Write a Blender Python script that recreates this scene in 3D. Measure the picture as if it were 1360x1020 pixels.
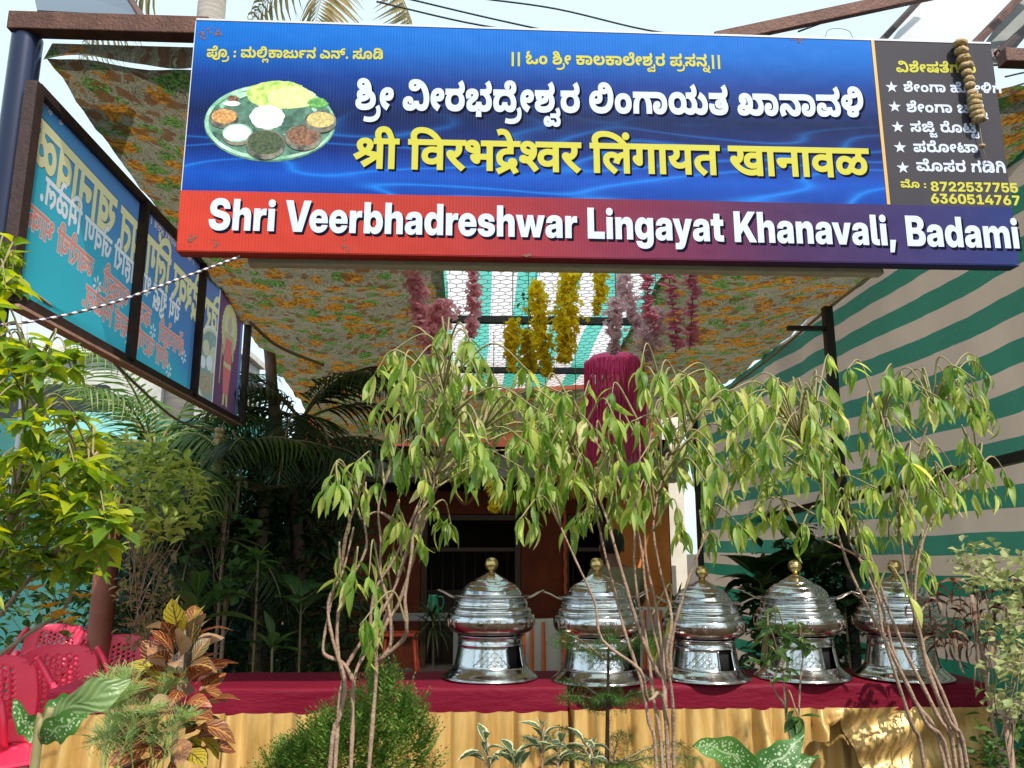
import bpy, math, random
from math import sin, cos, pi, radians, atan2, sqrt, hypot
from mathutils import Vector, Matrix, noise
from mathutils.geometry import delaunay_2d_cdt

S = bpy.context.scene
for o in list(bpy.data.objects): bpy.data.objects.remove(o)
rnd = random.Random(7)

# ------------------------------------------------------------------ camera
cam = bpy.data.objects.new('camera', bpy.data.cameras.new('camera'))
S.collection.objects.link(cam); S.camera = cam
cam.data.sensor_width = 36; cam.data.lens = 36*1080/1360
cam.data.clip_start = .05; cam.data.clip_end = 2000
cam.location = (0, 0, 1.4)
cam.rotation_euler = (radians(90+11.5), 0, radians(-2.75))
# ------------------------------------------------------------------ sky, sun, exposure
SUN = Vector((.36, -.80, 1.0)).normalized()            # towards the sun
w = bpy.data.worlds.new('World'); S.world = w; w.use_nodes = True
nt = w.node_tree; nt.nodes.clear()
sky = nt.nodes.new('ShaderNodeTexSky'); sky.sky_type = 'NISHITA'; sky.sun_disc = False
sky.sun_elevation = math.asin(SUN.z); sky.sun_rotation = atan2(SUN.x, SUN.y)
sky.air_density = 1.0; sky.dust_density = 2.5; sky.ozone_density = 1.0
bg = nt.nodes.new('ShaderNodeBackground'); bg.inputs[1].default_value = .12
wo = nt.nodes.new('ShaderNodeOutputWorld')
veil = nt.nodes.new('ShaderNodeMix'); veil.data_type = 'RGBA'; veil.inputs[0].default_value = .6; veil.inputs[7].default_value = (8.6, 10.9, 11.8, 1)   # thin bright haze over the whole sky
nt.links.new(sky.outputs[0], veil.inputs[6]); nt.links.new(veil.outputs[2], bg.inputs[0]); nt.links.new(bg.outputs[0], wo.inputs[0])
sl = bpy.data.lights.new('sun', 'SUN'); sl.energy = 4.6; sl.angle = radians(.53); sl.color = (1, .95, .87)
so = bpy.data.objects.new('sun', sl); S.collection.objects.link(so)
so.rotation_euler = SUN.to_track_quat('Z', 'Y').to_euler()
S.view_settings.view_transform = 'Standard'; S.view_settings.look = 'None'
S.view_settings.exposure = .32; S.view_settings.gamma = 1
S.view_settings.use_curve_mapping = False
S.render.engine = 'CYCLES'
S.cycles.max_bounces = 6; S.cycles.diffuse_bounces = 3; S.cycles.glossy_bounces = 3
S.cycles.transmission_bounces = 4; S.cycles.transparent_max_bounces = 12
S.cycles.use_denoising = True

# ------------------------------------------------------------------ photo pixel -> place, on a chosen plane of the world
_R = cam.rotation_euler.to_matrix()
def _ray(px, py): return _R @ Vector(((px-680)/1080, (510-py)/1080, -1))
def PY(px, py, Y):
    d = _ray(px, py); return Vector((0, 0, 1.4)) + d*(Y/d.y)
def PX(px, py, X):
    d = _ray(px, py); return Vector((0, 0, 1.4)) + d*(X/d.x)
def PZ(px, py, Z):
    d = _ray(px, py); return Vector((0, 0, 1.4)) + d*((Z-1.4)/d.z)

# ------------------------------------------------------------------ materials
def mat(name, col, rough=.6, metal=0, var=.0, vscale=8, col2=None, bump=0, bscale=60, spec=None, trans=0, alpha=None, coat=0, stretch=None, detail=4, isl=0):
    m = bpy.data.materials.new(name); m.use_nodes = True; n = m.node_tree; L = n.links
    b = n.nodes['Principled BSDF']; out = n.nodes['Material Output']
    b.inputs['Base Color'].default_value = (*col, 1); b.inputs['Roughness'].default_value = rough; b.inputs['Metallic'].default_value = metal
    if spec is not None: b.inputs['Specular IOR Level'].default_value = spec
    if coat: b.inputs['Coat Weight'].default_value = coat
    tc = n.nodes.new('ShaderNodeTexCoord'); vec = tc.outputs['Object']
    if stretch:
        mp = n.nodes.new('ShaderNodeMapping'); mp.inputs['Scale'].default_value = stretch; L.new(vec, mp.inputs[0]); vec = mp.outputs[0]
    csock = None
    if col2 is not None:
        nz = n.nodes.new('ShaderNodeTexNoise'); nz.inputs['Scale'].default_value = vscale; nz.inputs['Detail'].default_value = detail; nz.inputs['Roughness'].default_value = .65
        L.new(vec, nz.inputs['Vector'])
        cr = n.nodes.new('ShaderNodeValToRGB'); cr.color_ramp.elements[0].position = .5-.5*max(.05, 1-var); cr.color_ramp.elements[1].position = .5+.5*max(.05, 1-var)
        cr.color_ramp.elements[0].color = (*col, 1); cr.color_ramp.elements[1].color = (*col2, 1)
        src = nz.outputs[0]
        if isl:
            ge = n.nodes.new('ShaderNodeNewGeometry'); oi = n.nodes.new('ShaderNodeObjectInfo')
            a = n.nodes.new('ShaderNodeMath'); a.operation = 'ADD'; L.new(ge.outputs['Random Per Island'], a.inputs[0]); L.new(oi.outputs['Random'], a.inputs[1])
            f = n.nodes.new('ShaderNodeMath'); f.operation = 'FRACT'; L.new(a.outputs[0], f.inputs[0])
            mx = n.nodes.new('ShaderNodeMix'); mx.inputs[0].default_value = isl; L.new(nz.outputs[0], mx.inputs[2]); L.new(f.outputs[0], mx.inputs[3]); src = mx.outputs[0]
        L.new(src, cr.inputs[0]); L.new(cr.outputs[0], b.inputs['Base Color']); csock = cr.outputs[0]
    if bump:
        n2 = n.nodes.new('ShaderNodeTexNoise'); n2.inputs['Scale'].default_value = bscale; n2.inputs['Detail'].default_value = 5; L.new(vec, n2.inputs['Vector'])
        bp = n.nodes.new('ShaderNodeBump'); bp.inputs['Strength'].default_value = bump; bp.inputs['Distance'].default_value = .01
        L.new(n2.outputs[0], bp.inputs['Height']); L.new(bp.outputs[0], b.inputs['Normal'])
    if trans: add_trans(m, csock, col, trans)
    return m
def add_trans(m, csock, col, trans, gain=1.0):
    n = m.node_tree; L = n.links; b = n.nodes['Principled BSDF']; out = n.nodes['Material Output']
    t = n.nodes.new('ShaderNodeBsdfTranslucent'); mx = n.nodes.new('ShaderNodeMixShader'); mx.inputs[0].default_value = trans
    if csock: L.new(csock, t.inputs[0])
    else: t.inputs[0].default_value = (*col, 1)
    L.new(b.outputs[0], mx.inputs[1]); L.new(t.outputs[0], mx.inputs[2]); L.new(mx.outputs[0], out.inputs[0])
    return mx
class NG:
    """tiny node-graph helper"""
    def __init__(s, name):
        s.m = bpy.data.materials.new(name); s.m.use_nodes = True; s.n = s.m.node_tree; s.L = s.n.links
        s.b = s.n.nodes['Principled BSDF']; s.out = s.n.nodes['Material Output']
        s.tc = s.n.nodes.new('ShaderNodeTexCoord'); s.obj = s.tc.outputs['Object']; s.uv = s.tc.outputs['UV']
    def node(s, t, ins={}, **kw):
        x = s.n.nodes.new(t)
        for k, v in kw.items(): setattr(x, k, v)
        for k, v in ins.items():
            if hasattr(v, 'is_linked') or isinstance(v, bpy.types.NodeSocket): s.L.new(v, x.inputs[k])
            else: x.inputs[k].default_value = v
        return x
    def math(s, op, a, b=0.0, c=0.0): return s.node('ShaderNodeMath', {0: a, 1: b, 2: c}, operation=op).outputs[0]
    def sep(s, v): return s.node('ShaderNodeSeparateXYZ', {0: v}).outputs
    def noise(s, scale, detail=3, vec=None, rough=.6, dist=0): return s.node('ShaderNodeTexNoise', {'Vector': vec or s.obj, 'Scale': scale, 'Detail': detail, 'Roughness': rough, 'Distortion': dist}).outputs[0]
    def map(s, vec, scale=(1,1,1), loc=(0,0,0), rot=(0,0,0)): return s.node('ShaderNodeMapping', {0: vec, 'Scale': scale, 'Location': loc, 'Rotation': rot}).outputs[0]
    def ramp(s, f, stops, interp='LINEAR'):
        x = s.node('ShaderNodeValToRGB', {0: f}); e = x.color_ramp; e.interpolation = interp
        while len(e.elements) < len(stops): e.elements.new(.5)
        for i, (p, c) in enumerate(stops):
            e.elements[i].position = p; e.elements[i].color = (*c, 1) if len(c) == 3 else c
        return x.outputs[0]
    def mix(s, f, a, b, mode='MIX'):
        x = s.n.nodes.new('ShaderNodeMix'); x.data_type = 'RGBA'; x.blend_type = mode
        for i, v in ((0, f), (6, a), (7, b)):
            if isinstance(v, bpy.types.NodeSocket): s.L.new(v, x.inputs[i])
            else: x.inputs[i].default_value = v if i == 0 else (*v, 1)
        return x.outputs[2]
    def bump(s, h, strength=.3, dist=.01):
        x = s.node('ShaderNodeBump', {'Height': h, 'Strength': strength, 'Distance': dist}); s.L.new(x.outputs[0], s.b.inputs['Normal'])
    def color(s, c): s.L.new(c, s.b.inputs['Base Color'])
    def set(s, **k):
        for a, v in k.items(): s.b.inputs[a.replace('_', ' ')].default_value = v

# ------------------------------------------------------------------ objects
COL = S.collection
def wloc(o):
    v = Vector((0, 0, 0))
    while o: v += o.location; o = o.parent
    return v
def tag(o, label=None, cat=None, group=None, kind=None):
    if label: o['label'] = label
    if cat: o['category'] = cat
    if group: o['group'] = group
    if kind: o['kind'] = kind
    return o
def thing(name, label, cat, loc=(0, 0, 0), group=None):
    o = bpy.data.objects.new(name, None); COL.objects.link(o); o.location = loc; o.empty_display_size = .1
    return tag(o, label, cat, group)
def dup(root, loc, rz=0, label=None):
    def cp(o, par):
        c = o.copy(); COL.objects.link(c); c.parent = par
        for ch in kids.get(o.name, []): cp(ch, c)
        return c
    kids = {}
    for o in list(COL.objects):
        if o.parent: kids.setdefault(o.parent.name, []).append(o)
    r = cp(root, None); r.location = loc; r.rotation_euler = (0, 0, rz)
    if label: r['label'] = label
    return r
class MB:
    def __init__(s): s.V = []; s.F = []; s.M = []; s.U = {}
    def add(s, vs, fs, mi=0, uv=None):
        o = len(s.V); s.V += [tuple(v) for v in vs]
        for f in fs: s.F.append(tuple(i+o for i in f)); s.M.append(mi)
        if uv:
            for i, u in enumerate(uv): s.U[o+i] = u
        return s
    def tube(s, pts, r, n=6, mi=0, cap=True):
        pts = [Vector(p) for p in pts]; k = len(pts)
        if not hasattr(r, '__len__'): r = [r]*k
        vs = []; prev = None
        for i, p in enumerate(pts):
            t = (pts[min(i+1, k-1)]-pts[max(i-1, 0)])
            t = t.normalized() if t.length > 1e-9 else Vector((0, 0, 1))
            if prev is None:
                a = t.orthogonal().normalized()
            else:
                a = prev - t*prev.dot(t); a = a.normalized() if a.length > 1e-6 else t.orthogonal().normalized()
            prev = a; b = t.cross(a)
            for j in range(n):
                q = 2*pi*j/n; vs.append(p+(a*cos(q)+b*sin(q))*r[i])
        fs = [(i*n+j, i*n+(j+1) % n, (i+1)*n+(j+1) % n, (i+1)*n+j) for i in range(k-1) for j in range(n)]
        if cap: fs += [tuple(range(n-1, -1, -1)), tuple((k-1)*n+j for j in range(n))]
        return s.add(vs, fs, mi)
    def box(s, c, size, M=None, mi=0):
        c = Vector(c); x, y, z = [q/2 for q in size]
        vs = [Vector((a*x, b*y, d*z)) for d in (-1, 1) for b in (-1, 1) for a in (-1, 1)]
        vs = [(M @ v if M else v)+c for v in vs]
        return s.add(vs, [(0, 2, 3, 1), (4, 5, 7, 6), (0, 1, 5, 4), (2, 6, 7, 3), (0, 4, 6, 2), (1, 3, 7, 5)], mi)
    def beam(s, a, b, w, h, mi=0, up=(0, 0, 1)):
        a = Vector(a); b = Vector(b); d = (b-a); L = d.length; d.normalize(); u = Vector(up); x = d.cross(u)
        if x.length < 1e-4: x = d.orthogonal()
        x.normalize(); u = x.cross(d)
        M = Matrix((x, d, u)).transposed()
        return s.box((a+b)/2, (w, L, h), M, mi)
    def lathe(s, prof, n=48, c=(0, 0, 0), mi=0, skip=None):
        c = Vector(c); vs = [c+Vector((r*cos(2*pi*j/n), r*sin(2*pi*j/n), z)) for r, z in prof for j in range(n)]
        fs = []
        for i in range(len(prof)-1):
            for j in range(n):
                if skip and skip(i, j): continue
                fs.append((i*n+j, i*n+(j+1) % n, (i+1)*n+(j+1) % n, (i+1)*n+j))
        return s.add(vs, fs, mi)
    def grid(s, fn, nu, nv, mi=0, uvs=True):
        vs = []; uv = []
        for j in range(nv+1):
            for i in range(nu+1):
                vs.append(fn(i/nu, j/nv)); uv.append((i/nu, j/nv))
        fs = [(j*(nu+1)+i, j*(nu+1)+i+1, (j+1)*(nu+1)+i+1, (j+1)*(nu+1)+i) for j in range(nv) for i in range(nu)]
        return s.add(vs, fs, mi, uv)
    def tmpl(s, T, M, mi=0):
        return s.add([M @ v for v in T[0]], T[1], mi, T[2])
    def ball(s, c, r, n=8, mi=0, sc=(1, 1, 1)):
        prof = [(r*sin(pi*i/n), -r*cos(pi*i/n)) for i in range(n+1)]
        o = len(s.V); s.lathe(prof, n*2, (0, 0, 0), mi)
        for i in range(o, len(s.V)): v = s.V[i]; s.V[i] = (v[0]*sc[0]+c[0], v[1]*sc[1]+c[1], v[2]*sc[2]+c[2])
        return s
    def mesh(s, name, mats, smooth=True, off=(0, 0, 0)):
        me = bpy.data.meshes.new(name)
        me.from_pydata([(v[0]-off[0], v[1]-off[1], v[2]-off[2]) for v in s.V], [], s.F)
        for m in (mats if isinstance(mats, (list, tuple)) else [mats]): me.materials.append(m)
        if any(s.M): me.polygons.foreach_set('material_index', s.M)
        if s.U:
            l = me.uv_layers.new(name='UVMap'); d = []
            for f in s.F:
                for i in f: d += s.U.get(i, (0, 0))
            l.data.foreach_set('uv', d)
        me.polygons.foreach_set('use_smooth', [smooth]*len(s.F)); me.update()
        return me
    def build(s, name, mats, parent=None, smooth=True, kind=None, label=None, cat=None, group=None):
        off = wloc(parent) if parent else Vector((0, 0, 0))
        o = bpy.data.objects.new(name, s.mesh(name, mats, smooth, off)); COL.objects.link(o)
        if parent: o.parent = parent
        return tag(o, label, cat, group, kind)
def bevel(o, w=.004, seg=2):
    m = o.modifiers.new('bevel', 'BEVEL'); m.width = w; m.segments = seg; m.limit_method = 'ANGLE'; return o
def spline(pts, n=6):
    """Catmull-Rom through points (Vectors of any length)"""
    pts = [Vector(p) for p in pts]; P = [2*pts[0]-pts[1]]+pts+[2*pts[-1]-pts[-2]]; out = []
    for i in range(1, len(P)-2):
        a, b, c, d = P[i-1:i+3]
        for k in range(n):
            t = k/n
            out.append(.5*((2*b)+(c-a)*t+(2*a-5*b+4*c-d)*t*t+(3*b-a-3*c+d)*t**3))
    out.append(pts[-1]); return out
def frame(loc, d, up=(0, 0, 1), s=1.0, sx=None):
    d = Vector(d).normalized(); up = Vector(up); x = d.cross(up)
    if x.length < 1e-3: x = d.cross(Vector((1, .1, 0)))
    x.normalize(); z = x.cross(d)
    M = Matrix((x*(sx or s), d*s, z*s)).transposed().to_4x4(); M.translation = loc; return M
def dirv(az, el): return Vector((cos(az)*cos(el), sin(az)*cos(el), sin(el)))

# leaf templates grow along +Y, face +Z: (verts, faces, uv)
def leaf_t(width=.22, droop=.5, fold=.25, segs=5, peak=.45, petiole=.0, twist=0, wav=0, tip=1.0):
    V = []; F = []; U = []; y = z = 0.0; ang = 0.0; st = (1-petiole)/segs
    rows = []
    if petiole: y += petiole
    for i in range(segs+1):
        t = i/segs
        a = t**(math.log(.5)/math.log(peak)); wd = width*.5*max(.0, sin(pi*a))**tip
        if i in (0, segs): wd = width*.03
        rows.append((y, z, wd, ang, t)); ang -= droop/segs; y += st*cos(ang); z += st*sin(ang)
    for y, z, wd, ang, t in rows:
        nz = (cos(ang), -sin(ang)); f = fold*wd*2; tw = twist*t
        for sx in (-1, 0, 1):
            h = (f if sx else 0)+(wav*wd*sin(t*14+sx) if sx else 0)
            V.append(Vector((sx*wd*cos(tw), y-sin(ang)*h*0, z+nz[0]*h+sx*wd*sin(tw)))); U.append((.5+.5*sx, t))
    for i in range(segs):
        for k in range(2):
            a = i*3+k; F.append((a, a+1, a+4, a+3))
    if petiole:
        o = len(V); w = .012
        V += [Vector((-w, 0, 0)), Vector((w, 0, 0)), Vector((0, 0, -w)), Vector((-w, petiole, 0)), Vector((w, petiole, 0)), Vector((0, petiole, -w))]
        U += [(.5, 0)]*6; F += [(o, o+1, o+4, o+3), (o+1, o+2, o+5, o+4), (o+2, o, o+3, o+5)]
    return V, F, U
def tmesh(T, name, m):
    b = MB(); b.add(T[0], T[1], 0, T[2]); return b.mesh(name, m)
def place(mesh, M, parent, name='leaf'):
    o = bpy.data.objects.new(name, mesh); COL.objects.link(o); o.parent = parent
    M = M.copy(); M.translation = M.translation - wloc(parent); o.matrix_basis = M; return o
def leafmat(name, stops, trans=.45, rough=.45, tgain=None, edge=None, veins=None):
    g = NG(name)
    ge = g.node('ShaderNodeNewGeometry'); oi = g.node('ShaderNodeObjectInfo')
    r = g.math('FRACT', g.math('ADD', ge.outputs['Random Per Island'], oi.outputs['Random']))
    c = g.ramp(r, stops)
    u = g.sep(g.uv); au = g.math('ABSOLUTE', g.math('SUBTRACT', u[0], .5))
    mid = g.math('LESS_THAN', au, .04)
    c = g.mix(g.math('MULTIPLY', mid, .35), c, (.35, .42, .15))
    nz = g.noise(35, 3); c = g.mix(g.math('MULTIPLY', g.math('SUBTRACT', nz, .4), .6), c, (.02, .03, .01), 'MIX')
    if edge:   # pale margin
        n2 = g.noise(22, 2); e = g.math('GREATER_THAN', g.math('ADD', au, g.math('MULTIPLY', n2, .35)), edge[0]); c = g.mix(e, c, edge[1])
    if veins:
        w = g.math('SINE', g.math('SUBTRACT', g.math('MULTIPLY', u[1], veins[0]), g.math('MULTIPLY', au, veins[1])))
        n3 = g.noise(18, 2); k = g.math('GREATER_THAN', g.math('ADD', w, g.math('MULTIPLY', n3, .8)), veins[3]); c = g.mix(k, c, veins[2])
        c = g.mix(mid, c, veins[2])
    g.color(c); g.set(Roughness=rough)
    h = g.math('ADD', g.math('MULTIPLY', g.math('SINE', g.math('SUBTRACT', g.math('MULTIPLY', u[1], 60), g.math('MULTIPLY', au, 40))), .3), nz); g.bump(h, .25, .003)
    t = g.node('ShaderNodeBsdfTranslucent'); hs = g.node('ShaderNodeHueSaturation', {'Color': c, 'Value': tgain or 1.6, 'Saturation': 1.05, 'Hue': .485})
    g.L.new(hs.outputs[0], t.inputs[0]); mx = g.node('ShaderNodeMixShader', {0: trans}); g.L.new(g.b.outputs[0], mx.inputs[1]); g.L.new(t.outputs[0], mx.inputs[2]); g.L.new(mx.outputs[0], g.out.inputs[0])
    return g.m

# ------------------------------------------------------------------ lettering: outlines of the characters, shaped word by word
# outlines of the characters: number -> closed contours as x, y, x, y ... in 1/500 em (off-curve points have x + 5000)
_G = {
1:[[161,-6,5112,-6,5045,40,5011,124,11,182,5011,240,5045,324,5112,370,161,370,5210,370,5277,324,5311,240,311,182,5311,124,5277,39,5210,-6],
[161,68,5182,68,5209,95,5222,146,222,182,5222,217,5209,268,5182,296,161,296,5140,296,5113,268,5100,217,100,182,5100,146,5113,95,5140,68]],
2:[[43,0,43,74,291,74,291,0],
[220,364,220,0,129,0,129,280,128,280,46,229,46,308,136,364]],
3:[[25,0,25,67,161,178,5173,188,5196,208,5211,233,211,249,5211,263,5199,284,5177,296,162,296,5146,296,5122,282,5109,254,109,234,22,234,5022,276,5056,337,5119,370,162,370,5202,370,5264,342,5299,290,299,254,5299,228,5278,185,5242,148,217,127,154,74,154,74,300,74,300,0]],
4:[[160,-6,5119,-6,5057,24,5020,78,18,116,106,116,5106,101,5121,78,5145,65,161,65,5177,65,5201,79,5214,105,214,122,5214,139,5201,165,5177,180,161,180,5141,180,5113,162,108,148,23,148,34,364,281,364,281,289,117,289,112,224,112,224,5124,235,5158,248,179,248,5203,248,5248,229,5283,195,5303,150,303,124,5303,86,5268,28,5203,-6]],
5:[[53,0,198,286,198,286,28,286,28,364,294,364,294,289,148,0]],
6:[[161,-6,5117,-6,5050,20,5014,67,14,98,5014,123,5037,161,5079,185,108,189,108,188,5069,194,5025,236,25,270,5025,300,5059,345,5121,370,161,370,5202,370,5263,345,5297,300,297,270,5297,236,5253,194,214,188,214,189,5243,185,5286,161,5309,123,309,98,5309,67,5272,20,5205,-6],
[161,59,5176,59,5200,71,5213,92,213,106,5213,119,5200,141,5176,153,161,153,5146,153,5123,141,5109,119,109,106,5109,92,5123,71,5146,59],
[161,220,5175,220,5196,230,5207,249,207,261,5207,274,5196,293,5175,303,161,303,5147,303,5127,293,5115,274,115,261,5115,249,5127,230,5147,220]],
7:[[159,-6,5110,-6,5046,30,5014,90,14,124,103,124,5103,107,5117,80,5142,65,158,65,5174,65,5198,79,5211,103,211,118,5211,133,5197,154,5171,166,153,166,101,166,101,218,177,289,177,289,32,289,32,364,285,364,285,293,172,191,172,211,5216,215,5274,191,5302,145,302,114,5302,79,5267,25,5202,-6]],
8:[[6,72,6,144,157,364,250,364,100,143,100,143,316,143,316,72],
[185,0,185,94,185,126,185,227,272,227,272,0]],
9:[[164,-5,5121,-5,5056,27,5019,84,19,121,5019,151,5043,207,64,238,149,364,249,364,140,203,118,203,5122,211,5138,227,5164,238,183,238,5220,238,5274,209,5303,157,303,121,5303,84,5268,27,5205,-5],
[161,66,5177,66,5201,80,5215,105,215,121,5215,137,5201,162,5177,176,161,176,5146,176,5121,162,5107,137,107,121,5107,105,5121,80,5146,66]],
10:[[13,-81,28,65,113,65,75,-81]],
11:[[91,58,91,174,5103,189,5128,221,5153,252,165,267,242,364,352,364,200,179,191,179],
[22,0,22,364,116,364,116,280,116,178,116,133,116,0],
[250,0,156,151,213,222,358,0]],
12:[[22,0,22,364,116,364,116,80,275,80,275,0]],
13:[[170,-6,5121,-6,5052,24,5016,80,16,121,106,121,5107,105,5123,82,5151,69,171,69,5188,69,5214,78,5229,95,229,105,5229,115,5216,129,5189,140,168,144,131,151,5078,162,5023,215,23,255,5023,289,5060,341,5125,370,169,370,5213,370,5278,341,5313,287,314,249,227,249,5225,270,5195,294,170,294,5155,294,5131,285,5118,270,118,259,5118,250,5130,237,5155,227,174,223,205,217,5236,211,5280,193,5309,167,5322,134,322,112,5322,75,5286,22,5218,-6]],
14:[[124,0,1,364,105,364,151,213,5164,171,5189,83,201,37,174,37,5186,83,5209,171,221,213,266,364,369,364,249,0]],
15:[[101,-5,5075,-5,5036,12,5013,46,13,72,5013,93,5028,123,5056,142,5092,152,113,153,5136,155,5163,160,5175,169,175,176,175,177,5175,184,5167,194,5153,199,143,199,5132,199,5117,193,5108,182,107,173,23,173,5025,202,5054,242,5108,264,146,264,5175,264,5220,252,5250,228,5265,195,265,173,265,0,177,0,177,36,176,36,5168,22,5146,4,5119,-5],
[130,53,5142,53,5163,63,5176,80,176,92,176,114,5173,113,5164,110,5154,108,5141,105,134,104,5123,102,5107,95,5099,84,99,77,5099,69,5107,59,5121,53]],
16:[[186,-6,5169,-6,5140,4,5119,25,112,40,112,40,112,0,22,0,22,364,113,364,113,224,113,224,5122,237,5143,255,5170,264,186,264,5219,264,5269,229,5297,169,297,129,5297,88,5269,28,5219,-6],
[159,66,5174,66,5194,82,5205,110,205,129,5205,149,5194,177,5174,192,159,192,5145,192,5122,177,5110,149,110,129,5110,110,5122,82,5145,66]],
17:[[123,-6,5090,-6,5040,28,5012,88,12,129,5012,169,5040,229,5090,264,123,264,5139,264,5166,255,5187,237,196,224,196,224,196,364,287,364,287,0,197,0,197,40,197,40,5190,25,5169,4,5140,-6],
[150,66,5164,66,5187,82,5199,110,199,129,5199,149,5187,177,5164,192,150,192,5135,192,5115,177,5104,149,104,129,5104,110,5115,82,5135,66]],
18:[[147,-6,5107,-6,5046,29,5012,90,12,129,5012,168,5046,229,5106,264,145,264,5174,264,5223,244,5258,209,5278,160,278,131,278,107,40,107,40,159,236,159,194,149,5194,165,5183,186,5162,198,147,198,5133,198,5112,186,5100,165,100,149,100,109,5100,94,5112,71,5135,58,150,58,5162,58,5180,64,5192,76,195,83,276,83,5272,57,5235,17,5180,-6]],
19:[[22,0,22,364,176,364,5217,364,5273,340,5302,299,302,272,5302,251,5285,218,5254,196,233,191,233,191,5256,190,5293,167,5314,129,314,103,5314,73,5285,26,5228,0,188,0],
[114,72,172,72,5193,72,5217,93,217,111,5217,123,5206,140,5186,150,172,150,114,150],
[114,218,166,218,5179,218,5197,227,5207,244,207,255,5207,272,5185,292,166,292,114,292]],
20:[[152,-105,5111,-105,5057,-83,5029,-43,25,-19,111,-19,5113,-26,5124,-36,5141,-42,152,-42,5174,-42,5197,-18,197,7,197,47,196,47,5190,31,5169,12,5140,3,123,3,5090,3,5040,36,5012,95,12,132,5012,170,5040,230,5090,264,123,264,5139,264,5167,254,5188,236,196,222,196,222,196,258,287,258,287,16,5287,-26,5255,-80,5194,-105],
[150,73,5164,73,5187,88,5199,115,199,134,5199,152,5187,179,5164,194,150,194,5135,194,5115,179,5104,152,104,134,5104,115,5115,88,5135,73]],
21:[[113,138,113,0,22,0,22,364,113,364,113,188,99,188,5111,222,5157,264,195,264,5223,264,5262,239,5283,194,283,162,283,0,192,0,192,143,5192,164,5172,186,153,186,5140,186,5123,176,5113,155]],
22:[[22,0,22,258,113,258,113,0],
[67,279,5046,279,5018,304,18,324,5018,343,5046,368,67,368,5089,368,5117,343,117,324,5117,304,5089,279]],
23:[[116,0,5067,0,5022,36,22,77,22,364,113,364,113,86,5113,76,5123,67,132,67,5135,67,5140,67,143,67,143,0,5136,0,5123,0]],
24:[[22,0,22,258,110,258,110,196,106,196,5112,220,5137,249,5170,264,189,264,5218,264,5262,230,266,196,259,196,5264,219,5289,248,5326,264,347,264,5372,264,5412,241,5434,200,434,172,434,0,343,0,343,150,5343,169,5323,191,307,191,5296,191,5280,181,5271,162,271,150,271,0,185,0,185,151,5185,169,5165,191,149,191,5139,191,5122,181,5113,162,113,149,113,0]],
25:[[113,138,113,0,22,0,22,258,112,258,112,188,99,188,5111,222,5157,264,195,264,5223,264,5262,239,5283,194,283,162,283,0,192,0,192,143,5192,164,5172,186,153,186,5140,186,5123,176,5113,155]],
26:[[22,0,22,258,110,258,110,212,111,212,5118,237,5148,258,174,258,5181,258,5192,258,198,258,198,184,5193,184,5173,185,163,185,5148,185,5126,171,5113,146,113,128,113,0]],
27:[[140,-7,5103,-7,5046,16,5013,56,10,83,100,83,5101,71,5122,55,139,55,5154,55,5172,66,172,74,5172,82,5157,91,142,94,95,102,5056,108,5016,147,16,178,5016,204,5044,242,5098,263,135,263,5172,263,5227,241,5257,201,258,173,175,173,5174,185,5154,202,138,202,5123,202,5106,191,106,183,5106,176,5120,166,132,164,186,154,5226,147,5264,113,264,84,5264,57,5233,17,5177,-7]],
28:[[193,258,193,188,5,188,5,258],
[48,328,139,328,139,90,5139,79,5149,70,163,70,5169,70,5188,70,193,70,193,0,5186,0,5157,0,142,0,5093,0,5048,36,48,75]],
29:[[93,0,0,258,95,258,129,144,5137,118,5150,67,157,42,136,42,5142,67,5155,118,163,144,196,258,290,258,197,0]],
30:[[79,0,0,258,95,258,114,182,5120,154,5133,91,139,61,127,61,5134,91,5148,154,156,182,175,258,255,258,274,182,5282,154,5296,91,303,61,291,61,5298,91,5309,153,316,182,333,258,430,258,351,0,257,0,230,93,5226,107,5218,135,5211,164,208,178,223,178,5219,164,5212,135,5204,107,200,93,173,0]],
31:[[31,-102,31,-32,69,-32,5078,-32,5087,-28,5093,-17,96,-8,99,0,0,258,95,258,130,144,5138,119,5152,67,158,42,132,42,5139,67,5152,119,160,144,196,258,290,258,180,-35,5171,-59,5148,-88,5115,-102,93,-102,5078,-102,5046,-102]],
32:[[-127,-189,4843,-189,4814,-162,-186,-143,4814,-124,4833,-99,-138,-86,4875,-79,4883,-73,-117,-69,4883,-66,4877,-62,-131,-62,4860,-62,4851,-66,-149,-72,4851,-74,4853,-79,-146,-81,-191,-95,4806,-88,4801,-71,-199,-64,4801,-45,4835,-21,-130,-21,4895,-21,4923,-34,4934,-54,-66,-63,4934,-74,4927,-91,4908,-108,-112,-117,4873,-124,4865,-131,-135,-135,4865,-138,4872,-142,-121,-142,4897,-142,4913,-126,-85,-117,-35,-117,4968,-130,4981,-142,-5,-142,5006,-142,5018,-134,18,-125,5018,-121,5016,-112,13,-109,58,-92,5065,-101,5071,-123,71,-134,5071,-159,5036,-189,3,-189,4984,-189,4957,-179,4934,-158,-78,-141,-39,-139,4946,-160,4918,-181,4890,-189],
[-14,-103,4954,-103,4918,-83,-91,-71,-97,-50,-78,-37,4934,-49,4960,-63,-24,-63,4987,-63,5000,-54,0,-45,5000,-42,4999,-35,-3,-32,43,-21,5047,-27,5051,-44,51,-54,5051,-76,5018,-103]],
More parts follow.
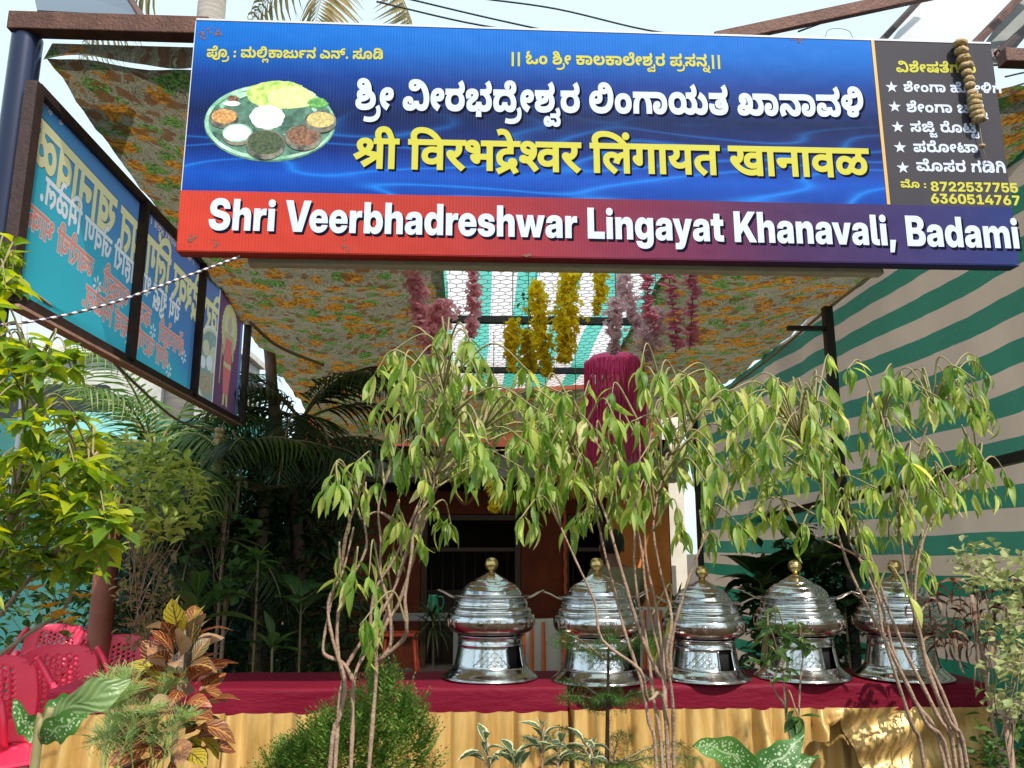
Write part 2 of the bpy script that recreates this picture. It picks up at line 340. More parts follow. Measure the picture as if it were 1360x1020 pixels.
33:[[-125,-189,4849,-189,4814,-167,4798,-130,-202,-108,4798,-77,4821,-39,4858,-21,-120,-21,4907,-21,4938,-49,-62,-72,4938,-90,4909,-119,-123,-119,4856,-119,4827,-107,-181,-99,-168,-63,4837,-71,4855,-84,-130,-84,4883,-84,4892,-76,-108,-71,4892,-65,4885,-60,-121,-60,4866,-60,4847,-82,-153,-106,4847,-116,4852,-132,4867,-142,-119,-142,4902,-142,4918,-124,-80,-115,-31,-115,4972,-128,4987,-142,2,-142,5015,-142,5029,-130,29,-118,5029,-105,5011,-88,-5,-86,20,-48,5040,-56,5067,-76,5081,-104,81,-122,5081,-145,5063,-175,5030,-189,7,-189,4979,-189,4944,-167,-73,-142,-36,-140,4950,-160,4922,-181,4893,-189],
[-34,-90,-34,-44,-14,-44,4997,-44,5010,-41,13,-38,5016,-34,5019,-25,19,-18,5019,-6,5009,21,1,37,52,52,5063,33,5073,-4,73,-22,5073,-44,5056,-75,5025,-90,3,-90]],
34:[[-89,-26,4935,-26,4971,-43,5000,-78,14,-104,5022,-119,5035,-134,5050,-139,61,-139,5066,-139,5079,-137,82,-135,90,-181,5085,-184,5068,-188,58,-188,5036,-188,5008,-177,4988,-152,-22,-134,4968,-113,4948,-86,4928,-72,-85,-72,4901,-72,4887,-84,-113,-94,4887,-100,4894,-112,4912,-119,-71,-119,4957,-119,4997,-96,5017,-59,17,-39,5017,-21,5008,5,2,17,48,40,5060,22,5071,-15,71,-39,5071,-69,5045,-117,5003,-149,4950,-166,-77,-166,4891,-166,4851,-145,4833,-112,-167,-93,4833,-63,4875,-26]],
35:[[5,-209,4969,-209,4926,-190,4908,-161,-92,-146,4908,-133,4916,-114,4937,-97,-44,-88,4969,-82,4977,-74,-23,-70,4977,-66,4971,-62,-38,-62,4954,-62,4945,-66,-55,-72,4945,-75,4947,-80,-52,-83,-96,-98,4900,-91,4895,-72,-105,-64,4895,-45,4929,-21,-36,-21,4989,-21,5017,-34,5028,-55,28,-67,5028,-78,5022,-95,5002,-112,-18,-122,4969,-128,4959,-137,-41,-143,4959,-148,4968,-156,4988,-160,5,-160,5034,-160,5063,-145,5074,-123,74,-113,5074,-97,5060,-72,5040,-50,5020,-28,5006,-3,6,13,5006,32,5026,56,5057,67,75,67,5102,67,5137,42,142,16,91,8,5090,14,5084,21,5078,24,74,24,5068,24,5060,18,60,12,5060,5,5074,-12,5095,-32,5115,-58,5129,-92,129,-113,5129,-127,5119,-160,5093,-190,5044,-209]],
36:[[71,-29,5071,-73,5028,-131,4948,-160,-106,-160,4869,-160,4821,-153,-202,-147,-190,-95,4828,-99,4867,-105,-109,-105,4953,-105,5015,-61,15,-25,5015,-8,5003,20,-3,28,46,53,5061,31,5071,-10]],
37:[[-128,-29,4889,-29,4914,-39,4937,-60,-50,-75,-85,-74,4931,-53,4964,-29,-9,-29,5013,-29,5044,-48,5060,-79,60,-96,5060,-117,5046,-149,5025,-173,14,-183,-22,-147,4991,-137,5006,-115,6,-100,5006,-90,4996,-77,-15,-77,4972,-77,4957,-97,-44,-115,-94,-115,4905,-98,4889,-77,-122,-77,4867,-77,4856,-91,-144,-100,4856,-115,4872,-136,-116,-147,-152,-183,4831,-168,4803,-126,-197,-95,4803,-79,4819,-48,4850,-29]],
38:[[-125,-189,4838,-189,4800,-152,-200,-121,4800,-94,4835,-61,-139,-61,4885,-61,4909,-84,-91,-105,4909,-110,4906,-121,-95,-124,-133,-122,4868,-120,4869,-116,-131,-114,4869,-109,4864,-103,-140,-103,4855,-103,4848,-112,-152,-120,4848,-131,4864,-143,-119,-143,4896,-143,4912,-134,4918,-120,-81,-113,-31,-113,4972,-128,4986,-142,1,-142,5014,-142,5027,-130,27,-119,5027,-101,5002,-78,-16,-71,23,-47,5037,-54,5063,-76,5080,-106,80,-126,5080,-156,5042,-189,7,-189,4987,-189,4960,-178,4938,-158,-75,-144,-37,-145,4949,-159,4926,-179,4897,-189],
[-84,-75,-84,-27,-11,-27,5004,-27,5015,-25,18,-22,5021,-20,5023,-14,23,-10,5023,0,5012,21,3,32,52,53,5068,31,5077,-4,77,-18,5077,-39,5056,-64,5020,-75,-2,-75]],
39:[[163,-6,5114,-6,5056,16,5029,52,29,73,5029,85,5036,105,5050,123,63,131,58,124,18,123,18,179,125,179,5133,183,5144,194,144,200,5144,207,5135,220,128,224,174,230,207,224,5212,218,5218,206,218,199,5218,194,5215,183,212,179,311,179,311,123,265,124,264,132,5277,124,5294,106,5301,86,301,73,5301,52,5275,16,5215,-6],
[165,64,5195,64,5219,84,219,98,5219,108,5207,123,5183,131,165,131,5146,131,5123,123,5112,108,112,98,5112,83,5137,64],
[18,211,18,281,239,281,239,211]],
40:[[114,-6,5064,-6,5011,32,11,71,5011,89,5029,119,5069,139,101,139,5123,139,5160,130,5194,114,212,103,231,100,5247,90,5275,74,5305,66,325,66,5352,66,5382,91,382,118,5382,142,5361,179,5326,208,303,218,338,265,5379,247,5435,203,5465,147,465,111,5465,84,5449,41,5417,10,5368,-6,335,-6,5303,-6,5257,4,5219,24,199,37,5195,40,5187,47,183,49,5163,62,5128,82,109,82,5096,82,5087,74,87,69,5087,64,5100,55,116,55,5138,55,5168,70,5187,96,5196,132,196,152,5196,173,5186,207,5163,226,144,226,5132,226,5112,215,112,204,5112,200,5115,191,120,187,113,186,5114,197,5129,211,140,211,5153,211,5168,194,168,182,5168,165,5143,143,117,143,5085,143,5043,176,43,210,5043,234,5067,268,5113,287,144,287,5189,287,5248,252,5278,191,278,152,5278,122,5260,72,245,53,5219,20,5154,-6],
[288,211,288,281,412,281,412,211]],
41:[[280,281,280,205,269,211,282,211,5301,197,5325,155,5337,97,337,60,337,0,250,0,250,39,5250,66,5248,108,5243,140,240,150,5232,177,5204,211,180,211,5163,211,5140,194,5124,165,119,147,5116,135,5112,104,5110,65,110,39,110,0,23,0,23,59,5023,97,5036,161,5070,210,101,224,115,211,21,211,21,281]],
42:[[139,-6,5112,-6,5067,10,5034,43,5016,90,16,120,5016,159,5046,216,5101,248,140,248,5163,248,5201,231,5224,197,224,171,5224,151,5205,116,5165,95,132,95,5113,95,5081,106,69,114,73,165,5083,159,5106,151,122,151,5139,151,5154,163,154,173,5154,182,5144,191,135,191,5126,191,5108,178,5095,148,95,123,95,118,5095,104,5103,84,5117,71,5137,65,149,65,5181,65,5208,93,212,114,286,114,5290,95,5312,66,337,66,5354,66,5372,83,372,98,5372,109,5361,126,5340,138,326,140,376,181,5404,173,5439,145,5455,108,455,88,5455,45,5402,-6,349,-6,5326,-6,5285,5,5248,32,230,56,268,56,5251,33,5213,6,5169,-6],
[104,211,5074,221,5050,257,50,274,5050,291,5069,321,5117,340,157,341,164,274,5147,273,5134,265,134,258,5134,251,5148,240,160,237],
[292,131,292,190,330,190,5344,190,5355,197,355,204,5355,210,5343,221,321,228,366,277,5389,268,5417,248,5432,227,5438,208,438,200,5438,186,5428,162,5406,144,388,138,5377,135,5356,131,344,131],
[253,211,253,281,406,281,406,211]],
43:[[268,-6,5241,-6,5201,9,5167,38,150,58,5141,68,5129,80,5121,85,116,85,5107,85,5098,73,98,64,5098,52,5108,29,117,16,43,-12,5030,4,5015,48,15,68,5015,94,5036,133,5078,156,110,156,5139,156,5185,132,209,104,5221,90,5239,73,5255,66,264,66,5278,66,5294,85,294,105,5294,126,5273,166,5236,199,211,211,16,211,16,281,309,281,309,211,301,214,303,222,5326,208,5359,172,5377,126,377,99,5377,47,5320,-6]],
44:[[122,-6,5089,-6,5045,16,5024,52,24,74,5024,94,5037,126,5072,157,103,175,5122,186,5136,201,136,210,5136,215,5132,222,5122,226,114,226,5101,226,5090,215,90,206,5090,200,5093,189,96,184,26,159,5020,170,5011,199,11,213,5011,235,5034,268,5080,287,117,287,5155,287,5199,265,5218,231,218,214,5218,194,5203,164,5170,136,141,118,5119,105,5107,92,107,83,5107,74,5121,64,137,64,5162,64,5189,92,191,114,265,114,5267,88,5294,66,314,66,5336,66,5362,93,362,118,5362,141,5342,179,5307,208,283,218,316,264,5353,248,5411,206,5445,150,445,111,5445,77,5420,24,5365,-6,321,-6,5297,-6,5258,6,5226,32,210,54,246,53,5225,27,5185,2,5143,-6],
[258,211,258,281,375,281,375,211]],
45:[[327,-6,5300,-6,5261,7,5231,33,217,52,252,50,5234,31,5198,6,5154,-6,123,-6,5088,-6,5038,17,5012,60,12,89,5012,115,5035,153,5076,173,103,173,5142,173,5178,142,178,117,5178,109,5174,91,171,86,115,89,5116,91,5116,96,116,98,5116,106,5109,114,101,114,5093,114,5082,103,82,93,5082,79,5108,64,136,64,5166,64,5194,91,197,114,271,114,5273,88,5295,66,310,66,5329,66,5344,89,344,108,5344,138,5313,181,5257,209,5178,223,129,223,135,297,5199,297,5296,278,5364,243,5407,195,5427,138,427,107,5427,66,5400,16,5355,-6]],
46:[[268,-6,5241,-6,5201,9,5167,38,150,58,5141,68,5129,80,5121,85,116,85,5107,85,5098,73,98,64,5098,52,5108,29,117,16,43,-12,5030,4,5015,48,15,68,5015,94,5036,133,5078,156,110,156,5139,156,5185,132,209,104,5221,90,5239,73,5255,66,264,66,5278,66,5294,85,294,105,5294,126,5273,166,5236,199,211,211,16,211,16,281,309,281,309,211,301,214,303,222,5326,208,5359,172,5377,126,377,99,5377,47,5320,-6],
[490,118,5445,118,5392,172,392,224,392,234,5392,276,5423,333,5477,361,512,361,5539,361,5576,352,591,344,557,294,5548,299,5527,304,514,304,5498,304,5473,290,5460,261,460,237,460,212,5460,194,5473,172,488,172,5496,172,5507,181,507,190,5507,195,5503,203,499,205,5495,208,5480,211,469,211,301,211,301,281,463,281,5491,281,5533,270,549,256,5561,246,5574,216,574,196,5574,158,5527,118]],
47:[[180,211,5163,211,5140,194,5124,165,119,147,5116,135,5112,104,5110,65,110,39,110,0,23,0,23,59,5023,105,5036,173,5063,223,85,241,71,216,5058,229,5042,257,5035,286,35,298,5035,331,5065,371,5116,389,146,389,5191,389,5257,357,282,326,5302,301,5326,236,5337,143,337,76,337,0,250,0,250,39,5250,66,5248,107,5244,139,240,150,5232,177,5204,211],
[176,279,5207,279,5247,254,265,225,267,225,5258,249,5229,292,5185,319,154,319,5130,319,5110,301,110,287,5110,279,5119,263,125,257,108,258,5121,269,5159,279]],
48:[[78,255,5059,270,5035,302,35,324,5035,343,5055,374,5102,395,143,395,149,329,5127,328,5113,316,113,308,5113,300,5127,286,139,279],
[319,-6,5281,-6,5231,24,210,53,246,53,5225,27,5185,2,5143,-6,122,-6,5089,-6,5045,16,5024,52,24,74,5024,94,5037,126,5072,157,103,175,5122,186,5136,201,136,210,5136,215,5132,222,5122,226,114,226,5101,226,5090,215,90,206,5090,200,5093,189,96,184,26,159,5020,170,5011,199,11,213,5011,235,5034,268,5080,287,117,287,5155,287,5199,265,5218,231,218,214,5218,194,5203,164,5170,136,141,118,5119,105,5107,92,107,83,5107,74,5121,64,137,64,5162,64,5189,92,191,114,265,114,5268,89,5291,66,313,66,5332,66,5351,84,351,99,5351,109,5344,129,337,137,406,173,5421,154,5434,113,434,93,5434,61,5408,16,5357,-6]],
49:[[319,-6,5281,-6,5231,24,210,53,246,53,5225,27,5185,2,5143,-6,122,-6,5089,-6,5045,16,5024,52,24,74,5024,94,5037,126,5072,157,103,175,5122,186,5136,201,136,210,5136,215,5132,222,5122,226,114,226,5101,226,5090,215,90,206,5090,200,5093,189,96,184,26,159,5020,170,5011,199,11,213,5011,235,5034,268,5080,287,117,287,5155,287,5199,265,5218,231,218,214,5218,194,5203,164,5170,136,141,118,5119,105,5107,92,107,83,5107,74,5121,64,137,64,5162,64,5189,92,191,114,265,114,5268,89,5291,66,313,66,5332,66,5351,83,351,98,5351,107,5346,125,340,132,412,164,5423,148,5434,111,434,91,5434,60,5408,16,5357,-6],
[296,148,5262,148,5217,164,5187,190,177,203,199,258,5213,240,5241,217,5271,206,288,206,5306,206,5331,216,5344,238,344,256,344,259,5344,276,5333,305,5313,322,299,322,5290,322,5276,313,276,304,5276,298,5282,290,5294,286,300,286,5318,286,5343,306,353,323,373,275,5363,265,5340,248,5311,237,291,237,5264,237,5226,253,5207,282,207,302,5207,333,5256,371,297,371,5332,371,5384,342,5412,291,412,258,5412,219,5382,170,5330,148]],
50:[[139,-6,5112,-6,5067,10,5034,43,5016,90,16,120,5016,159,5046,216,5101,248,140,248,5163,248,5201,231,5224,197,224,171,5224,151,5205,116,5165,95,132,95,5113,95,5081,106,69,114,73,165,5083,159,5106,151,122,151,5139,151,5154,163,154,173,5154,182,5144,191,135,191,5126,191,5108,178,5095,148,95,123,95,118,5095,104,5103,84,5117,71,5137,65,149,65,5181,65,5208,93,212,114,286,114,5290,95,5312,66,337,66,5354,66,5372,83,372,98,5372,109,5361,126,5340,138,326,140,381,186,5407,175,5440,145,5455,109,455,88,5455,45,5402,-6,349,-6,5326,-6,5285,5,5248,32,230,56,268,56,5251,33,5213,6,5169,-6],
[104,211,5074,221,5050,257,50,274,5050,291,5069,321,5117,340,157,341,164,274,5147,273,5134,265,134,258,5134,251,5148,240,160,237],
[292,136,292,198,335,198,5358,205,5385,239,385,260,385,263,5385,275,5375,299,5355,314,342,314,5333,314,5320,305,320,296,5320,290,5326,282,5337,278,344,278,5361,278,5387,298,396,315,416,268,5406,258,5384,241,5355,230,335,230,5307,230,5269,246,5250,274,250,294,5250,324,5300,363,342,363,5377,363,5425,335,5451,289,451,261,5451,235,5434,193,5406,162,5371,141,353,136]],
51:[[116,-6,5086,-6,5042,19,5018,72,18,113,5018,151,5048,213,5101,256,5170,279,209,279,5248,279,5303,263,5343,235,358,218,391,161,384,120,5369,106,5334,87,308,87,5289,87,5256,99,5236,124,236,143,5236,171,5275,198,305,198,5319,198,5347,190,356,184,5384,172,5415,123,415,92,5415,59,5384,15,5334,-6,303,-6,5266,-6,5213,24,194,52,231,56,5212,32,5178,5,5141,-6],
[135,66,5151,66,5170,89,173,108,247,108,5251,87,5274,65,297,65,5308,65,5328,72,5341,91,341,108,5341,122,5334,144,5319,157,307,157,5301,157,5291,152,291,145,5291,139,5302,133,309,133,5317,133,5329,139,5337,151,337,161,5337,170,5327,188,5304,202,5263,211,231,211,212,211,5185,211,5143,196,5115,170,5101,133,101,112,5101,88,5119,66],
[172,389,5221,389,5297,367,330,343,5354,326,5389,279,5407,223,407,191,5407,172,5402,139,396,124,318,220,341,236,5331,252,5304,279,287,290,5265,304,5210,319,175,319,5152,319,5124,311,5112,296,112,286,5112,278,5120,263,126,257,71,217,5058,230,5043,257,5036,285,36,297,5036,330,5071,371,5133,389]],
52:[[210,-6,5148,-6,5061,36,5015,110,15,158,5015,199,5048,256,5105,287,142,287,5170,287,5211,265,5234,227,234,203,5234,177,5212,140,5170,121,139,121,5118,121,5084,132,5058,150,50,158,63,215,5067,207,5083,190,5105,178,119,178,5139,178,5159,193,159,205,5159,217,5147,228,137,228,5125,228,5105,214,5093,183,93,157,5093,132,5118,91,5170,67,211,67,5252,67,5308,97,5338,157,338,201,5338,232,5328,283,5309,322,5283,344,267,344,5257,344,5244,334,244,325,5244,316,5258,307,269,307,5285,307,5302,327,304,342,363,339,5357,308,5329,269,5287,251,261,251,5243,251,5211,261,5185,279,5170,307,170,326,5170,359,5221,401,265,401,5306,401,5365,368,5404,312,5423,242,423,204,5423,154,5396,76,5342,22,5262,-6]],
53:[[200,-6,5172,-6,5128,6,5102,31,102,51,5102,62,5115,83,126,91,143,74,5101,79,5043,111,5013,161,13,190,5013,218,5039,261,5086,287,119,287,5142,287,5180,270,5202,238,202,212,5202,192,5184,160,5148,142,121,142,5097,142,5057,153,47,160,50,200,5060,195,5084,186,99,186,5119,186,5135,199,135,210,5135,218,5124,229,114,229,5099,229,5080,209,80,192,5080,179,5088,158,5113,143,5162,134,201,134,5244,136,5293,163,5312,205,312,229,5312,251,5303,292,5284,324,5256,344,236,344,5226,344,5213,334,213,325,5213,316,5227,307,238,307,5254,307,5271,327,273,342,332,339,5326,308,5298,269,5257,251,231,251,5213,251,5180,261,5154,279,5139,308,139,326,5139,360,5190,401,235,401,5276,401,5336,373,5377,325,5397,264,397,232,5397,192,5373,134,5334,95,5286,75,261,72,281,93,5291,84,5302,65,302,50,5302,25,5252,-6],
[202,46,5214,46,5227,53,227,62,5227,68,5214,77,202,78,5191,77,5177,69,177,62,5177,55,5189,46]],
54:[[123,-6,5088,-6,5038,17,5012,60,12,89,5012,115,5035,153,5076,173,103,173,5142,173,5178,142,178,117,5178,109,5174,91,171,86,115,89,5116,91,5116,96,116,98,5116,106,5109,114,101,114,5093,114,5082,103,82,93,5082,79,5108,64,136,64,5166,64,5194,91,197,114,271,114,5273,88,5299,66,317,66,5326,66,5342,71,5356,86,5364,113,364,136,5364,178,5340,253,5298,311,5241,344,209,344,5195,344,5181,334,181,325,5181,316,5194,307,204,307,5221,307,5238,327,240,342,310,337,5302,306,5271,268,5227,251,199,251,5174,251,5130,267,5105,300,105,325,5105,348,5128,381,5176,401,213,401,5268,401,5355,362,5415,294,5448,200,448,145,5448,105,5432,52,5406,18,5374,0,5341,-6,325,-6,5299,-6,5261,7,5231,33,217,52,252,50,5234,31,5198,6,5154,-6]],
55:[[156,-6,5114,-6,5050,13,5015,53,15,83,5015,109,5042,140,5088,159,116,166,5149,173,5184,189,5196,216,196,238,196,253,5196,268,5188,301,5171,330,5145,348,128,348,5117,348,5104,339,104,330,5104,320,5118,311,129,311,5146,311,5163,331,164,347,220,344,5209,299,5161,260,123,260,5098,260,5057,275,5033,307,33,331,5033,364,5084,404,125,404,5161,404,5215,380,5252,333,5270,269,270,229,5270,222,5266,207,5260,191,257,185,5251,165,5224,136,5180,116,148,109,5127,105,5105,98,5096,90,96,84,5096,78,5106,69,5131,64,154,64,5191,64,5239,80,5262,108,262,126,5262,150,5239,181,221,190,5217,191,5209,195,206,196,5194,200,5169,204,157,204,5134,204,5121,196,121,190,5121,187,5123,183,124,180,44,156,5039,165,5034,184,34,196,5034,207,5043,230,5068,251,5112,263,147,263,5165,263,5198,259,211,255,5215,254,5222,253,5230,254,233,252,5270,241,5320,202,5345,150,345,119,5345,82,5303,25,5219,-6]],
56:[[180,211,5163,211,5140,194,5124,165,119,147,5116,135,5112,104,5110,65,110,39,110,0,23,0,23,59,5023,97,5036,161,5070,210,101,224,115,211,21,211,21,281,192,281,5218,281,5243,287,250,293,5256,298,5262,311,262,319,5262,332,5245,351,228,351,5215,351,5195,337,195,323,5195,320,5195,314,196,310,172,340,5176,345,5188,350,193,350,5205,350,5223,335,223,323,5223,309,5204,293,184,293,5164,293,5142,317,142,338,5142,354,5161,385,5201,404,233,404,5267,404,5313,379,5337,335,337,308,5337,283,5320,246,5289,224,268,218,273,222,5301,203,5328,152,5337,93,337,60,337,0,250,0,250,39,5250,66,5248,107,5244,139,240,150,5232,177,5204,211]],
57:[[180,211,5163,211,5140,194,5124,165,119,147,5116,135,5112,104,5110,65,110,39,110,0,23,0,23,59,5023,97,5036,161,5070,210,101,224,115,211,21,211,21,281,197,281,5222,281,5243,285,248,288,5254,291,5258,301,258,309,5258,321,5245,345,233,360,295,396,5320,365,5337,319,337,295,5337,279,5324,245,5294,220,266,215,274,220,5302,201,5329,151,5337,93,337,60,337,0,250,0,250,39,5250,66,5248,107,5244,139,240,150,5232,177,5204,211]],
58:[[183,-6,5136,-6,5071,12,5033,43,5016,85,16,110,5016,115,5017,131,19,140,99,130,5098,127,5098,122,98,120,5098,110,5103,89,5119,71,5154,59,183,59,5206,59,5237,67,5256,80,5265,97,265,108,5265,116,5259,131,254,136,5253,138,5249,140,248,142,5241,147,5222,151,212,151,5199,151,5190,144,190,139,5190,134,5200,128,209,128,5217,128,5232,136,5241,152,241,164,5241,180,5229,201,5209,215,197,220,264,246,5287,231,5313,193,313,167,5313,165,5313,159,312,157,298,143,5289,127,5265,99,5227,82,199,82,5158,82,5122,114,122,138,5122,153,5137,179,5172,196,201,196,5219,196,5249,188,265,179,5268,178,5269,184,5271,190,272,190,5307,179,5339,130,339,101,5339,73,5317,33,5276,6,5218,-6],
[16,211,16,281,194,281,5219,281,5245,287,252,293,5258,298,5263,311,263,319,5263,332,5247,351,230,351,5217,351,5197,337,197,323,5197,320,5197,314,198,310,174,340,5178,345,5190,350,195,350,5207,350,5225,335,225,323,5225,309,5206,293,186,293,5166,293,5144,317,144,338,5144,354,5163,385,5203,404,235,404,5269,404,5315,379,5339,335,339,308,5339,282,5321,247,306,235,5296,228,5266,217,5226,211,199,211]],
59:[[116,-6,5071,-6,5018,51,18,105,5018,133,5034,178,5067,214,92,226,102,211,18,211,18,281,257,281,5282,281,5308,287,315,293,5321,298,5327,311,327,319,5327,332,5311,351,293,351,5280,351,5260,337,260,323,5260,320,5261,314,261,310,237,340,5241,345,5253,350,258,350,5270,350,5288,335,288,323,5288,309,5269,293,250,293,5229,293,5207,317,207,338,5207,354,5226,385,5267,404,298,404,5332,404,5379,379,5402,335,402,308,5402,282,5384,247,369,235,5362,230,5343,220,328,217,336,226,5359,214,5388,177,5402,132,402,106,5402,51,5348,-6,302,-6,5276,-6,5237,7,5207,33,193,52,231,56,5212,32,5178,5,5141,-6],
[135,66,5151,66,5171,92,173,114,247,114,5249,88,5272,66,286,66,5301,66,5320,88,320,113,5320,131,5306,167,5280,195,5240,211,214,211,205,211,5180,211,5141,195,5115,168,5101,132,101,112,5101,88,5118,66]],
60:[[126,-6,5090,-6,5041,17,5015,60,15,89,5015,115,5038,153,5079,173,106,173,5145,173,5181,142,181,117,5181,109,5177,91,174,86,118,89,5119,91,5120,96,120,98,5120,106,5112,114,104,114,5096,114,5085,103,85,94,5085,79,5111,64,139,64,5168,64,5197,90,201,113,274,113,5276,88,5299,66,315,66,5328,66,5341,76,5347,91,347,100,5347,118,5333,154,321,170,395,200,5413,175,5430,121,430,92,5430,58,5403,15,5358,-6,330,-6,5303,-6,5264,7,5234,33,220,52,255,50,5237,31,5201,6,5157,-6],
[233,128,5213,128,5192,149,192,166,5192,183,5214,204,233,204,5252,204,5275,183,275,166,5275,149,5253,128],
[15,211,15,281,285,281,5310,281,5336,287,343,293,5349,298,5354,311,354,319,5354,332,5338,351,321,351,5308,351,5288,337,288,323,5288,320,5288,314,289,310,265,340,5269,345,5281,350,285,350,5298,350,5316,335,316,323,5316,309,5297,293,277,293,5257,293,5234,317,234,338,5234,354,5254,385,5294,404,326,404,5360,404,5406,379,5430,335,430,308,5430,282,5412,247,397,235,5387,228,5357,217,5317,211,290,211]],
61:[[177,-6,5127,-6,5056,24,5018,81,18,122,5018,146,5033,185,5064,214,89,223,100,211,18,211,18,281,190,281,5215,281,5241,287,249,293,5255,298,5260,311,260,319,5260,332,5244,351,226,351,5213,351,5193,337,193,323,5193,320,5194,314,195,310,171,340,5175,345,5186,350,191,350,5204,350,5222,335,222,323,5222,309,5203,293,183,293,5162,293,5140,317,140,338,5140,354,5160,385,5200,404,232,404,5266,404,5312,379,5336,335,336,308,5336,282,5318,247,303,235,5296,230,5277,221,5247,214,226,213,260,228,279,226,5299,214,5324,182,5336,145,336,122,5336,82,5299,25,5228,-6],
[177,67,5203,67,5236,86,5252,117,252,138,5252,160,5235,193,5201,211,177,211,5152,211,5118,192,5101,158,101,138,5101,103,5142,67]],
62:[[218,-6,5152,-6,5062,36,5015,110,15,158,5015,199,5048,256,5105,287,142,287,5172,287,5213,265,5234,227,234,203,5234,177,5212,140,5170,121,139,121,5118,121,5084,132,5058,150,50,158,63,215,5067,207,5082,190,5104,178,119,178,5139,178,5159,193,159,205,5159,216,5147,228,137,228,5125,228,5105,214,5093,184,93,158,5093,133,5119,91,5174,67,217,67,5253,67,5305,84,5333,119,333,144,5333,170,5303,210,276,221,319,272,5348,258,5392,223,5416,176,416,144,5416,103,5376,34,5290,-6],
[248,211,248,281,271,281,5296,281,5322,287,329,293,5335,298,5341,311,341,319,5341,332,5324,351,307,351,5294,351,5274,337,274,323,5274,320,5274,314,275,310,251,340,5255,345,5267,350,272,350,5284,350,5302,335,302,323,5302,309,5283,293,263,293,5243,293,5221,317,221,338,5221,354,5240,385,5280,404,312,404,5346,404,5393,379,5416,335,416,308,5416,282,5398,247,383,235,5373,228,5344,217,5303,211,276,211]],
63:[[154,-6,5113,-6,5050,13,5015,53,15,83,5015,108,5040,140,5086,161,119,168,5139,172,5161,180,5170,190,170,198,5170,205,5163,213,5153,216,146,216,5139,216,5127,213,5121,205,121,198,5121,195,5122,188,124,185,43,159,5038,168,5034,186,34,195,5034,210,5060,234,5110,248,147,248,5169,248,5212,233,5239,206,239,186,5239,164,5222,135,5182,116,149,109,5128,105,5105,98,5097,90,97,84,5097,78,5107,69,5132,64,154,64,5189,64,5238,82,5263,115,263,138,5263,164,5246,199,5222,221,211,228,211,243,259,255,5292,241,5329,202,5345,158,345,136,5345,93,5304,29,5220,-6],
[16,211,16,281,201,281,5226,281,5252,287,259,293,5265,298,5271,311,271,319,5271,332,5255,351,237,351,5224,351,5204,337,204,323,5204,320,5205,314,205,310,181,340,5185,345,5197,350,202,350,5215,350,5233,335,233,323,5233,309,5213,293,194,293,5173,293,5151,317,151,338,5151,354,5170,385,5211,404,242,404,5276,404,5323,379,5347,335,347,308,5347,282,5329,247,314,235,5304,228,5274,217,5233,211,206,211,186,211,142,221,109,211]],
64:[[131,-6,5073,-6,5016,46,16,90,5016,133,5073,187,127,187,5149,187,5177,177,5197,161,203,151,187,138,5188,141,5189,148,189,151,5189,163,5182,185,5166,203,5139,214,118,214,215,224,5226,221,5245,205,5258,181,258,166,5258,159,5255,145,252,137,243,155,5249,163,5269,177,5300,187,322,187,5372,187,5427,134,427,88,5427,46,5371,-6,310,-6,5285,-6,5247,5,5219,25,209,38,232,38,5223,26,5196,6,5158,-6],
[140,59,5161,59,5182,76,182,90,5182,106,5160,122,141,122,5126,122,5107,114,5098,100,98,91,5098,75,5120,59],
[302,59,5324,59,5345,76,345,90,5345,100,5335,114,5317,122,304,122,5282,122,5261,104,261,91,5261,75,5283,59],
[16,211,16,281,282,281,5307,281,5333,287,340,293,5346,298,5352,311,352,319,5352,332,5335,351,318,351,5305,351,5285,337,285,323,5285,320,5285,314,286,310,262,340,5266,345,5278,350,283,350,5295,350,5313,335,313,323,5313,309,5294,293,274,293,5254,293,5232,317,232,338,5232,354,5251,385,5291,404,323,404,5357,404,5404,379,5427,335,427,308,5427,282,5409,247,394,235,5384,228,5354,217,5314,211,287,211]],
65:[[-41,-95,4921,-95,4857,-77,4801,-41,-226,-15,-177,31,4842,11,4880,-15,4924,-27,-48,-27,4968,-27,4996,-21,5016,-6,5026,21,26,41,5026,64,5023,101,5020,135,20,152,5020,198,5061,257,5135,287,183,287,5232,287,5303,260,5348,214,5369,157,369,126,5369,85,5338,26,5281,-6,241,-6,5205,-6,5156,16,5131,57,131,86,5131,107,5147,140,5178,159,200,159,5226,159,5251,136,251,117,5251,101,5234,81,216,81,5207,81,5190,88,184,97,192,108,5192,104,5191,97,191,94,5191,82,5208,60,231,60,5249,60,5274,76,5287,104,287,125,5287,150,5264,192,5219,216,185,216,5147,216,5103,181,103,140,5103,122,5106,91,5108,58,108,37,5108,-11,5069,-69,5002,-95]],
66:[[323,-6,5296,-6,5254,7,5223,33,210,52,245,53,5225,27,5185,2,5143,-6,122,-6,5089,-6,5045,16,5024,52,24,74,5024,94,5037,126,5072,157,103,175,5122,186,5136,201,136,210,5136,215,5132,222,5122,226,114,226,5101,226,5090,215,90,206,5090,200,5093,189,96,184,26,159,5020,170,5011,199,11,213,5011,235,5034,268,5080,287,117,287,5155,287,5199,265,5218,231,218,214,5218,194,5203,164,5170,136,141,118,5119,105,5107,92,107,83,5107,74,5121,64,137,64,5162,64,5189,92,191,112,264,112,5268,90,5291,66,315,66,5333,66,5351,80,351,92,5351,103,5339,118,5322,127,313,128,374,157,5391,149,5418,129,5434,100,434,79,5434,53,5408,15,5359,-6],
[260,124,260,181,311,181,5319,184,5329,195,329,202,5329,208,5321,221,313,226,360,231,393,228,5399,221,5404,209,404,200,5404,195,5401,185,398,181,445,181,445,124,439,124,5431,124,5409,126,401,127,376,124],
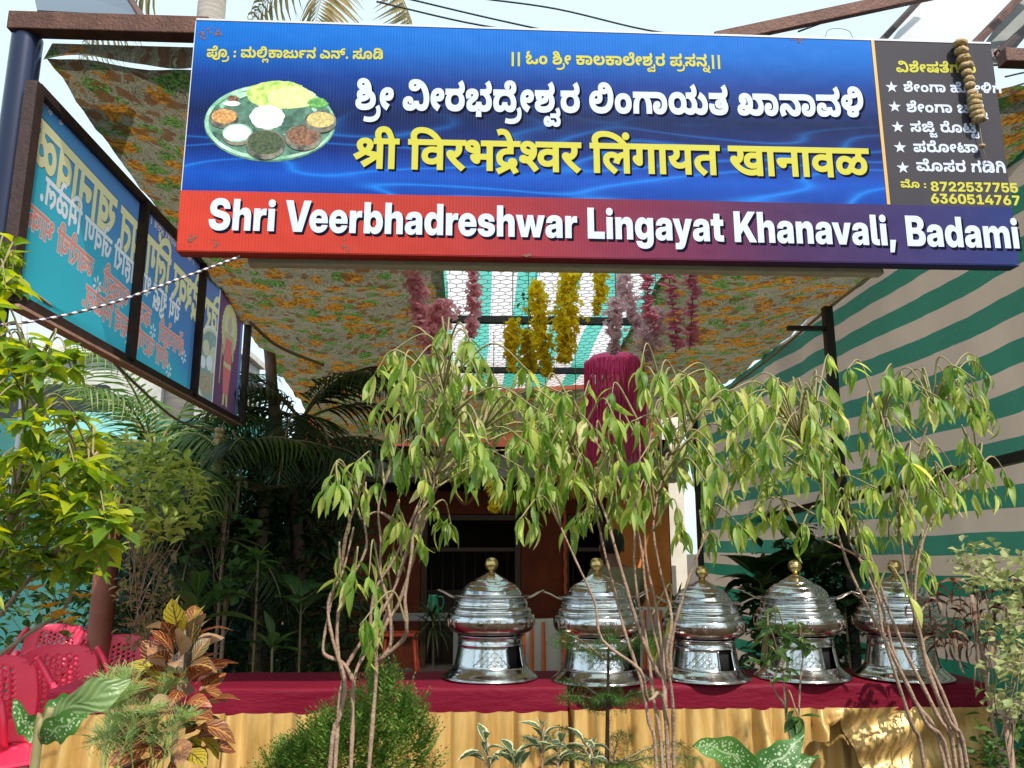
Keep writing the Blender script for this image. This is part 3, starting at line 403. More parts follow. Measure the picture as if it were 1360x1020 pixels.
[260,211,260,281,308,281,5332,281,5354,285,359,288,5364,291,5368,301,368,309,5368,321,5356,345,344,360,406,396,5431,365,5448,319,448,296,5448,281,5438,250,426,239,5412,224,5365,211,326,211]],
67:[[59,-6,5025,-6,4972,12,4932,42,4903,79,-107,97,-37,133,4976,108,5002,79,5031,66,48,66,5073,66,5100,94,100,119,5100,144,5079,180,5042,207,20,218,63,288,5097,272,5151,224,5184,160,184,118,5184,62,5123,-6]],
68:[[126,-6,5090,-6,5041,17,5015,60,15,89,5015,115,5038,153,5079,173,106,173,5145,173,5181,142,181,117,5181,109,5177,91,174,86,118,89,5119,91,5120,96,120,98,5120,106,5112,114,104,114,5096,114,5085,103,85,93,5085,79,5111,64,139,64,5168,64,5197,91,201,114,274,114,5276,88,5298,66,314,66,5332,66,5347,88,347,105,5347,121,5335,151,5314,179,5283,202,264,211,358,225,5380,209,5413,172,5430,127,430,99,5430,60,5402,14,5357,-6,331,-6,5304,-6,5264,7,5234,33,220,52,255,50,5237,31,5201,6,5157,-6],
[15,211,15,281,285,281,5310,281,5336,287,343,293,5349,298,5354,311,354,319,5354,332,5338,351,321,351,5308,351,5288,337,288,323,5288,320,5288,314,289,310,265,340,5269,345,5281,350,285,350,5298,350,5316,335,316,323,5316,309,5297,293,277,293,5257,293,5234,317,234,338,5234,354,5254,385,5294,404,326,404,5360,404,5406,379,5430,335,430,308,5430,282,5412,247,397,235,5387,228,5357,217,5317,211,290,211],
[490,-6,5447,-6,5385,30,355,63,400,114,5419,91,5454,66,477,66,5493,66,5512,81,512,98,5512,110,5510,130,5509,149,509,160,5509,202,5551,258,5624,287,671,287,5720,287,5790,260,5834,214,5856,157,856,126,5856,85,5825,26,5767,-6,727,-6,5692,-6,5643,16,5618,57,618,86,5618,107,5634,140,5665,159,686,159,5713,159,5738,136,738,117,5738,101,5720,81,703,81,5694,81,5677,88,671,97,679,108,5678,104,5677,97,677,94,5677,82,5695,60,717,60,5736,60,5761,76,5774,104,774,125,5774,150,5751,192,5706,216,674,216,5649,216,5612,202,5592,170,592,145,5592,135,5592,116,5593,96,593,83,5593,51,5567,12,5521,-6]],
69:[[319,-6,5281,-6,5231,24,210,53,246,53,5225,27,5185,2,5143,-6,122,-6,5089,-6,5045,16,5024,52,24,74,5024,94,5037,126,5072,157,103,175,5122,186,5136,201,136,210,5136,215,5132,222,5122,226,114,226,5101,226,5090,215,90,206,5090,200,5093,189,96,184,26,159,5020,170,5011,199,11,213,5011,235,5034,268,5080,287,117,287,5155,287,5199,265,5218,231,218,214,5218,194,5203,164,5170,136,141,118,5119,105,5107,92,107,83,5107,74,5121,64,137,64,5162,64,5189,92,191,114,265,114,5268,89,5291,66,313,66,5332,66,5351,83,351,98,5351,107,5346,125,340,132,412,164,5423,148,5434,111,434,91,5434,60,5408,16,5357,-6],
[295,148,5263,148,5218,163,5188,189,177,203,168,236,199,258,5217,234,5261,207,284,207,5301,207,5322,224,322,242,5322,249,5320,261,318,267,390,287,5395,277,5402,250,402,234,5402,210,5377,171,5330,148]],
70:[[116,-6,5071,-6,5018,51,18,105,5018,133,5034,178,5067,214,92,226,103,211,18,211,18,281,274,281,5299,281,5320,285,326,288,5331,291,5335,301,335,309,5335,321,5323,345,310,360,373,396,5398,365,5415,319,415,296,5415,281,5405,250,393,239,5388,233,5373,224,5355,217,344,215,346,234,5362,231,5389,209,5405,178,405,159,5405,149,5402,134,398,127,5396,124,5388,124,384,120,5369,106,5334,87,308,87,5289,87,5256,99,5236,124,236,143,5236,171,5275,198,305,198,5322,198,5347,190,356,184,5385,172,5415,123,415,92,5415,59,5384,15,5334,-6,303,-6,5266,-6,5213,24,194,52,231,56,5212,32,5178,5,5141,-6],
[135,66,5151,66,5170,89,173,108,247,108,5251,87,5274,65,297,65,5308,65,5328,72,5341,91,341,108,5341,122,5334,144,5319,157,307,157,5301,157,5291,152,291,145,5291,139,5302,133,309,133,5317,133,5329,139,5337,151,337,161,5337,170,5329,187,5308,202,5268,211,236,211,209,211,5183,211,5143,196,5115,170,5101,133,101,112,5101,88,5119,66]],
71:[[183,-6,5136,-6,5071,12,5033,43,5016,85,16,110,5016,115,5017,131,19,140,99,130,5098,127,5098,122,98,120,5098,110,5103,89,5119,71,5154,59,183,59,5206,59,5237,67,5256,80,5265,97,265,108,5265,116,5259,131,254,136,5253,138,5249,140,248,142,5241,147,5222,151,212,151,5199,151,5190,144,190,139,5190,134,5200,128,209,128,5217,128,5232,136,5241,152,241,164,5241,180,5229,201,5209,215,197,220,263,245,5285,230,5313,192,313,167,5313,165,5313,159,312,157,298,143,5289,127,5265,99,5227,82,199,82,5158,82,5122,114,122,138,5122,153,5137,179,5172,196,201,196,5219,196,5249,188,265,179,5268,178,5269,184,5271,190,272,190,5307,179,5339,130,339,101,5339,73,5317,33,5276,6,5218,-6],
[17,211,17,281,199,281,5224,281,5245,285,250,288,5256,291,5260,301,260,309,5260,321,5248,345,235,360,297,396,5322,365,5339,319,339,296,5339,281,5330,250,318,239,5303,224,5257,211,218,211]],
72:[[22,108,5022,167,5045,273,5087,363,115,396,184,396,5159,361,5119,273,5096,168,96,108,5096,19,5143,-124,185,-184,115,-184,5069,-126,5022,26]],
73:[[196,104,5196,46,5172,-61,5131,-151,102,-184,33,-184,5059,-148,5099,-60,5122,45,122,105,5122,193,5075,336,32,396,102,396,5148,338,5196,187]],
74:[[28,38,5028,62,5055,82,75,82,5094,82,5121,62,121,38,5121,15,5094,-6,75,-6,5055,-6,5028,15]],
75:[[268,-6,5241,-6,5201,9,5167,38,150,58,5141,68,5129,80,5121,85,116,85,5107,85,5098,73,98,64,5098,52,5108,29,117,16,43,-12,5030,4,5015,48,15,68,5015,94,5036,133,5078,156,110,156,5139,156,5185,132,209,104,5221,90,5239,73,5255,66,264,66,5278,66,5294,85,294,105,5294,126,5273,166,5236,199,211,211,16,211,16,281,236,281,5261,281,5282,285,288,288,5293,291,5297,301,297,309,5297,321,5285,345,272,360,335,396,5360,365,5377,319,377,296,5377,281,5367,250,355,239,5344,228,5313,216,293,214,281,214,304,224,5327,208,5359,171,5377,126,377,99,5377,47,5320,-6]],
76:[[33,38,5033,62,5060,82,80,82,5099,82,5126,62,126,38,5126,15,5099,-6,80,-6,5060,-6,5033,15],
[33,188,5033,213,5060,232,80,232,5099,232,5126,213,126,188,5126,165,5099,144,80,144,5060,144,5033,165]],
77:[[126,-6,5090,-6,5041,17,5015,60,15,89,5015,115,5038,153,5079,173,106,173,5145,173,5181,142,181,117,5181,109,5177,91,174,86,118,89,5119,91,5120,96,120,98,5120,106,5112,114,104,114,5096,114,5085,103,85,94,5085,79,5111,64,139,64,5168,64,5197,90,201,113,274,113,5276,88,5299,66,315,66,5328,66,5341,76,5347,91,347,100,5347,118,5333,154,321,170,395,200,5413,175,5430,121,430,92,5430,58,5403,15,5358,-6,330,-6,5303,-6,5264,7,5234,33,220,52,255,50,5237,31,5201,6,5157,-6],
[233,128,5213,128,5192,149,192,166,5192,183,5214,204,233,204,5252,204,5275,183,275,166,5275,149,5253,128],
[15,211,15,281,290,281,5314,281,5336,285,341,288,5347,291,5351,301,351,309,5351,321,5338,345,326,360,388,396,5413,365,5430,319,430,296,5430,281,5420,250,409,239,5394,224,5347,211,308,211]],
78:[[88,-70,88,356,163,356,163,-70]],
79:[[122,-6,5089,-6,5045,16,5024,52,24,74,5024,94,5037,126,5072,157,103,175,5122,186,5136,201,136,210,5136,215,5132,222,5122,226,114,226,5101,226,5090,215,90,206,5090,200,5093,189,96,184,26,159,5020,170,5011,199,11,213,5011,235,5034,268,5080,287,117,287,5155,287,5199,265,5218,231,218,214,5218,194,5203,164,5170,136,141,118,5119,105,5107,92,107,83,5107,74,5121,64,137,64,5162,64,5189,92,191,114,265,114,5268,88,5294,66,314,66,5336,66,5362,93,362,118,5362,141,5342,179,5307,208,283,218,316,268,5353,252,5411,208,5445,150,445,111,5445,77,5420,24,5365,-6,321,-6,5287,-6,5238,18,217,44,237,42,5218,21,5180,0,5142,-6],
[185,-73,192,3,263,3,270,-73],
[258,211,258,281,305,281,5329,281,5351,285,356,288,5362,291,5366,301,366,309,5366,321,5353,345,341,360,403,396,5428,365,5445,319,445,296,5445,281,5436,250,424,239,5409,224,5362,211,323,211]],
80:[[126,-6,5090,-6,5041,17,5015,60,15,89,5015,115,5038,153,5079,173,106,173,5145,173,5181,142,181,117,5181,109,5177,91,174,86,118,89,5119,91,5120,96,120,98,5120,106,5112,114,104,114,5096,114,5085,103,85,93,5085,79,5111,64,139,64,5168,64,5197,91,201,114,274,114,5276,88,5298,66,314,66,5332,66,5347,88,347,105,5347,121,5335,151,5314,179,5283,202,264,211,358,224,5380,208,5412,171,5430,126,430,99,5430,60,5402,14,5357,-6,331,-6,5304,-6,5264,7,5234,33,220,52,255,50,5237,31,5201,6,5157,-6],
[15,211,15,281,290,281,5314,281,5336,285,341,288,5347,291,5351,301,351,309,5351,321,5338,345,326,360,388,396,5413,365,5430,319,430,296,5430,281,5420,250,409,239,5394,224,5347,211,308,211],
[493,-6,5451,-6,5387,30,356,64,400,115,5417,92,5454,66,480,66,5505,66,5533,94,533,119,5533,144,5511,180,5475,207,452,218,495,288,5529,272,5584,224,5616,160,616,118,5616,81,5589,24,5534,-6]],
81:[[171,-6,5127,-6,5068,21,5032,65,5017,118,17,144,5017,184,5052,249,5120,287,169,287,5212,287,5270,260,5305,216,5321,163,321,138,5321,95,5285,30,5218,-6],
[169,67,5190,67,5221,82,5237,114,237,137,5237,160,5222,196,5191,216,169,216,5148,216,5118,201,5100,169,100,144,5100,121,5117,86,5148,67],
[385,-6,5343,-6,5280,27,252,58,288,119,5307,94,5345,66,371,66,5396,66,5424,94,424,119,5424,143,5402,180,5366,208,343,218,383,263,5419,248,5475,208,5507,154,507,119,5507,89,5491,43,5460,11,5415,-6],
[570,-6,5530,-6,5466,28,439,59,474,119,5494,94,5531,66,557,66,5583,66,5611,94,611,119,5611,144,5589,180,5552,207,530,218,573,288,5607,272,5661,224,5694,160,694,118,5694,81,5667,24,5612,-6],
[507,296,5507,281,5498,250,486,239,5471,224,5425,211,386,211,324,211,324,281,367,281,5392,281,5413,285,418,288,5424,291,5428,301,428,309,5428,321,5416,345,403,360,465,396,5490,365,5507,319]],
82:[[177,-6,5127,-6,5056,24,5018,81,18,122,5018,146,5033,185,5064,214,89,223,100,211,18,211,18,281,196,281,5220,281,5242,285,247,288,5252,291,5257,301,257,309,5257,321,5244,345,232,360,294,396,5319,365,5336,319,336,295,5336,280,5326,251,316,240,5308,232,5285,219,268,216,280,224,5300,213,5324,182,5336,145,336,122,5336,82,5299,25,5228,-6],
[177,67,5203,67,5236,86,5252,117,252,138,5252,160,5235,193,5201,211,177,211,5152,211,5118,192,5101,158,101,138,5101,103,5142,67]],
83:[[212,-6,5150,-6,5062,36,5015,110,15,158,5015,199,5048,256,5105,287,142,287,5172,287,5213,265,5234,227,234,203,5234,177,5212,140,5170,121,139,121,5118,121,5084,132,5058,150,50,158,63,215,5067,207,5082,190,5104,178,119,178,5139,178,5159,193,159,205,5159,216,5147,228,137,228,5125,228,5105,214,5093,184,93,158,5093,133,5118,91,5171,67,211,67,5243,67,5292,84,5319,119,319,144,5319,170,5291,204,261,218,305,288,5351,266,5403,192,403,145,5403,103,5364,34,5280,-6]],
84:[[200,-6,5172,-6,5128,6,5102,31,102,51,5102,62,5115,83,126,91,143,74,5101,79,5043,111,5013,161,13,190,5013,218,5038,261,5086,287,119,287,5142,287,5180,270,5202,238,202,212,5202,192,5184,160,5148,142,121,142,5097,142,5057,153,47,160,50,200,5060,195,5084,186,99,186,5119,186,5135,199,135,210,5135,218,5124,229,114,229,5099,229,5080,209,80,192,5080,179,5088,158,5113,143,5162,134,201,134,5250,134,5298,156,298,177,5298,190,5280,207,263,211,229,211,229,281,243,281,5267,281,5289,285,294,288,5300,291,5304,301,304,309,5304,321,5291,345,279,360,341,396,5366,365,5383,319,383,295,5383,268,5356,229,332,220,327,237,5343,232,5368,212,5382,184,382,167,5382,145,5365,112,5332,88,5288,74,261,72,281,93,5291,84,5302,65,302,50,5302,25,5252,-6],
[202,46,5214,46,5227,53,227,62,5227,68,5214,77,202,78,5191,77,5177,69,177,62,5177,55,5189,46]],
85:[[126,-6,5090,-6,5041,17,5015,60,15,89,5015,115,5038,153,5079,173,106,173,5145,173,5181,142,181,117,5181,109,5177,91,174,86,118,89,5119,91,5120,96,120,98,5120,106,5112,114,104,114,5096,114,5085,103,85,93,5085,79,5111,64,139,64,5168,64,5197,91,201,114,274,114,5276,88,5298,66,314,66,5332,66,5347,88,347,105,5347,121,5335,151,5314,179,5283,202,264,211,358,224,5380,208,5412,171,5430,126,430,99,5430,60,5402,14,5357,-6,331,-6,5304,-6,5264,7,5234,33,220,52,255,50,5237,31,5201,6,5157,-6],
[15,211,15,281,290,281,5314,281,5336,285,341,288,5347,291,5351,301,351,309,5351,321,5338,345,326,360,388,396,5413,365,5430,319,430,296,5430,281,5420,250,409,239,5394,224,5347,211,308,211]],
86:[[154,-6,5113,-6,5050,13,5015,53,15,83,5015,108,5040,140,5086,161,119,168,5139,172,5161,180,5170,190,170,198,5170,205,5163,213,5153,216,146,216,5139,216,5127,213,5121,205,121,198,5121,195,5122,188,124,185,43,159,5038,168,5034,186,34,195,5034,210,5060,234,5110,248,147,248,5169,248,5212,233,5239,206,239,186,5239,164,5222,135,5182,116,149,109,5128,105,5105,98,5097,90,97,84,5097,78,5107,69,5132,64,154,64,5189,64,5238,82,5263,115,263,138,5263,164,5246,199,5222,221,211,228,211,243,259,254,5291,240,5329,202,5345,158,345,136,5345,93,5304,29,5220,-6],
[16,211,16,281,206,281,5231,281,5252,285,257,288,5263,291,5267,301,267,309,5267,321,5255,345,242,360,304,396,5329,365,5347,319,347,296,5347,281,5337,250,325,239,5315,229,5288,217,5251,211,225,211,186,211,149,222,97,211]],
87:[[126,-6,5090,-6,5041,17,5015,60,15,89,5015,115,5038,153,5079,173,106,173,5145,173,5181,142,181,117,5181,109,5177,91,174,86,118,89,5119,91,5120,96,120,98,5120,106,5112,114,104,114,5096,114,5085,103,85,94,5085,79,5111,64,139,64,5168,64,5197,90,201,113,272,113,5274,88,5301,62,322,62,5334,62,5353,71,5362,89,362,100,5362,117,5347,153,334,170,408,200,5426,175,5443,121,443,92,5443,60,5416,20,392,8,5384,4,5365,-2,5345,-6,335,-6,5305,-6,5264,7,5234,33,221,51,255,50,5237,31,5201,6,5157,-6],
[233,128,5213,128,5192,149,192,166,5192,183,5214,204,233,204,5252,204,5275,183,275,166,5275,149,5253,128],
[377,-34,350,8,349,18,273,129,317,157,394,44,402,39,430,-1],
[15,211,15,281,303,281,5327,281,5349,285,354,288,5359,291,5363,301,363,309,5363,321,5351,345,339,360,401,396,5426,365,5443,319,443,296,5443,281,5433,250,421,239,5407,224,5360,211,321,211]],
88:[[269,-6,5242,-6,5201,9,5167,38,150,58,5141,68,5129,80,5121,85,116,85,5107,85,5098,73,98,64,5098,52,5108,29,117,16,43,-12,5030,4,5015,48,15,68,5015,94,5036,133,5078,156,110,156,5129,156,5160,145,5191,121,209,101,5220,89,5237,73,5254,66,264,66,5279,66,5294,83,294,100,5294,117,5279,154,268,170,342,200,5359,175,5377,121,377,93,5377,44,5320,-6],
[205,131,5185,131,5163,152,163,169,5163,186,5185,208,205,208,5223,208,5246,186,246,169,5246,152,5224,131],
[16,211,16,281,237,281,5261,281,5283,285,288,288,5293,291,5297,301,297,309,5297,321,5285,345,273,360,335,396,5360,365,5377,319,377,296,5377,281,5367,250,355,239,5341,224,5294,211,255,211]],
89:[[155,-6,5113,-6,5050,24,5015,83,15,126,5015,164,5047,224,5110,258,156,258,5203,258,5265,223,5297,163,297,126,5297,85,5263,26,5200,-6],
[155,62,5185,62,5214,99,214,126,5214,157,5184,191,157,191,5136,191,5111,174,5098,145,98,127,5098,97,5128,62]],
90:[[244,127,5244,86,5213,26,5155,-6,116,-6,5081,-6,5032,16,5006,57,6,86,5006,107,5023,140,5054,159,75,159,5101,159,5126,136,126,117,5126,101,5109,81,91,81,5083,81,5065,88,59,97,67,108,5067,104,5066,97,66,94,5066,82,5083,60,105,60,5124,60,5150,76,5163,106,163,126,5163,147,5150,179,137,188,5128,196,5105,206,5069,211,40,211,-132,211,-132,281,52,281,5092,281,5146,272,5184,255,199,242,5222,222,5244,164]],
91:[[45,-6,5003,-6,4940,30,-91,64,-48,115,4970,92,5007,66,33,66,5058,66,5086,94,86,119,5086,144,5064,180,5027,207,5,218,48,288,5082,272,5136,224,5169,160,169,118,5169,81,5142,24,5087,-6]],
92:[[43,-6,4999,-6,4938,30,-93,63,-47,114,4971,91,5006,66,29,66,5045,66,5064,81,64,98,5064,110,5063,130,5061,149,61,160,5061,202,5103,258,5176,287,223,287,5272,287,5342,260,5387,214,5408,157,408,126,5408,85,5377,26,5320,-6,280,-6,5244,-6,5195,16,5170,57,170,86,5170,107,5186,140,5217,159,239,159,5265,159,5290,136,290,117,5290,101,5273,81,255,81,5246,81,5229,88,223,97,231,108,5231,104,5230,97,230,94,5230,82,5247,60,270,60,5288,60,5313,76,5326,104,326,125,5326,150,5303,192,5259,216,226,216,5201,216,5164,202,5144,170,144,145,5144,135,5145,116,5145,96,145,83,5145,51,5119,12,5073,-6]],
93:[[237,203,5237,177,5215,140,5173,121,142,121,5109,121,5065,144,52,158,63,215,5068,207,5082,190,5104,178,119,178,5139,178,5159,193,159,206,5159,216,5147,228,137,228,5125,228,5105,215,5093,189,93,169,93,156,5093,132,5114,97,5149,71,171,60,127,-6,5093,12,5042,58,5014,120,14,159,5014,199,5046,256,5102,287,139,287,5171,287,5215,265,5237,227]],
94:[[173,351,5211,351,5267,326,5305,280,5325,217,325,180,5325,145,5309,78,5281,18,262,-6,195,34,5215,66,5241,136,241,179,5241,203,5232,240,5215,265,5190,278,174,278,5151,278,5121,254,5106,209,106,179,5106,139,5128,71,152,34,84,-6,5066,18,5038,77,5022,145,22,182,5022,217,5041,278,5079,325,5135,351]],
95:[[295,211,139,211,5124,211,5111,210,107,208,5103,206,5097,198,97,193,5097,188,5102,181,106,178,5110,176,5122,174,134,174,210,174,210,105,140,105,5131,105,5121,104,5114,103,111,102,5107,100,5101,93,101,88,5101,81,5109,73,5123,70,132,70,143,70,143,0,125,0,5105,0,5066,7,5035,24,5016,54,16,78,5016,92,5027,117,5048,137,65,144,63,131,5041,142,5013,177,13,206,5013,222,5025,247,36,256,5047,265,5076,276,5116,281,145,281,295,281]],
96:[[97,311,138,311,138,0,97,0]],
97:[[-95,308,4894,325,4880,363,-120,381,4880,414,4924,448,-42,448,4974,448,5000,442,10,436,0,403,4991,408,4972,414,-39,414,4941,414,4920,391,-80,374,4920,357,4934,326,-54,308]],
98:[[0,311,294,311,294,276,0,276],
[286,185,218,185,5197,185,189,186,5207,172,5229,132,229,109,5229,86,5208,55,5175,40,155,40,5128,40,5080,70,5036,141,16,200,51,213,5074,146,5124,76,153,76,5169,76,5190,94,190,114,5190,136,5159,174,136,188,151,220,286,220]],
99:[[0,311,258,311,258,276,0,276],
[268,174,5258,178,247,178,5235,178,5210,166,5187,134,178,104,140,116,5146,139,156,156,5144,166,5120,176,104,176,5084,176,5063,154,63,136,5063,116,5084,82,5126,44,154,20,128,-6,5098,19,5050,64,5022,111,22,138,5022,164,5047,198,5084,213,102,213,5124,213,5160,198,177,185,5206,213,250,213,5257,213,5272,211,278,208]],
100:[[61,94,5044,94,5020,112,20,128,5020,142,5038,157,52,157,5061,157,5080,150,96,138,5120,146,5152,189,152,222,5152,250,5123,283,100,283,5084,283,5069,270,69,258,5069,250,5078,233,5107,221,135,220,126,185,5080,188,5033,230,33,258,5033,284,5068,316,102,316,5126,316,5166,294,5192,252,192,220,5192,186,5158,127,127,110,5150,91,5192,44,207,22,175,0,5150,36,5108,82,90,97,5076,94]],
101:[[388,276,226,276,226,174,5250,200,284,200,5317,200,5358,158,358,120,5358,96,5343,44,326,20,290,40,5302,56,5318,98,318,118,5318,142,5298,165,281,165,5254,165,226,129,226,0,186,0,186,87,5174,77,5138,59,113,59,5090,59,5048,78,5023,116,23,145,5023,185,5078,232,122,232,5134,232,5162,228,170,227,166,190,5158,192,5134,196,124,196,5096,196,5064,170,64,146,5064,120,5094,94,114,94,5136,94,5170,115,186,130,186,276,0,276,0,311,388,311]],
102:[[364,276,364,0,324,0,324,22,5306,13,5265,4,244,4,5190,4,5092,57,42,120,5029,137,5020,160,20,169,5020,180,5035,196,52,196,5064,196,5083,185,90,175,5101,184,5108,214,108,229,5108,242,5105,266,100,276,0,276,0,311,416,311,416,276],
[267,116,5284,116,5314,130,324,140,324,276,140,276,5149,257,149,229,5149,188,5114,140,83,126,5118,84,5196,40,245,40,5266,40,5306,50,324,61,324,99,5312,92,5280,82,260,82,5237,82,5200,102,5178,136,178,160,5178,196,5226,236,266,236,5274,236,5301,234,308,232,305,197,5298,199,5279,202,270,202,5246,202,5218,180,218,158,5218,136,5246,116]],
103:[[104,276,104,117,5104,104,5092,89,80,89,5067,89,5040,110,5020,140,20,154,5020,166,5034,180,51,180,64,180,64,276,0,276,0,311,289,311,289,276,237,276,237,0,196,0,196,276]],
104:[[21,2,106,40,5084,45,5046,68,5023,106,23,136,5023,158,5038,190,51,200,5068,215,5116,228,145,228,148,228,148,276,0,276,0,311,267,311,267,276,188,276,188,192,164,192,5134,192,5099,186,86,178,5076,170,5063,147,63,131,5063,104,5102,70,144,70,5146,70,5152,70,156,70,5153,80,153,88,5153,106,5174,120,186,120,5208,120,5230,96,230,81,5230,65,5216,48,205,43,5211,31,5228,6,240,-12,206,-29,5196,-12,5177,23,171,36,41,-33]],
105:[[22,26,107,76,5080,81,64,97,5052,110,5040,147,40,179,40,276,0,276,0,311,292,311,292,276,240,276,240,0,199,0,199,96,46,-6],
[199,276,80,276,80,184,5080,164,5083,140,5090,126,95,120,5106,108,131,108,5150,108,5186,128,199,140]],
106:[[122,20,98,54,224,129,5194,135,5148,149,128,157,5107,143,5062,114,38,101,14,135,5034,145,5073,166,92,177,5065,196,5044,232,44,252,5044,278,5087,316,124,316,5156,316,5200,280,200,250,5200,228,5177,194,160,180,5182,172,5242,158,268,155,268,276,230,276,230,311,361,311,361,276,309,276,309,0,268,0,268,117],
[84,248,5084,236,5101,210,124,196,5140,208,5159,234,159,250,5159,267,5139,283,122,283,5108,283,5084,266]],
107:[[324,276,272,276,272,0,232,0,232,82,5220,74,5184,59,158,59,5120,59,5070,102,70,138,5070,152,5083,178,92,186,19,184,19,220,166,220,5174,220,5192,220,194,220,191,185,175,185,5146,185,5110,160,110,137,5110,116,5140,94,158,94,5184,94,5219,116,232,130,232,276,0,276,0,311,324,311]],
108:[[326,276,326,0,286,0,286,185,218,185,5197,185,189,186,5207,172,5229,132,229,109,5229,86,5208,55,5175,40,155,40,5128,40,5080,70,5036,141,16,200,51,213,5074,146,5124,76,153,76,5169,76,5190,94,190,114,5190,136,5159,174,136,188,151,220,286,220,286,276,0,276,0,311,378,311,378,276]],
109:[[260,276,186,276,186,174,158,174,5134,174,5102,166,90,159,5063,140,63,108,5063,84,5085,52,5120,37,142,37,5168,37,5206,50,228,60,241,24,5219,14,5170,0,143,0,5108,0,5054,26,5023,75,23,110,5023,142,5057,187,5112,210,144,210,145,210,145,276,0,276,0,311,260,311]],
110:[[179,111,5164,111,5136,104,124,98,5100,112,5068,150,68,176,5068,190,5078,210,87,216,5098,225,5130,232,154,232,200,232,200,276,0,276,0,311,296,311,296,276,241,276,241,197,149,197,5134,197,5120,194,116,190,5108,184,108,174,5108,162,5122,145,130,138,5154,147,181,147,5218,147,5267,110,267,77,5267,44,5218,0,168,0,5120,0,5042,44,12,79,43,104,5072,70,5131,37,168,37,5226,37,226,76,5226,94,5202,111]],
111:[[317,276,317,0,276,0,276,276,210,276,210,160,5210,140,5202,110,192,99,5182,86,5149,73,126,73,5079,73,57,102,5048,114,5040,149,40,176,40,276,0,276,0,311,368,311,368,276],
[124,108,5150,108,160,124,5166,133,5170,155,170,176,170,276,80,276,80,176,5080,157,5084,134,89,126,5094,118,5111,108]],
112:[[240,276,240,0,200,0,200,164,146,164,5115,164,5084,158,75,150,5063,140,63,118,5063,94,5100,48,136,20,108,-6,5086,14,5046,54,5022,97,22,121,5022,138,5036,166,46,176,5061,188,5102,200,136,200,200,200,200,276,0,276,0,311,292,311,292,276]],
113:[[276,276,276,0,236,0,236,90,5222,80,5182,66,154,66,5112,66,5052,114,42,161,5089,171,5128,206,128,234,5128,258,5104,284,86,284,5073,284,5057,272,57,260,5057,235,98,230,94,196,5061,200,5023,230,23,260,5023,288,5060,316,86,316,5106,316,5144,298,5168,262,168,234,5168,198,5128,152,91,137,5102,119,5132,102,157,102,5183,102,5220,122,236,138,236,276,195,276,195,311,328,311,328,276]],
114:[[0,311,284,311,284,276,233,276,233,0,192,0,192,149,102,149,102,122,5102,108,5088,94,76,94,5064,94,5038,115,5018,145,18,159,5018,170,5032,184,49,184,192,184,192,276,0,276]],
115:[[-84,308,4905,347,4884,392,4860,412,-158,412,4832,412,4814,407,-192,404,-204,441,4815,448,-159,448,4868,448,4908,422,4939,361,-47,308],
[-56,410,4944,422,4960,440,-29,440,4982,440,4999,422,-1,410,4999,398,4982,382,-29,382,4960,382,4944,398]],
116:[[240,276,240,0,199,0,199,96,5184,86,5150,73,127,73,5107,73,5074,86,64,97,5052,110,5040,147,40,179,40,276,0,276,0,311,292,311,292,276],
[199,276,80,276,80,184,5080,164,5083,140,5090,126,95,120,5106,108,132,108,5152,108,5186,128,199,140]],
117:[[87,316,5106,316,5134,306,146,293,5154,284,5166,250,166,218,166,160,266,160,266,276,201,276,201,311,358,311,358,276,307,276,307,0,266,0,266,125,166,125,166,106,5166,90,5152,76,142,76,5132,76,5111,88,5093,108,5082,130,82,139,5082,148,5096,160,112,160,126,160,126,213,5126,236,5122,262,116,269,5106,284,84,284,5071,284,5057,271,57,260,5057,246,5080,232,109,230,105,194,5068,198,5023,228,23,260,5023,290,5061,316]],
118:[[254,276,254,0,214,0,214,125,104,125,104,106,5104,90,5089,76,80,76,5070,76,5049,88,5031,108,5020,130,20,139,5020,148,5033,160,50,160,63,160,63,276,0,276,0,311,306,311,306,276],
[214,276,104,276,104,160,214,160]],
119:[[298,311,298,276,246,276,246,0,205,0,205,90,5191,80,5152,66,126,66,5082,66,5026,126,19,176,5050,183,5080,206,80,228,5080,242,5068,266,62,276,0,276,0,311],
[64,150,5074,126,5105,102,130,102,5154,102,5192,122,205,137,205,276,106,276,5120,250,120,222,5120,168]],
120:[[198,21,170,-6,5141,18,5089,68,5049,112,38,128,5026,144,5020,162,20,170,5020,180,5035,196,52,196,5064,196,5083,185,90,174,5110,184,5128,214,128,234,5128,246,5123,268,120,276,0,276,0,311,212,311,212,276,160,276,5168,258,168,229,5168,202,5146,164,5108,137,84,127,5106,101,5166,46]],
121:[[378,-69,344,-83,316,-4,5300,-24,5258,-60,5205,-82,172,-82,5128,-82,5080,-44,80,-15,5080,-6,5085,11,90,19,5060,27,5020,62,20,92,5020,121,5058,158,88,158,5114,158,5147,132,147,110,5147,101,5138,78,128,69,99,88,5109,96,109,108,5109,114,5100,127,88,127,5075,127,5056,106,56,90,5056,74,5075,56,5104,48,120,46,5136,53,156,53,5161,53,5172,52,176,52,172,18,5170,18,5164,18,162,18,5142,18,5119,2,119,-12,5119,-30,5148,-48,169,-48,5210,-48,5274,-1,300,36,5294,36,5286,34,282,34,5262,34,5218,45,5182,68,5159,108,159,136,5159,158,5174,190,186,200,5203,215,5251,228,281,228,283,228,283,276,0,276,0,311,403,311,403,276,324,276,324,192,300,192,5270,192,5234,186,222,178,5212,170,5199,147,199,131,5199,104,5239,70,281,70,5282,70,5288,70,291,70,5290,75,5289,84,289,88,5289,106,5310,120,322,120,5344,120,5366,96,366,81,5366,65,5350,46,336,42]],
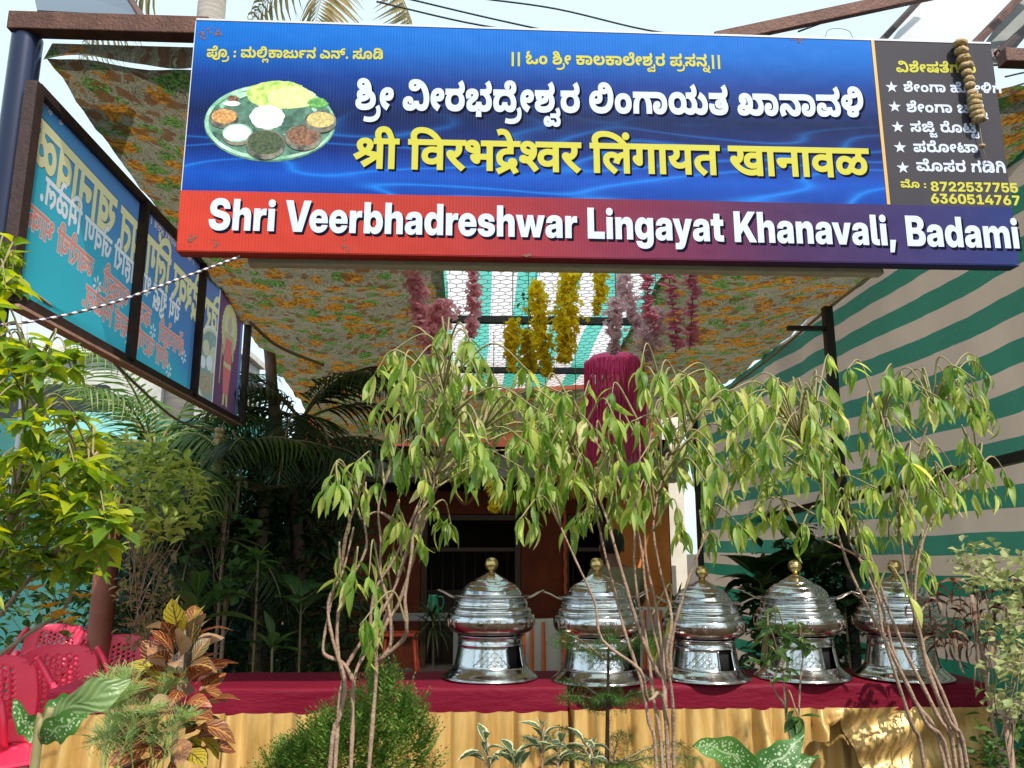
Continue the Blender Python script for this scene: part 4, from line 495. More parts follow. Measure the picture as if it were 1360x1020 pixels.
122:[[0,276,0,311,346,311,346,276,294,276,294,0,254,0,254,178,5251,178,247,178,5235,178,5210,166,5187,134,178,104,140,116,5146,139,156,156,5144,166,5120,176,104,176,5084,176,5063,154,63,136,5063,116,5084,82,5126,44,154,20,128,-6,5098,19,5050,64,5022,111,22,138,5022,164,5047,198,5084,213,102,213,5124,213,5160,198,177,185,5206,213,250,213,5252,213,254,213,254,276]],
123:[[76,118,5064,118,5038,138,5018,168,18,182,5018,194,5032,208,49,208,222,208,222,276,0,276,0,311,315,311,315,276,263,276,263,0,222,0,222,129,156,73,170,56,5180,44,180,34,5180,23,5160,9,142,9,5132,9,5115,13,106,16,5098,20,5082,34,82,46,5082,52,5090,66,102,76,144,110,5186,145,222,170,222,172,102,172,102,145,5102,131,5088,118]],
124:[[0,276,0,311,388,311,388,276,297,276,297,216,5323,208,5357,162,357,125,5357,98,5336,56,5296,32,269,32,5242,32,5202,54,182,72,5167,48,5130,32,108,32,5084,32,5046,54,5023,96,23,126,5023,154,5046,196,5086,220,111,220,5138,220,5178,198,197,180,5210,200,5239,216,256,218,256,276],
[202,107,5201,104,200,102,5216,85,5246,68,264,68,5285,68,5316,95,316,126,5316,158,5289,184,270,184,5252,184,5225,158,213,131],
[64,125,5064,94,5090,68,109,68,5128,68,5155,94,166,120,178,144,5179,148,180,150,5164,166,5134,184,116,184,5095,184,5064,156]],
125:[[304,276,304,-68,263,-68,263,-30,5251,-38,5218,-48,198,-48,5173,-48,5134,-28,5112,7,112,30,5112,66,5162,107,202,107,5212,107,5240,104,247,102,244,68,5236,70,5216,73,207,73,5182,73,5152,50,152,28,5152,7,5182,-13,204,-13,5222,-13,5252,1,263,10,263,124,5228,126,5156,145,128,157,5107,143,5062,114,38,101,14,135,5034,145,5073,166,92,177,5065,196,5044,232,44,252,5044,278,5087,316,124,316,5156,316,5200,280,200,250,5200,228,5177,194,160,180,5201,164,263,160,263,276,231,276,231,311,355,311,355,276],
[124,196,5140,208,5159,234,159,250,5159,267,5139,283,122,283,5108,283,5084,266,84,248,5084,236,5101,210]],
126:[[286,276,234,276,234,0,194,0,194,82,5180,74,5143,59,116,59,5090,59,5048,80,5023,118,23,143,5023,186,5080,232,128,232,5134,232,5154,230,5172,228,177,227,174,190,5165,192,5141,196,130,196,5098,196,5064,168,64,144,5064,118,5095,94,118,94,5144,94,5181,116,194,130,194,276,0,276,0,311,286,311]],
127:[[61,94,5044,94,5020,112,20,128,5020,142,5038,157,52,157,5061,157,5080,150,96,138,5120,146,5152,189,152,222,5152,250,5123,283,100,283,5084,283,5069,270,69,258,5069,250,5078,233,5107,221,135,220,126,185,5080,188,5033,230,33,258,5033,284,5068,316,102,316,5126,316,5166,294,5192,252,192,220,5192,186,5158,127,127,110,5150,91,5192,44,207,22,175,0,5150,36,5108,82,90,97,5076,94],
[296,276,296,0,255,0,255,276,210,276,210,311,348,311,348,276]],
128:[[294,276,294,0,253,0,253,133,5238,128,5210,126,190,126,5169,126,5122,133,106,138,5096,132,84,126,5104,100,5160,46,190,21,163,-6,5135,18,5086,68,5048,112,36,128,5026,144,5020,162,20,170,5020,180,5035,196,52,196,5064,196,5083,185,90,175,5101,184,5108,214,108,229,5108,244,5104,268,100,276,0,276,0,311,346,311,346,276],
[184,161,5204,161,5236,165,253,170,253,276,140,276,5144,267,5149,244,149,229,5149,208,5140,177,131,166,5157,161]],
129:[[44,276,0,276,0,311,40,311,5034,322,5026,346,26,362,5026,404,5111,448,188,448,5282,448,5431,411,5547,348,588,308,538,308,5467,358,5300,412,204,412,5134,412,5067,385,67,352,5067,340,5076,319,82,311,136,311,136,276,85,276,85,0,44,0]],
130:[[44,276,0,276,0,311,40,311,5034,322,5026,347,26,362,5026,401,5084,448,133,448,5204,448,5312,372,352,308,310,308,5234,412,142,412,5106,412,5067,382,67,357,5067,342,5076,320,82,311,136,311,136,276,85,276,85,0,44,0]],
131:[[44,276,0,276,0,311,40,311,5034,322,5026,346,26,362,5026,401,5088,448,138,448,5190,448,5278,413,5350,350,378,308,336,308,5250,412,148,412,5110,412,5067,382,67,356,5067,342,5076,320,82,311,136,311,136,276,85,276,85,0,44,0]],
132:[[160,34,5178,40,5202,58,202,74,5202,93,5172,114,140,114,5106,114,5069,86,69,62,5069,46,5080,18,5116,-18,151,-44,124,-71,5078,-36,5029,26,29,65,5029,84,5044,114,58,124,5048,133,5034,159,34,176,5034,190,5044,210,53,216,5064,225,5094,232,114,232,180,232,180,276,0,276,0,311,273,311,273,276,221,276,221,197,115,197,5100,197,5086,194,82,190,5074,184,74,174,5074,164,5084,148,92,142,5115,150,142,150,5176,150,5220,129,5240,96,240,76,5240,48,5206,10,174,1]],
133:[[44,276,0,276,0,311,40,311,5034,322,5026,346,26,362,5026,402,5090,448,145,448,5202,448,5297,413,5374,350,404,308,361,308,5316,359,5212,412,156,412,5113,412,5067,382,67,356,5067,342,5076,320,82,311,136,311,136,276,85,276,85,0,44,0],
[372,408,5372,420,5389,437,400,437,5412,437,5428,420,428,408,5428,396,5412,379,400,379,5389,379,5372,396]],
134:[[44,276,0,276,0,311,43,311,5024,364,4982,412,-48,412,4928,412,4904,386,-96,364,4904,348,4914,320,-80,308,-120,308,4864,340,-136,372,4864,406,4908,448,-52,448,4997,448,5058,382,82,311,136,311,136,276,85,276,85,0,44,0]],
135:[[85,276,85,0,44,0,44,276,0,276,0,311,136,311,136,276]],
136:[[-92,308,4899,325,4890,357,-110,374,4890,406,4932,448,-30,448,5000,448,5040,420,5068,359,82,311,136,311,136,276,85,276,85,0,44,0,44,276,0,276,0,311,44,311,5030,363,4999,412,-28,412,4952,412,4930,388,-70,366,4930,350,4940,322,-52,308]],
137:[[-124,-6,4903,6,-68,6,4970,6,5011,-33,11,-64,5011,-95,4964,-134,-78,-134,4873,-134,4802,-88,-228,-50,-197,-28,4822,-52,4858,-84,4897,-98,-78,-98,4974,-98,-26,-61,4974,-44,4950,-28,-66,-28,4921,-28,4900,-34,-111,-40]],
138:[[-32,-122,4956,-128,4928,-134,-86,-134,4876,-134,4834,-94,-166,-63,4834,-34,4880,6,-81,6,4956,6,5012,-22,5056,-68,72,-94,42,-114,5014,-72,4958,-28,-78,-28,4896,-28,4870,-48,-130,-64,4870,-83,4896,-98,-89,-98,4924,-98,4946,-92,-44,-88]],
139:[[-84,308,4905,347,4884,392,4860,412,-158,412,4832,412,4814,407,-192,404,-204,441,4815,448,-159,448,4868,448,4908,422,4939,361,-47,308]],
140:[[85,276,85,0,44,0,44,276,0,276,0,311,136,311,136,276],
[45,308,5034,347,5014,392,4989,412,-28,412,4961,412,4944,407,-63,404,-75,441,4944,448,-30,448,4998,448,5037,422,5068,361,82,308]],
141:[[24,169,146,169,146,128,24,128]],
142:[[36,27,5036,46,5054,60,66,60,5080,60,5098,46,98,27,5098,9,5080,-7,66,-7,5054,-7,5036,9]],
}
# lines of text: width, then number, x, y of each character
_L = {
'k_prop':(14167,[(60,0,0),(65,894,0),(36,1665,0),(76,2091,0),(80,2695,0),(52,3962,0),(37,4845,0),(39,4900,0),(90,5558,0),(69,6082,0),(91,6974,0),(95,7346,0),(75,7956,0),(45,9032,0),(46,9917,0),(74,11084,0),(88,11668,0),(92,12456,0),(51,13305,0)]),
'k_om':(14513,[(78,0,0),(78,410,0),(48,1108,0),(89,2000,0),(55,2912,0),(36,3632,0),(93,3726,0),(39,4511,0),(90,5170,0),(83,5694,0),(39,6530,0),(90,7188,0),(62,7712,0),(93,8575,0),(86,9073,0),(38,9799,0),(82,9956,0),(77,10951,0),(36,11844,0),(88,11982,0),(75,12770,0),(34,13558,0),(78,13692,0),(78,14102,0)]),
'k_main':(17662,[(55,0,0),(36,720,0),(93,814,0),(54,1599,0),(93,2531,0),(82,3028,0),(79,3735,0),(59,4661,0),(36,5500,0),(93,5594,0),(86,6092,0),(38,6818,0),(82,6975,0),(52,7969,0),(89,8852,0),(41,9476,0),(90,10196,0),(81,10720,0),(71,12141,0),(40,13141,0),(90,14105,0),(43,14629,0),(90,15417,0),(85,15941,0),(53,16836,0)]),
'd_main':(11681,[(106,0,0),(136,707,0),(130,1226,0),(126,1485,0),(120,2041,0),(117,2450,0),(104,3153,0),(139,3618,0),(100,3673,0),(126,4080,0),(120,4636,0),(133,5305,0),(122,5564,0),(103,6242,0),(135,6805,0),(119,7064,0),(112,7644,0),(102,8474,0),(135,9292,0),(114,9551,0),(135,10106,0),(126,10365,0),(124,10921,0)]),
'e_main':(24539,[(13,0,0),(21,677,0),(26,1286,0),(22,1701,0),(14,2240,0),(18,2927,0),(18,3505,0),(26,4082,0),(16,4503,0),(21,5120,0),(15,5730,0),(17,6305,0),(26,6923,0),(18,7311,0),(27,7889,0),(21,8437,0),(30,9047,0),(15,9907,0),(26,10482,0),(12,11155,0),(22,11726,0),(25,11996,0),(20,12606,0),(15,13224,0),(31,13784,0),(15,14360,0),(28,14935,0),(11,15609,0),(21,16326,0),(15,16936,0),(25,17511,0),(15,18121,0),(29,18681,0),(15,19257,0),(23,19832,0),(22,20132,0),(10,20402,0),(19,20940,0),(15,21588,0),(17,22163,0),(15,22781,0),(24,23356,0),(22,24268,0)]),
'k_s0':(5701,[(54,0,0),(63,931,0),(93,1658,0),(87,2155,0),(58,3074,0),(57,3786,0),(84,4506,0),(67,5300,0)]),
'k_s1':(7157,[(63,0,0),(93,726,0),(89,1224,0),(41,1847,0),(90,2567,0),(64,3379,0),(92,4265,0),(93,5114,0),(53,5611,0),(56,6437,0)]),
'k_s2':(5378,[(63,0,0),(93,726,0),(89,1224,0),(41,1847,0),(90,2567,0),(66,3379,0),(50,4306,0),(34,5244,0)]),
'k_s3':(4685,[(88,0,0),(49,787,0),(32,1680,0),(61,2043,0),(92,2749,0),(50,3599,0),(33,4536,0)]),
'k_s4':(4411,[(77,0,0),(61,894,0),(92,1601,0),(93,2450,0),(42,2947,0),(90,3887,0)]),
'k_s5':(5829,[(68,0,0),(88,1744,0),(82,2532,0),(57,3527,0),(51,4247,0),(47,5109,0)]),
'k_mo':(2349,[(68,0,0),(76,2032,0)]),
'e_t1':(6445,[(6,0,0),(5,645,0),(3,1289,0),(3,1934,0),(4,2578,0),(7,3223,0),(5,3867,0),(5,4512,0),(4,5156,0),(4,5801,0)]),
'e_t2':(6445,[(9,0,0),(7,645,0),(9,1289,0),(1,1934,0),(4,2578,0),(2,3223,0),(8,3867,0),(5,4512,0),(9,5156,0),(5,5801,0)]),
'd_l2':(11735,[(119,0,0),(139,580,0),(113,580,0),(139,1222,0),(127,1482,0),(137,2162,0),(121,2162,0),(127,3213,0),(135,3893,0),(101,4152,0),(135,4914,0),(132,5173,0),(135,5704,0),(120,5963,0),(136,6372,0),(108,6891,0),(139,7633,0),(126,7633,0),(111,8189,0),(131,9172,0),(118,9431,0),(124,10029,0),(139,10713,0),(122,10789,0),(142,11467,0)]),
'd_l3a':(3348,[(127,0,0),(115,680,0),(103,680,0),(135,1243,0),(116,1502,0),(140,2070,0),(124,2329,0),(134,3089,0)]),
'd_l3b':(4753,[(101,0,0),(110,762,0),(101,1339,0),(117,2361,0),(135,3064,0),(101,3323,0),(120,4085,0),(136,4494,0)]),
'd_l3c':(5526,[(98,0,0),(126,498,0),(135,1054,0),(120,1313,0),(136,1722,0),(107,1981,0),(136,2615,0),(117,3134,0),(135,3837,0),(101,4096,0),(120,4858,0),(136,5267,0)]),
'd_l4a':(3882,[(127,0,0),(115,680,0),(103,680,0),(135,1243,0),(107,1762,0),(109,2396,0),(111,2900,0),(136,3623,0)]),
'd_l4b':(4055,[(128,0,0),(126,676,0),(97,1232,0),(131,1492,0),(118,1751,0),(124,2349,0),(139,3033,0),(122,3109,0),(142,3787,0)]),
'd_top':(9126,[(96,0,0),(106,639,0),(136,1346,0),(101,1865,0),(135,2627,0),(122,2886,0),(101,3564,0),(135,4326,0),(122,4585,0),(139,5263,0),(125,5263,0),(120,5959,0),(105,6628,0),(128,7196,0),(123,7872,0),(96,8747,0)]),
'd_pr':(8031,[(105,0,0),(140,568,0),(142,827,0),(141,1355,0),(118,1955,0),(129,2553,0),(99,2812,0),(122,3263,0),(101,3941,0),(135,4703,0),(108,4962,0),(137,5704,0),(97,5704,0),(114,5704,0),(128,6519,0),(138,7195,0),(110,7195,0),(136,7772,0)]),
'k_bd':(4450,[(44,0,0),(90,926,0),(35,1450,0),(70,1737,0),(72,2888,0),(94,3322,0),(73,4016,0)]),
}
_G = {k: [[(2*(c[i] if c[i] < 2500 else c[i]-5000), 2*c[i+1], 1 if c[i] < 2500 else 0) for i in range(0, len(c), 2)] for c in v] for k, v in _G.items()}
def _flat(c, n=4):
    """TrueType quadratic contour -> polygon"""
    P=[]; L=len(c); q=[]
    for i in range(L):
        a=c[i]; b=c[(i+1)%L]
        q.append(a)
        if not a[2] and not b[2]: q.append(((a[0]+b[0])/2,(a[1]+b[1])/2,1))
    k=next(i for i,p in enumerate(q) if p[2]); q=q[k:]+q[:k]; L=len(q); i=0
    while i<L:
        a=q[i]; P.append((a[0],a[1]))
        b=q[(i+1)%L]
        if not b[2]:
            d=q[(i+2)%L]
            for s in range(1,n):
                t=s/n; P.append(((1-t)**2*a[0]+2*t*(1-t)*b[0]+t*t*d[0],(1-t)**2*a[1]+2*t*(1-t)*b[1]+t*t*d[1]))
            i+=2
        else: i+=1
    return P

def _wind(p,polys):
    x,y=p; w=0
    for P in polys:
        x1,y1=P[-1]
        for x2,y2 in P:
            if (y1<=y)!=(y2<=y):
                s=(x2-x1)*(y-y1)-(x-x1)*(y2-y1)
                if y2>y1 and s>0: w+=1
                elif y2<y1 and s<0: w-=1
            x1,y1=x2,y2
    return w
def _offset(P,d):
    out=[]; n=len(P)
    for i in range(n):
        a=Vector(P[i-1]);b=Vector(P[i]);c=Vector(P[(i+1)%n])
        u=(b-a);v=(c-b)
        if u.length<1e-6 or v.length<1e-6: out.append(tuple(b)); continue
        u.normalize();v.normalize()
        nn=Vector((-u.y-v.y,u.x+v.x))
        if nn.length<.3: out.append(tuple(b)); continue
        nn.normalize(); k=max(.5,nn.dot(Vector((-u.y,u.x))))
        out.append(tuple(b+nn*(d/k)))
    return out
_gc={}
def glyph(key,contours,bold=0):
    """triangulated glyph, non-zero winding, in 1/1000 em"""
    if (key,bold) in _gc: return _gc[key,bold]
    polys=[]
    for c in contours:
        P=_flat(c); Q=[p for i,p in enumerate(P) if abs(p[0]-P[i-1][0])+abs(p[1]-P[i-1][1])>.5]
        if len(Q)>2: polys.append(_offset(Q,bold) if bold else Q)
    vs=[];es=[]
    for P in polys:
        o=len(vs); vs+=[Vector(p) for p in P]; es+=[(o+i,o+(i+1)%len(P)) for i in range(len(P))]
    if not vs: return [],[]
    V,E,Fc,_,_,_=delaunay_2d_cdt(vs,es,[],0,.01)
    keep=[]
    for f in Fc:
        cx=sum(V[i].x for i in f)/3; cy=sum(V[i].y for i in f)/3
        if _wind((cx,cy),polys)<0: keep.append(tuple(f))
    _gc[key,bold]=([(v.x,v.y) for v in V],keep); return _gc[key,bold]
def lettering(key, O, X, U, width, mat_, parent, name='lettering', ysc=1.0, bold=0, shift=(0, 0), out=0.0, grow=0, kern=0):
    """flat printed text: O = start of the baseline, X = reading direction, U = up; width = metres"""
    wd, ln = _L[key]; O = Vector(O); X = Vector(X); U = Vector(U); N = X.cross(U); b = MB(); s = width/wd
    for gi, (gk, gx, gy) in enumerate(ln):
        V, F = glyph(gk, _G[gk], bold+grow)
        b.add([O+X*((x+gx)*s+shift[0])+U*((y+gy)*s*ysc+shift[1])+N*(out+(1 if out > 0 else -1)*.00007*(gi % 4)) for x, y in V], F)
    return b.build(name, mat_, parent, smooth=False)

# ------------------------------------------------------------------ ground
g = NG('soil'); n1 = g.noise(3, 6); n2 = g.noise(40, 4)
g.color(g.ramp(g.math('ADD', g.math('MULTIPLY', n1, .6), g.math('MULTIPLY', n2, .4)), [(.3, (.03, .022, .014)), (.55, (.07, .05, .032)), (.75, (.12, .09, .06))])); g.set(Roughness=.95); g.bump(n2, .6, .02)
SOIL = g.m
b = MB(); b.grid(lambda u, v: ((u-.5)*400, (v-.4)*400, .0), 40, 40); b.build('ground', SOIL, kind='structure')
g = NG('paving'); n2 = g.noise(14, 5); g.color(g.ramp(n2, [(.3, (.07, .055, .045)), (.7, (.14, .12, .10))])); g.set(Roughness=.8); g.bump(n2, .3)
b = MB(); b.box((.2, 7.6, .02), (5.0, 5.4, .04)); b.build('floor', g.m, kind='structure', smooth=False)

IRON = mat('rusty brown iron', (.055, .022, .016), .65, .3, .55, 14, (.13, .055, .035), bump=.5, bscale=90)
IRON2 = mat('dark brown iron', (.02, .010, .009), .6, .2, .5, 20, (.05, .022, .018), bump=.3, bscale=90)
BLACKM = mat('black painted steel', (.006, .006, .007), .45, .0, .5, 12, (.015, .014, .014), bump=.15)
ROPE = mat('jute rope', (.35, .27, .19), .9, bump=.6, bscale=300)

# ------------------------------------------------------------------ the front signboard
YS = 2.8
A = PY(265, 27, YS); Bt = PY(230, 333, YS)
SX0 = (A.x+Bt.x)/2; SZ1 = A.z; SZ0 = Bt.z; SW = 3.1; SX1 = SX0+SW
sign = thing('signboard', 'wide blue and red printed signboard across the top front of the stall', 'sign', (SX0+SW/2, YS, SZ0))
g = NG('blue printed vinyl'); o = g.sep(g.obj); zz = g.math('ADD', o[2], 0)     # object space: metres above the lower edge
H = SZ1-SZ0
base = g.ramp(g.math('DIVIDE', zz, H), [(.24, (.002, .035, .24)), (.33, (.003, .06, .36)), (.44, (.002, .016, .13)), (.60, (.001, .010, .06)), (.76, (.002, .032, .20)), (.90, (.002, .105, .42)), (1, (.003, .125, .48))])
v1 = g.map(g.obj, (.55, 1, 3.4), (0, 0, 0), (0, .30, 0)); nz = g.noise(2.0, 0, v1, .5, .7)
str_ = g.math('POWER', g.math('SUBTRACT', 1.0, g.math('ABSOLUTE', g.math('MULTIPLY', g.math('SUBTRACT', g.math('FRACT', g.math('MULTIPLY', nz, 5.0)), .5), 3.2))), 3.0)
low = g.ramp(g.math('DIVIDE', zz, H), [(.22, (1, 1, 1)), (.50, (.55, .55, .55)), (.62, (0, 0, 0))])
base = g.mix(g.math('MULTIPLY', g.math('MAXIMUM', str_, 0.0), g.math('MULTIPLY', g.sep(low)[0], .6)), base, (.012, .24, .80))
ch = g.node('ShaderNodeTexWave', {'Vector': g.map(g.obj, (1, 1, .05)), 'Scale': 28, 'Distortion': 1.5, 'Detail': 2}, bands_direction='X').outputs[1]
g.color(base); g.set(Roughness=.6, Specular_IOR_Level=.12); g.bump(g.math('ADD', g.math('MULTIPLY', ch, .12), g.math('MULTIPLY', g.noise(2.2, 3), 4.0)), .35, .012); BLUE = g.m
g = NG('red to navy printed vinyl'); o = g.sep(g.obj)
g.color(g.ramp(g.math('DIVIDE', g.math('ADD', o[0], SW/2), SW), [(0, (.46, .04, .022)), (.30, (.34, .03, .022)), (.50, (.17, .02, .045)), (.72, (.05, .018, .07)), (1, (.018, .03, .13))]))
ch = g.node('ShaderNodeTexWave', {'Vector': g.map(g.obj, (1, 1, .05)), 'Scale': 28, 'Distortion': 1.5, 'Detail': 2}, bands_direction='X').outputs[1]
g.set(Roughness=.6, Specular_IOR_Level=.12); g.bump(g.math('ADD', g.math('MULTIPLY', ch, .14), g.math('MULTIPLY', g.noise(2.2, 3), 4.0)), .35, .012); REDV = g.m
g = NG('charcoal printed vinyl'); g.color(g.mix(g.noise(5, 2), (.030, .028, .036), (.045, .04, .048))); g.set(Roughness=.65, Specular_IOR_Level=.2); CHAR = g.m
EDGEW = mat('sun bleached vinyl edge', (.5, .5, .52), .6)
WHITE = mat('white vinyl lettering', (.50, .545, .68), .65, spec=.2); YEL = mat('yellow vinyl lettering', (.46, .43, .05), .65, spec=.2); SHAD = mat('black vinyl lettering', (.004, .004, .012), .8, spec=.05)
GOLDL = mat('ochre printed line', (.55, .30, .07), .5)
zr = PY(700, 262, YS).z                                  # top of the red band at mid board
dxr = PY(1170, 170, YS).x                                # start of the dark menu panel
def rect(b, x0, x1, z0, z1, y, mi=0, n=24):
    b.grid(lambda u, v: (x0+(x1-x0)*u, y-.004*sin(u*17+3*v)*sin(v*pi)*0, z0+(z1-z0)*v), n, 6, mi, uvs=False)
b = MB(); b.box((SX0+SW/2, YS+.03, (SZ0+SZ1)/2), (SW-.01, .05, H-.01)); bevel(b.build('frame_box', IRON2, sign, smooth=False), .004)
b = MB(); rect(b, SX0, SX1, SZ0+.002, zr, YS); b.box((SX0+SW/2, YS+.03, SZ0-.001), (SW, .058, .003)); b.box((SX0-.0015, YS+.03, (SZ0+zr)/2), (.003, .058, zr-SZ0)); b.build('red_band', REDV, sign)
b = MB(); rect(b, SX0, dxr, zr, SZ1, YS); b.build('blue_sheet', BLUE, sign)
b = MB(); rect(b, dxr, SX1, zr, SZ1, YS); b.build('menu_panel', CHAR, sign)
b = MB(); b.box((dxr, YS-.0012, (zr+SZ1)/2), (.012, .002, SZ1-zr)); b.build('divider_line', GOLDL, sign, smooth=False)
b = MB(); b.box((SX0+SW/2, YS+.028, SZ1+.004), (SW, .06, .008)); b.box((SX0-.002, YS+.03, (zr+SZ1)/2), (.004, .056, SZ1-zr)); b.build('bleached_edge', EDGEW, sign, smooth=False)
def line(key, x0, y0, x1, y1, m, ysc=1.0, bold=0, shadow=None, out=.0011):
    a = PY(x0, y0, YS); c = PY(x1, y1, YS); X = (c-a); wdt = X.length; X.normalize(); U = Vector((0, 0, 1))
    O = Vector((a.x, YS, a.z))
    if shadow: lettering(key, O, X, U, wdt, SHAD, sign, 'lettering_shadow', ysc, bold, shadow, out-.0006, 8)
    return lettering(key, O, X, U, wdt, m, sign, 'lettering', ysc, bold, (0, 0), out)
line('k_prop', 274, 76, 509, 79, YEL, 1.3)
line('k_om', 676, 85, 958, 89, YEL, 1.25)
line('k_main', 471, 145, 1149, 155, WHITE, 1.42, 12, (.007, -.008))
line('d_main', 469, 222, 1154, 235, YEL, 1.08, 30, (.006, -.007))
line('e_main', 275, 305, 1356, 330, WHITE, 1.34, 4, (.007, -.009))
line('k_s0', 1190, 96, 1297, 97, YEL, 1.1)
line('k_s1', 1200, 122, 1331, 124, WHITE, 1.05)
line('k_s2', 1204, 149, 1311, 151, WHITE, 1.05)
line('k_s3', 1209, 175, 1300, 177, WHITE, 1.05)
line('k_s4', 1213, 202, 1300, 203, WHITE, 1.05)
line('k_s5', 1217, 227, 1337, 230, WHITE, 1.05)
line('k_mo', 1196, 249, 1231, 250, YEL, 1.0)
line('e_t1', 1236, 254, 1353, 256, YEL, 1.0)
line('e_t2', 1236, 270, 1356, 273, YEL, 1.0)
for x, y in ((1184, 116), (1188, 142), (1192, 169), (1195, 196), (1199, 223)):
    b = MB(); c = PY(x, y, YS); b.add([(c.x+(.026 if k % 2 == 0 else .0105)*sin(k*pi/5), YS-.0016, c.z+(.026 if k % 2 == 0 else .0105)*cos(k*pi/5)) for k in range(10)], [tuple(range(9, -1, -1))])
    b.build('printed_star', WHITE, sign, smooth=False)
# printed thali: flat shapes of ink, each a hair above the one below
def ink(name, c, c2, s=60, lo=.4, hi=.6): return mat(name, c, .5, 0, .75, s, c2)
I_green = ink('ink plate green', (.006, .05, .03), (.10, .25, .17), 14); I_rim = ink('ink plate rim', (.12, .35, .2), (.5, .7, .55), 8); I_rice = ink('ink rice', (.45, .55, .42), (.85, .9, .85), 120)
I_pap = ink('ink flatbread', (.25, .42, .05), (.62, .75, .22), 40); I_pap2 = ink('ink flatbread pale', (.45, .60, .18), (.68, .80, .32), 25); I_bowl = ink('ink bowl', (.02, .02, .012), (.22, .2, .15), 20)
I_cur = ink('ink curd', (.6, .68, .62), (.8, .85, .8), 8); I_dk = ink('ink greens', (.006, .02, .008), (.06, .09, .02), 110); I_br = ink('ink brown curry', (.04, .015, .008), (.28, .12, .05), 100)
I_yl = ink('ink dal', (.35, .26, .06), (.6, .5, .2), 120); I_or = ink('ink orange curry', (.35, .14, .03), (.65, .38, .12), 90); I_lf = ink('ink coriander', (.02, .16, .02), (.15, .45, .08), 90)
inks = [I_green, I_rim, I_rice, I_pap, I_pap2, I_bowl, I_cur, I_dk, I_br, I_yl, I_or, I_lf]
b = MB(); lay = [0]
def disc(px, py, rx, ry, mi, jag=0, seed=0, n=40):
    lay[0] += 1; c = PY(px, py, YS); k = .00262; r_ = random.Random(seed)
    b.add([(c.x+rx*k*cos(a)*(1+jag*(r_.random()-.5)), YS-.0006-.00016*lay[0], c.z+ry*k*sin(a)*(1+jag*(r_.random()-.5))) for a in [2*pi*i/n for i in range(n)]], [tuple(range(n))], mi)
disc(359, 163, 92, 60, 0); disc(359, 162, 91, 58, 1); disc(360, 162, 87, 53, 0); disc(356, 150, 70, 36, 1, .1, 3); disc(358, 152, 64, 33, 0, .1, 4)
disc(370, 126, 44, 22, 3, .08, 1); disc(345, 124, 18, 14, 3, .1, 11); disc(388, 130, 34, 17, 4, .12, 2); disc(355, 156, 24, 19, 2, .12, 5)
disc(422, 137, 14, 8, 11, .3, 6); disc(310, 131, 8, 5, 8, .4, 7); disc(308, 138, 12, 4, 6, .2, 12)
for x, y, rx, ry, f, sd in ((298, 155, 19, 13, 10, 8), (316, 177, 20, 14, 6, 9), (353, 190, 26, 20, 7, 10), (403, 181, 24, 17, 8, 13), (426, 160, 21, 14, 9, 14)):
    disc(x, y+4, rx+1, ry+1, 5); disc(x, y, rx+1, ry, 1 if f == 6 else 5); disc(x, y, rx-1.5, ry-2, f, .05, sd)
b.build('printed_thali', inks, sign, smooth=False)
b = MB()                                                   # worn spots and rust bleeding through
r_ = random.Random(3)
for px, py in ((285, 42), (255, 318), (287, 322), (1060, 52), (460, 330), (1322, 70), (268, 45), (700, 345)):
    c = PY(px, py, YS)
    for k in range(14): 
        q = c+Vector((r_.gauss(0, .011), 0, r_.gauss(0, .012))); q.z = min(q.z, SZ1-.004); q.z = max(q.z, SZ0+.004); s = r_.uniform(.001, .006); q.y = YS-.0011-.00002*k
        b.add([(q.x+s*cos(a)*r_.uniform(.5, 1.4), q.y, q.z+s*sin(a)*r_.uniform(.5, 1.4)) for a in [2*pi*i/7 for i in range(7)]], [tuple(range(7))])
b.build('rust_spots', mat('rust stain', (.10, .03, .02), .8, 0, .6, 200, (.22, .1, .08)), sign, smooth=False, kind='stuff')

# white batten just behind and below the sign
a = PY(330, 346, YS+.12); c = PY(1172, 361, YS+.12)
b = MB(); b.box(((a.x+c.x)/2, YS+.13, a.z), (c.x-a.x, .05, .035))
bevel(tag(b.build('batten', mat('grey white painted wood', (.42, .39, .33), .7, 0, .6, 12, (.55, .52, .46), stretch=(1, 1, 8), bump=.3), smooth=False), 'pale painted batten running along the underside of the front signboard', 'batten'), .006)

# ------------------------------------------------------------------ side signboard, seen from its back (the print shows through mirrored)
XB = -1.68
tn = PX(50, 84, XB); bn = PX(14, 364, XB); tf = PX(327, 432, XB); bf = PX(309, 572, XB)
y0, y1 = (tn.y+bn.y)/2, (tf.y+bf.y)/2; z1, z0 = (tn.z+tf.z)/2, (bn.z+bf.z)/2
sb = thing('side_signboard', 'long blue framed signboard on the left with its lettering mirrored', 'sign', (XB, (y0+y1)/2, z0))
print('side board', y0, y1, z0, z1)
L2 = (y1-y0)/2; H2 = z1-z0
g = NG('backlit flex sheet'); o = g.sep(g.obj); nz = g.noise(1.2, 3)
f = g.math('ADD', g.math('ADD', g.math('MULTIPLY', g.math('DIVIDE', o[1], L2), .34), g.math('MULTIPLY', g.math('DIVIDE', o[2], H2), .55)), g.math('MULTIPLY', nz, .25))
c = g.ramp(g.math('ADD', f, .15), [(.05, (.06, .58, .68)), (.33, (.07, .50, .66)), (.50, (.10, .30, .60)), (.75, (.13, .23, .54)), (1, (.18, .26, .54))])
fold = g.math('LESS_THAN', g.math('ABSOLUTE', g.math('SUBTRACT', o[1], L2*.30)), .025); c = g.mix(g.math('MULTIPLY', fold, .3), c, (.03, .06, .12))
c = g.mix(g.math('MULTIPLY', g.math('GREATER_THAN', g.noise(30, 5), .72), .4), c, (.3, .35, .4))
g.color(c); g.set(Roughness=.5); add_trans(g.m, c, None, .65); FLEX = g.m
b = MB()
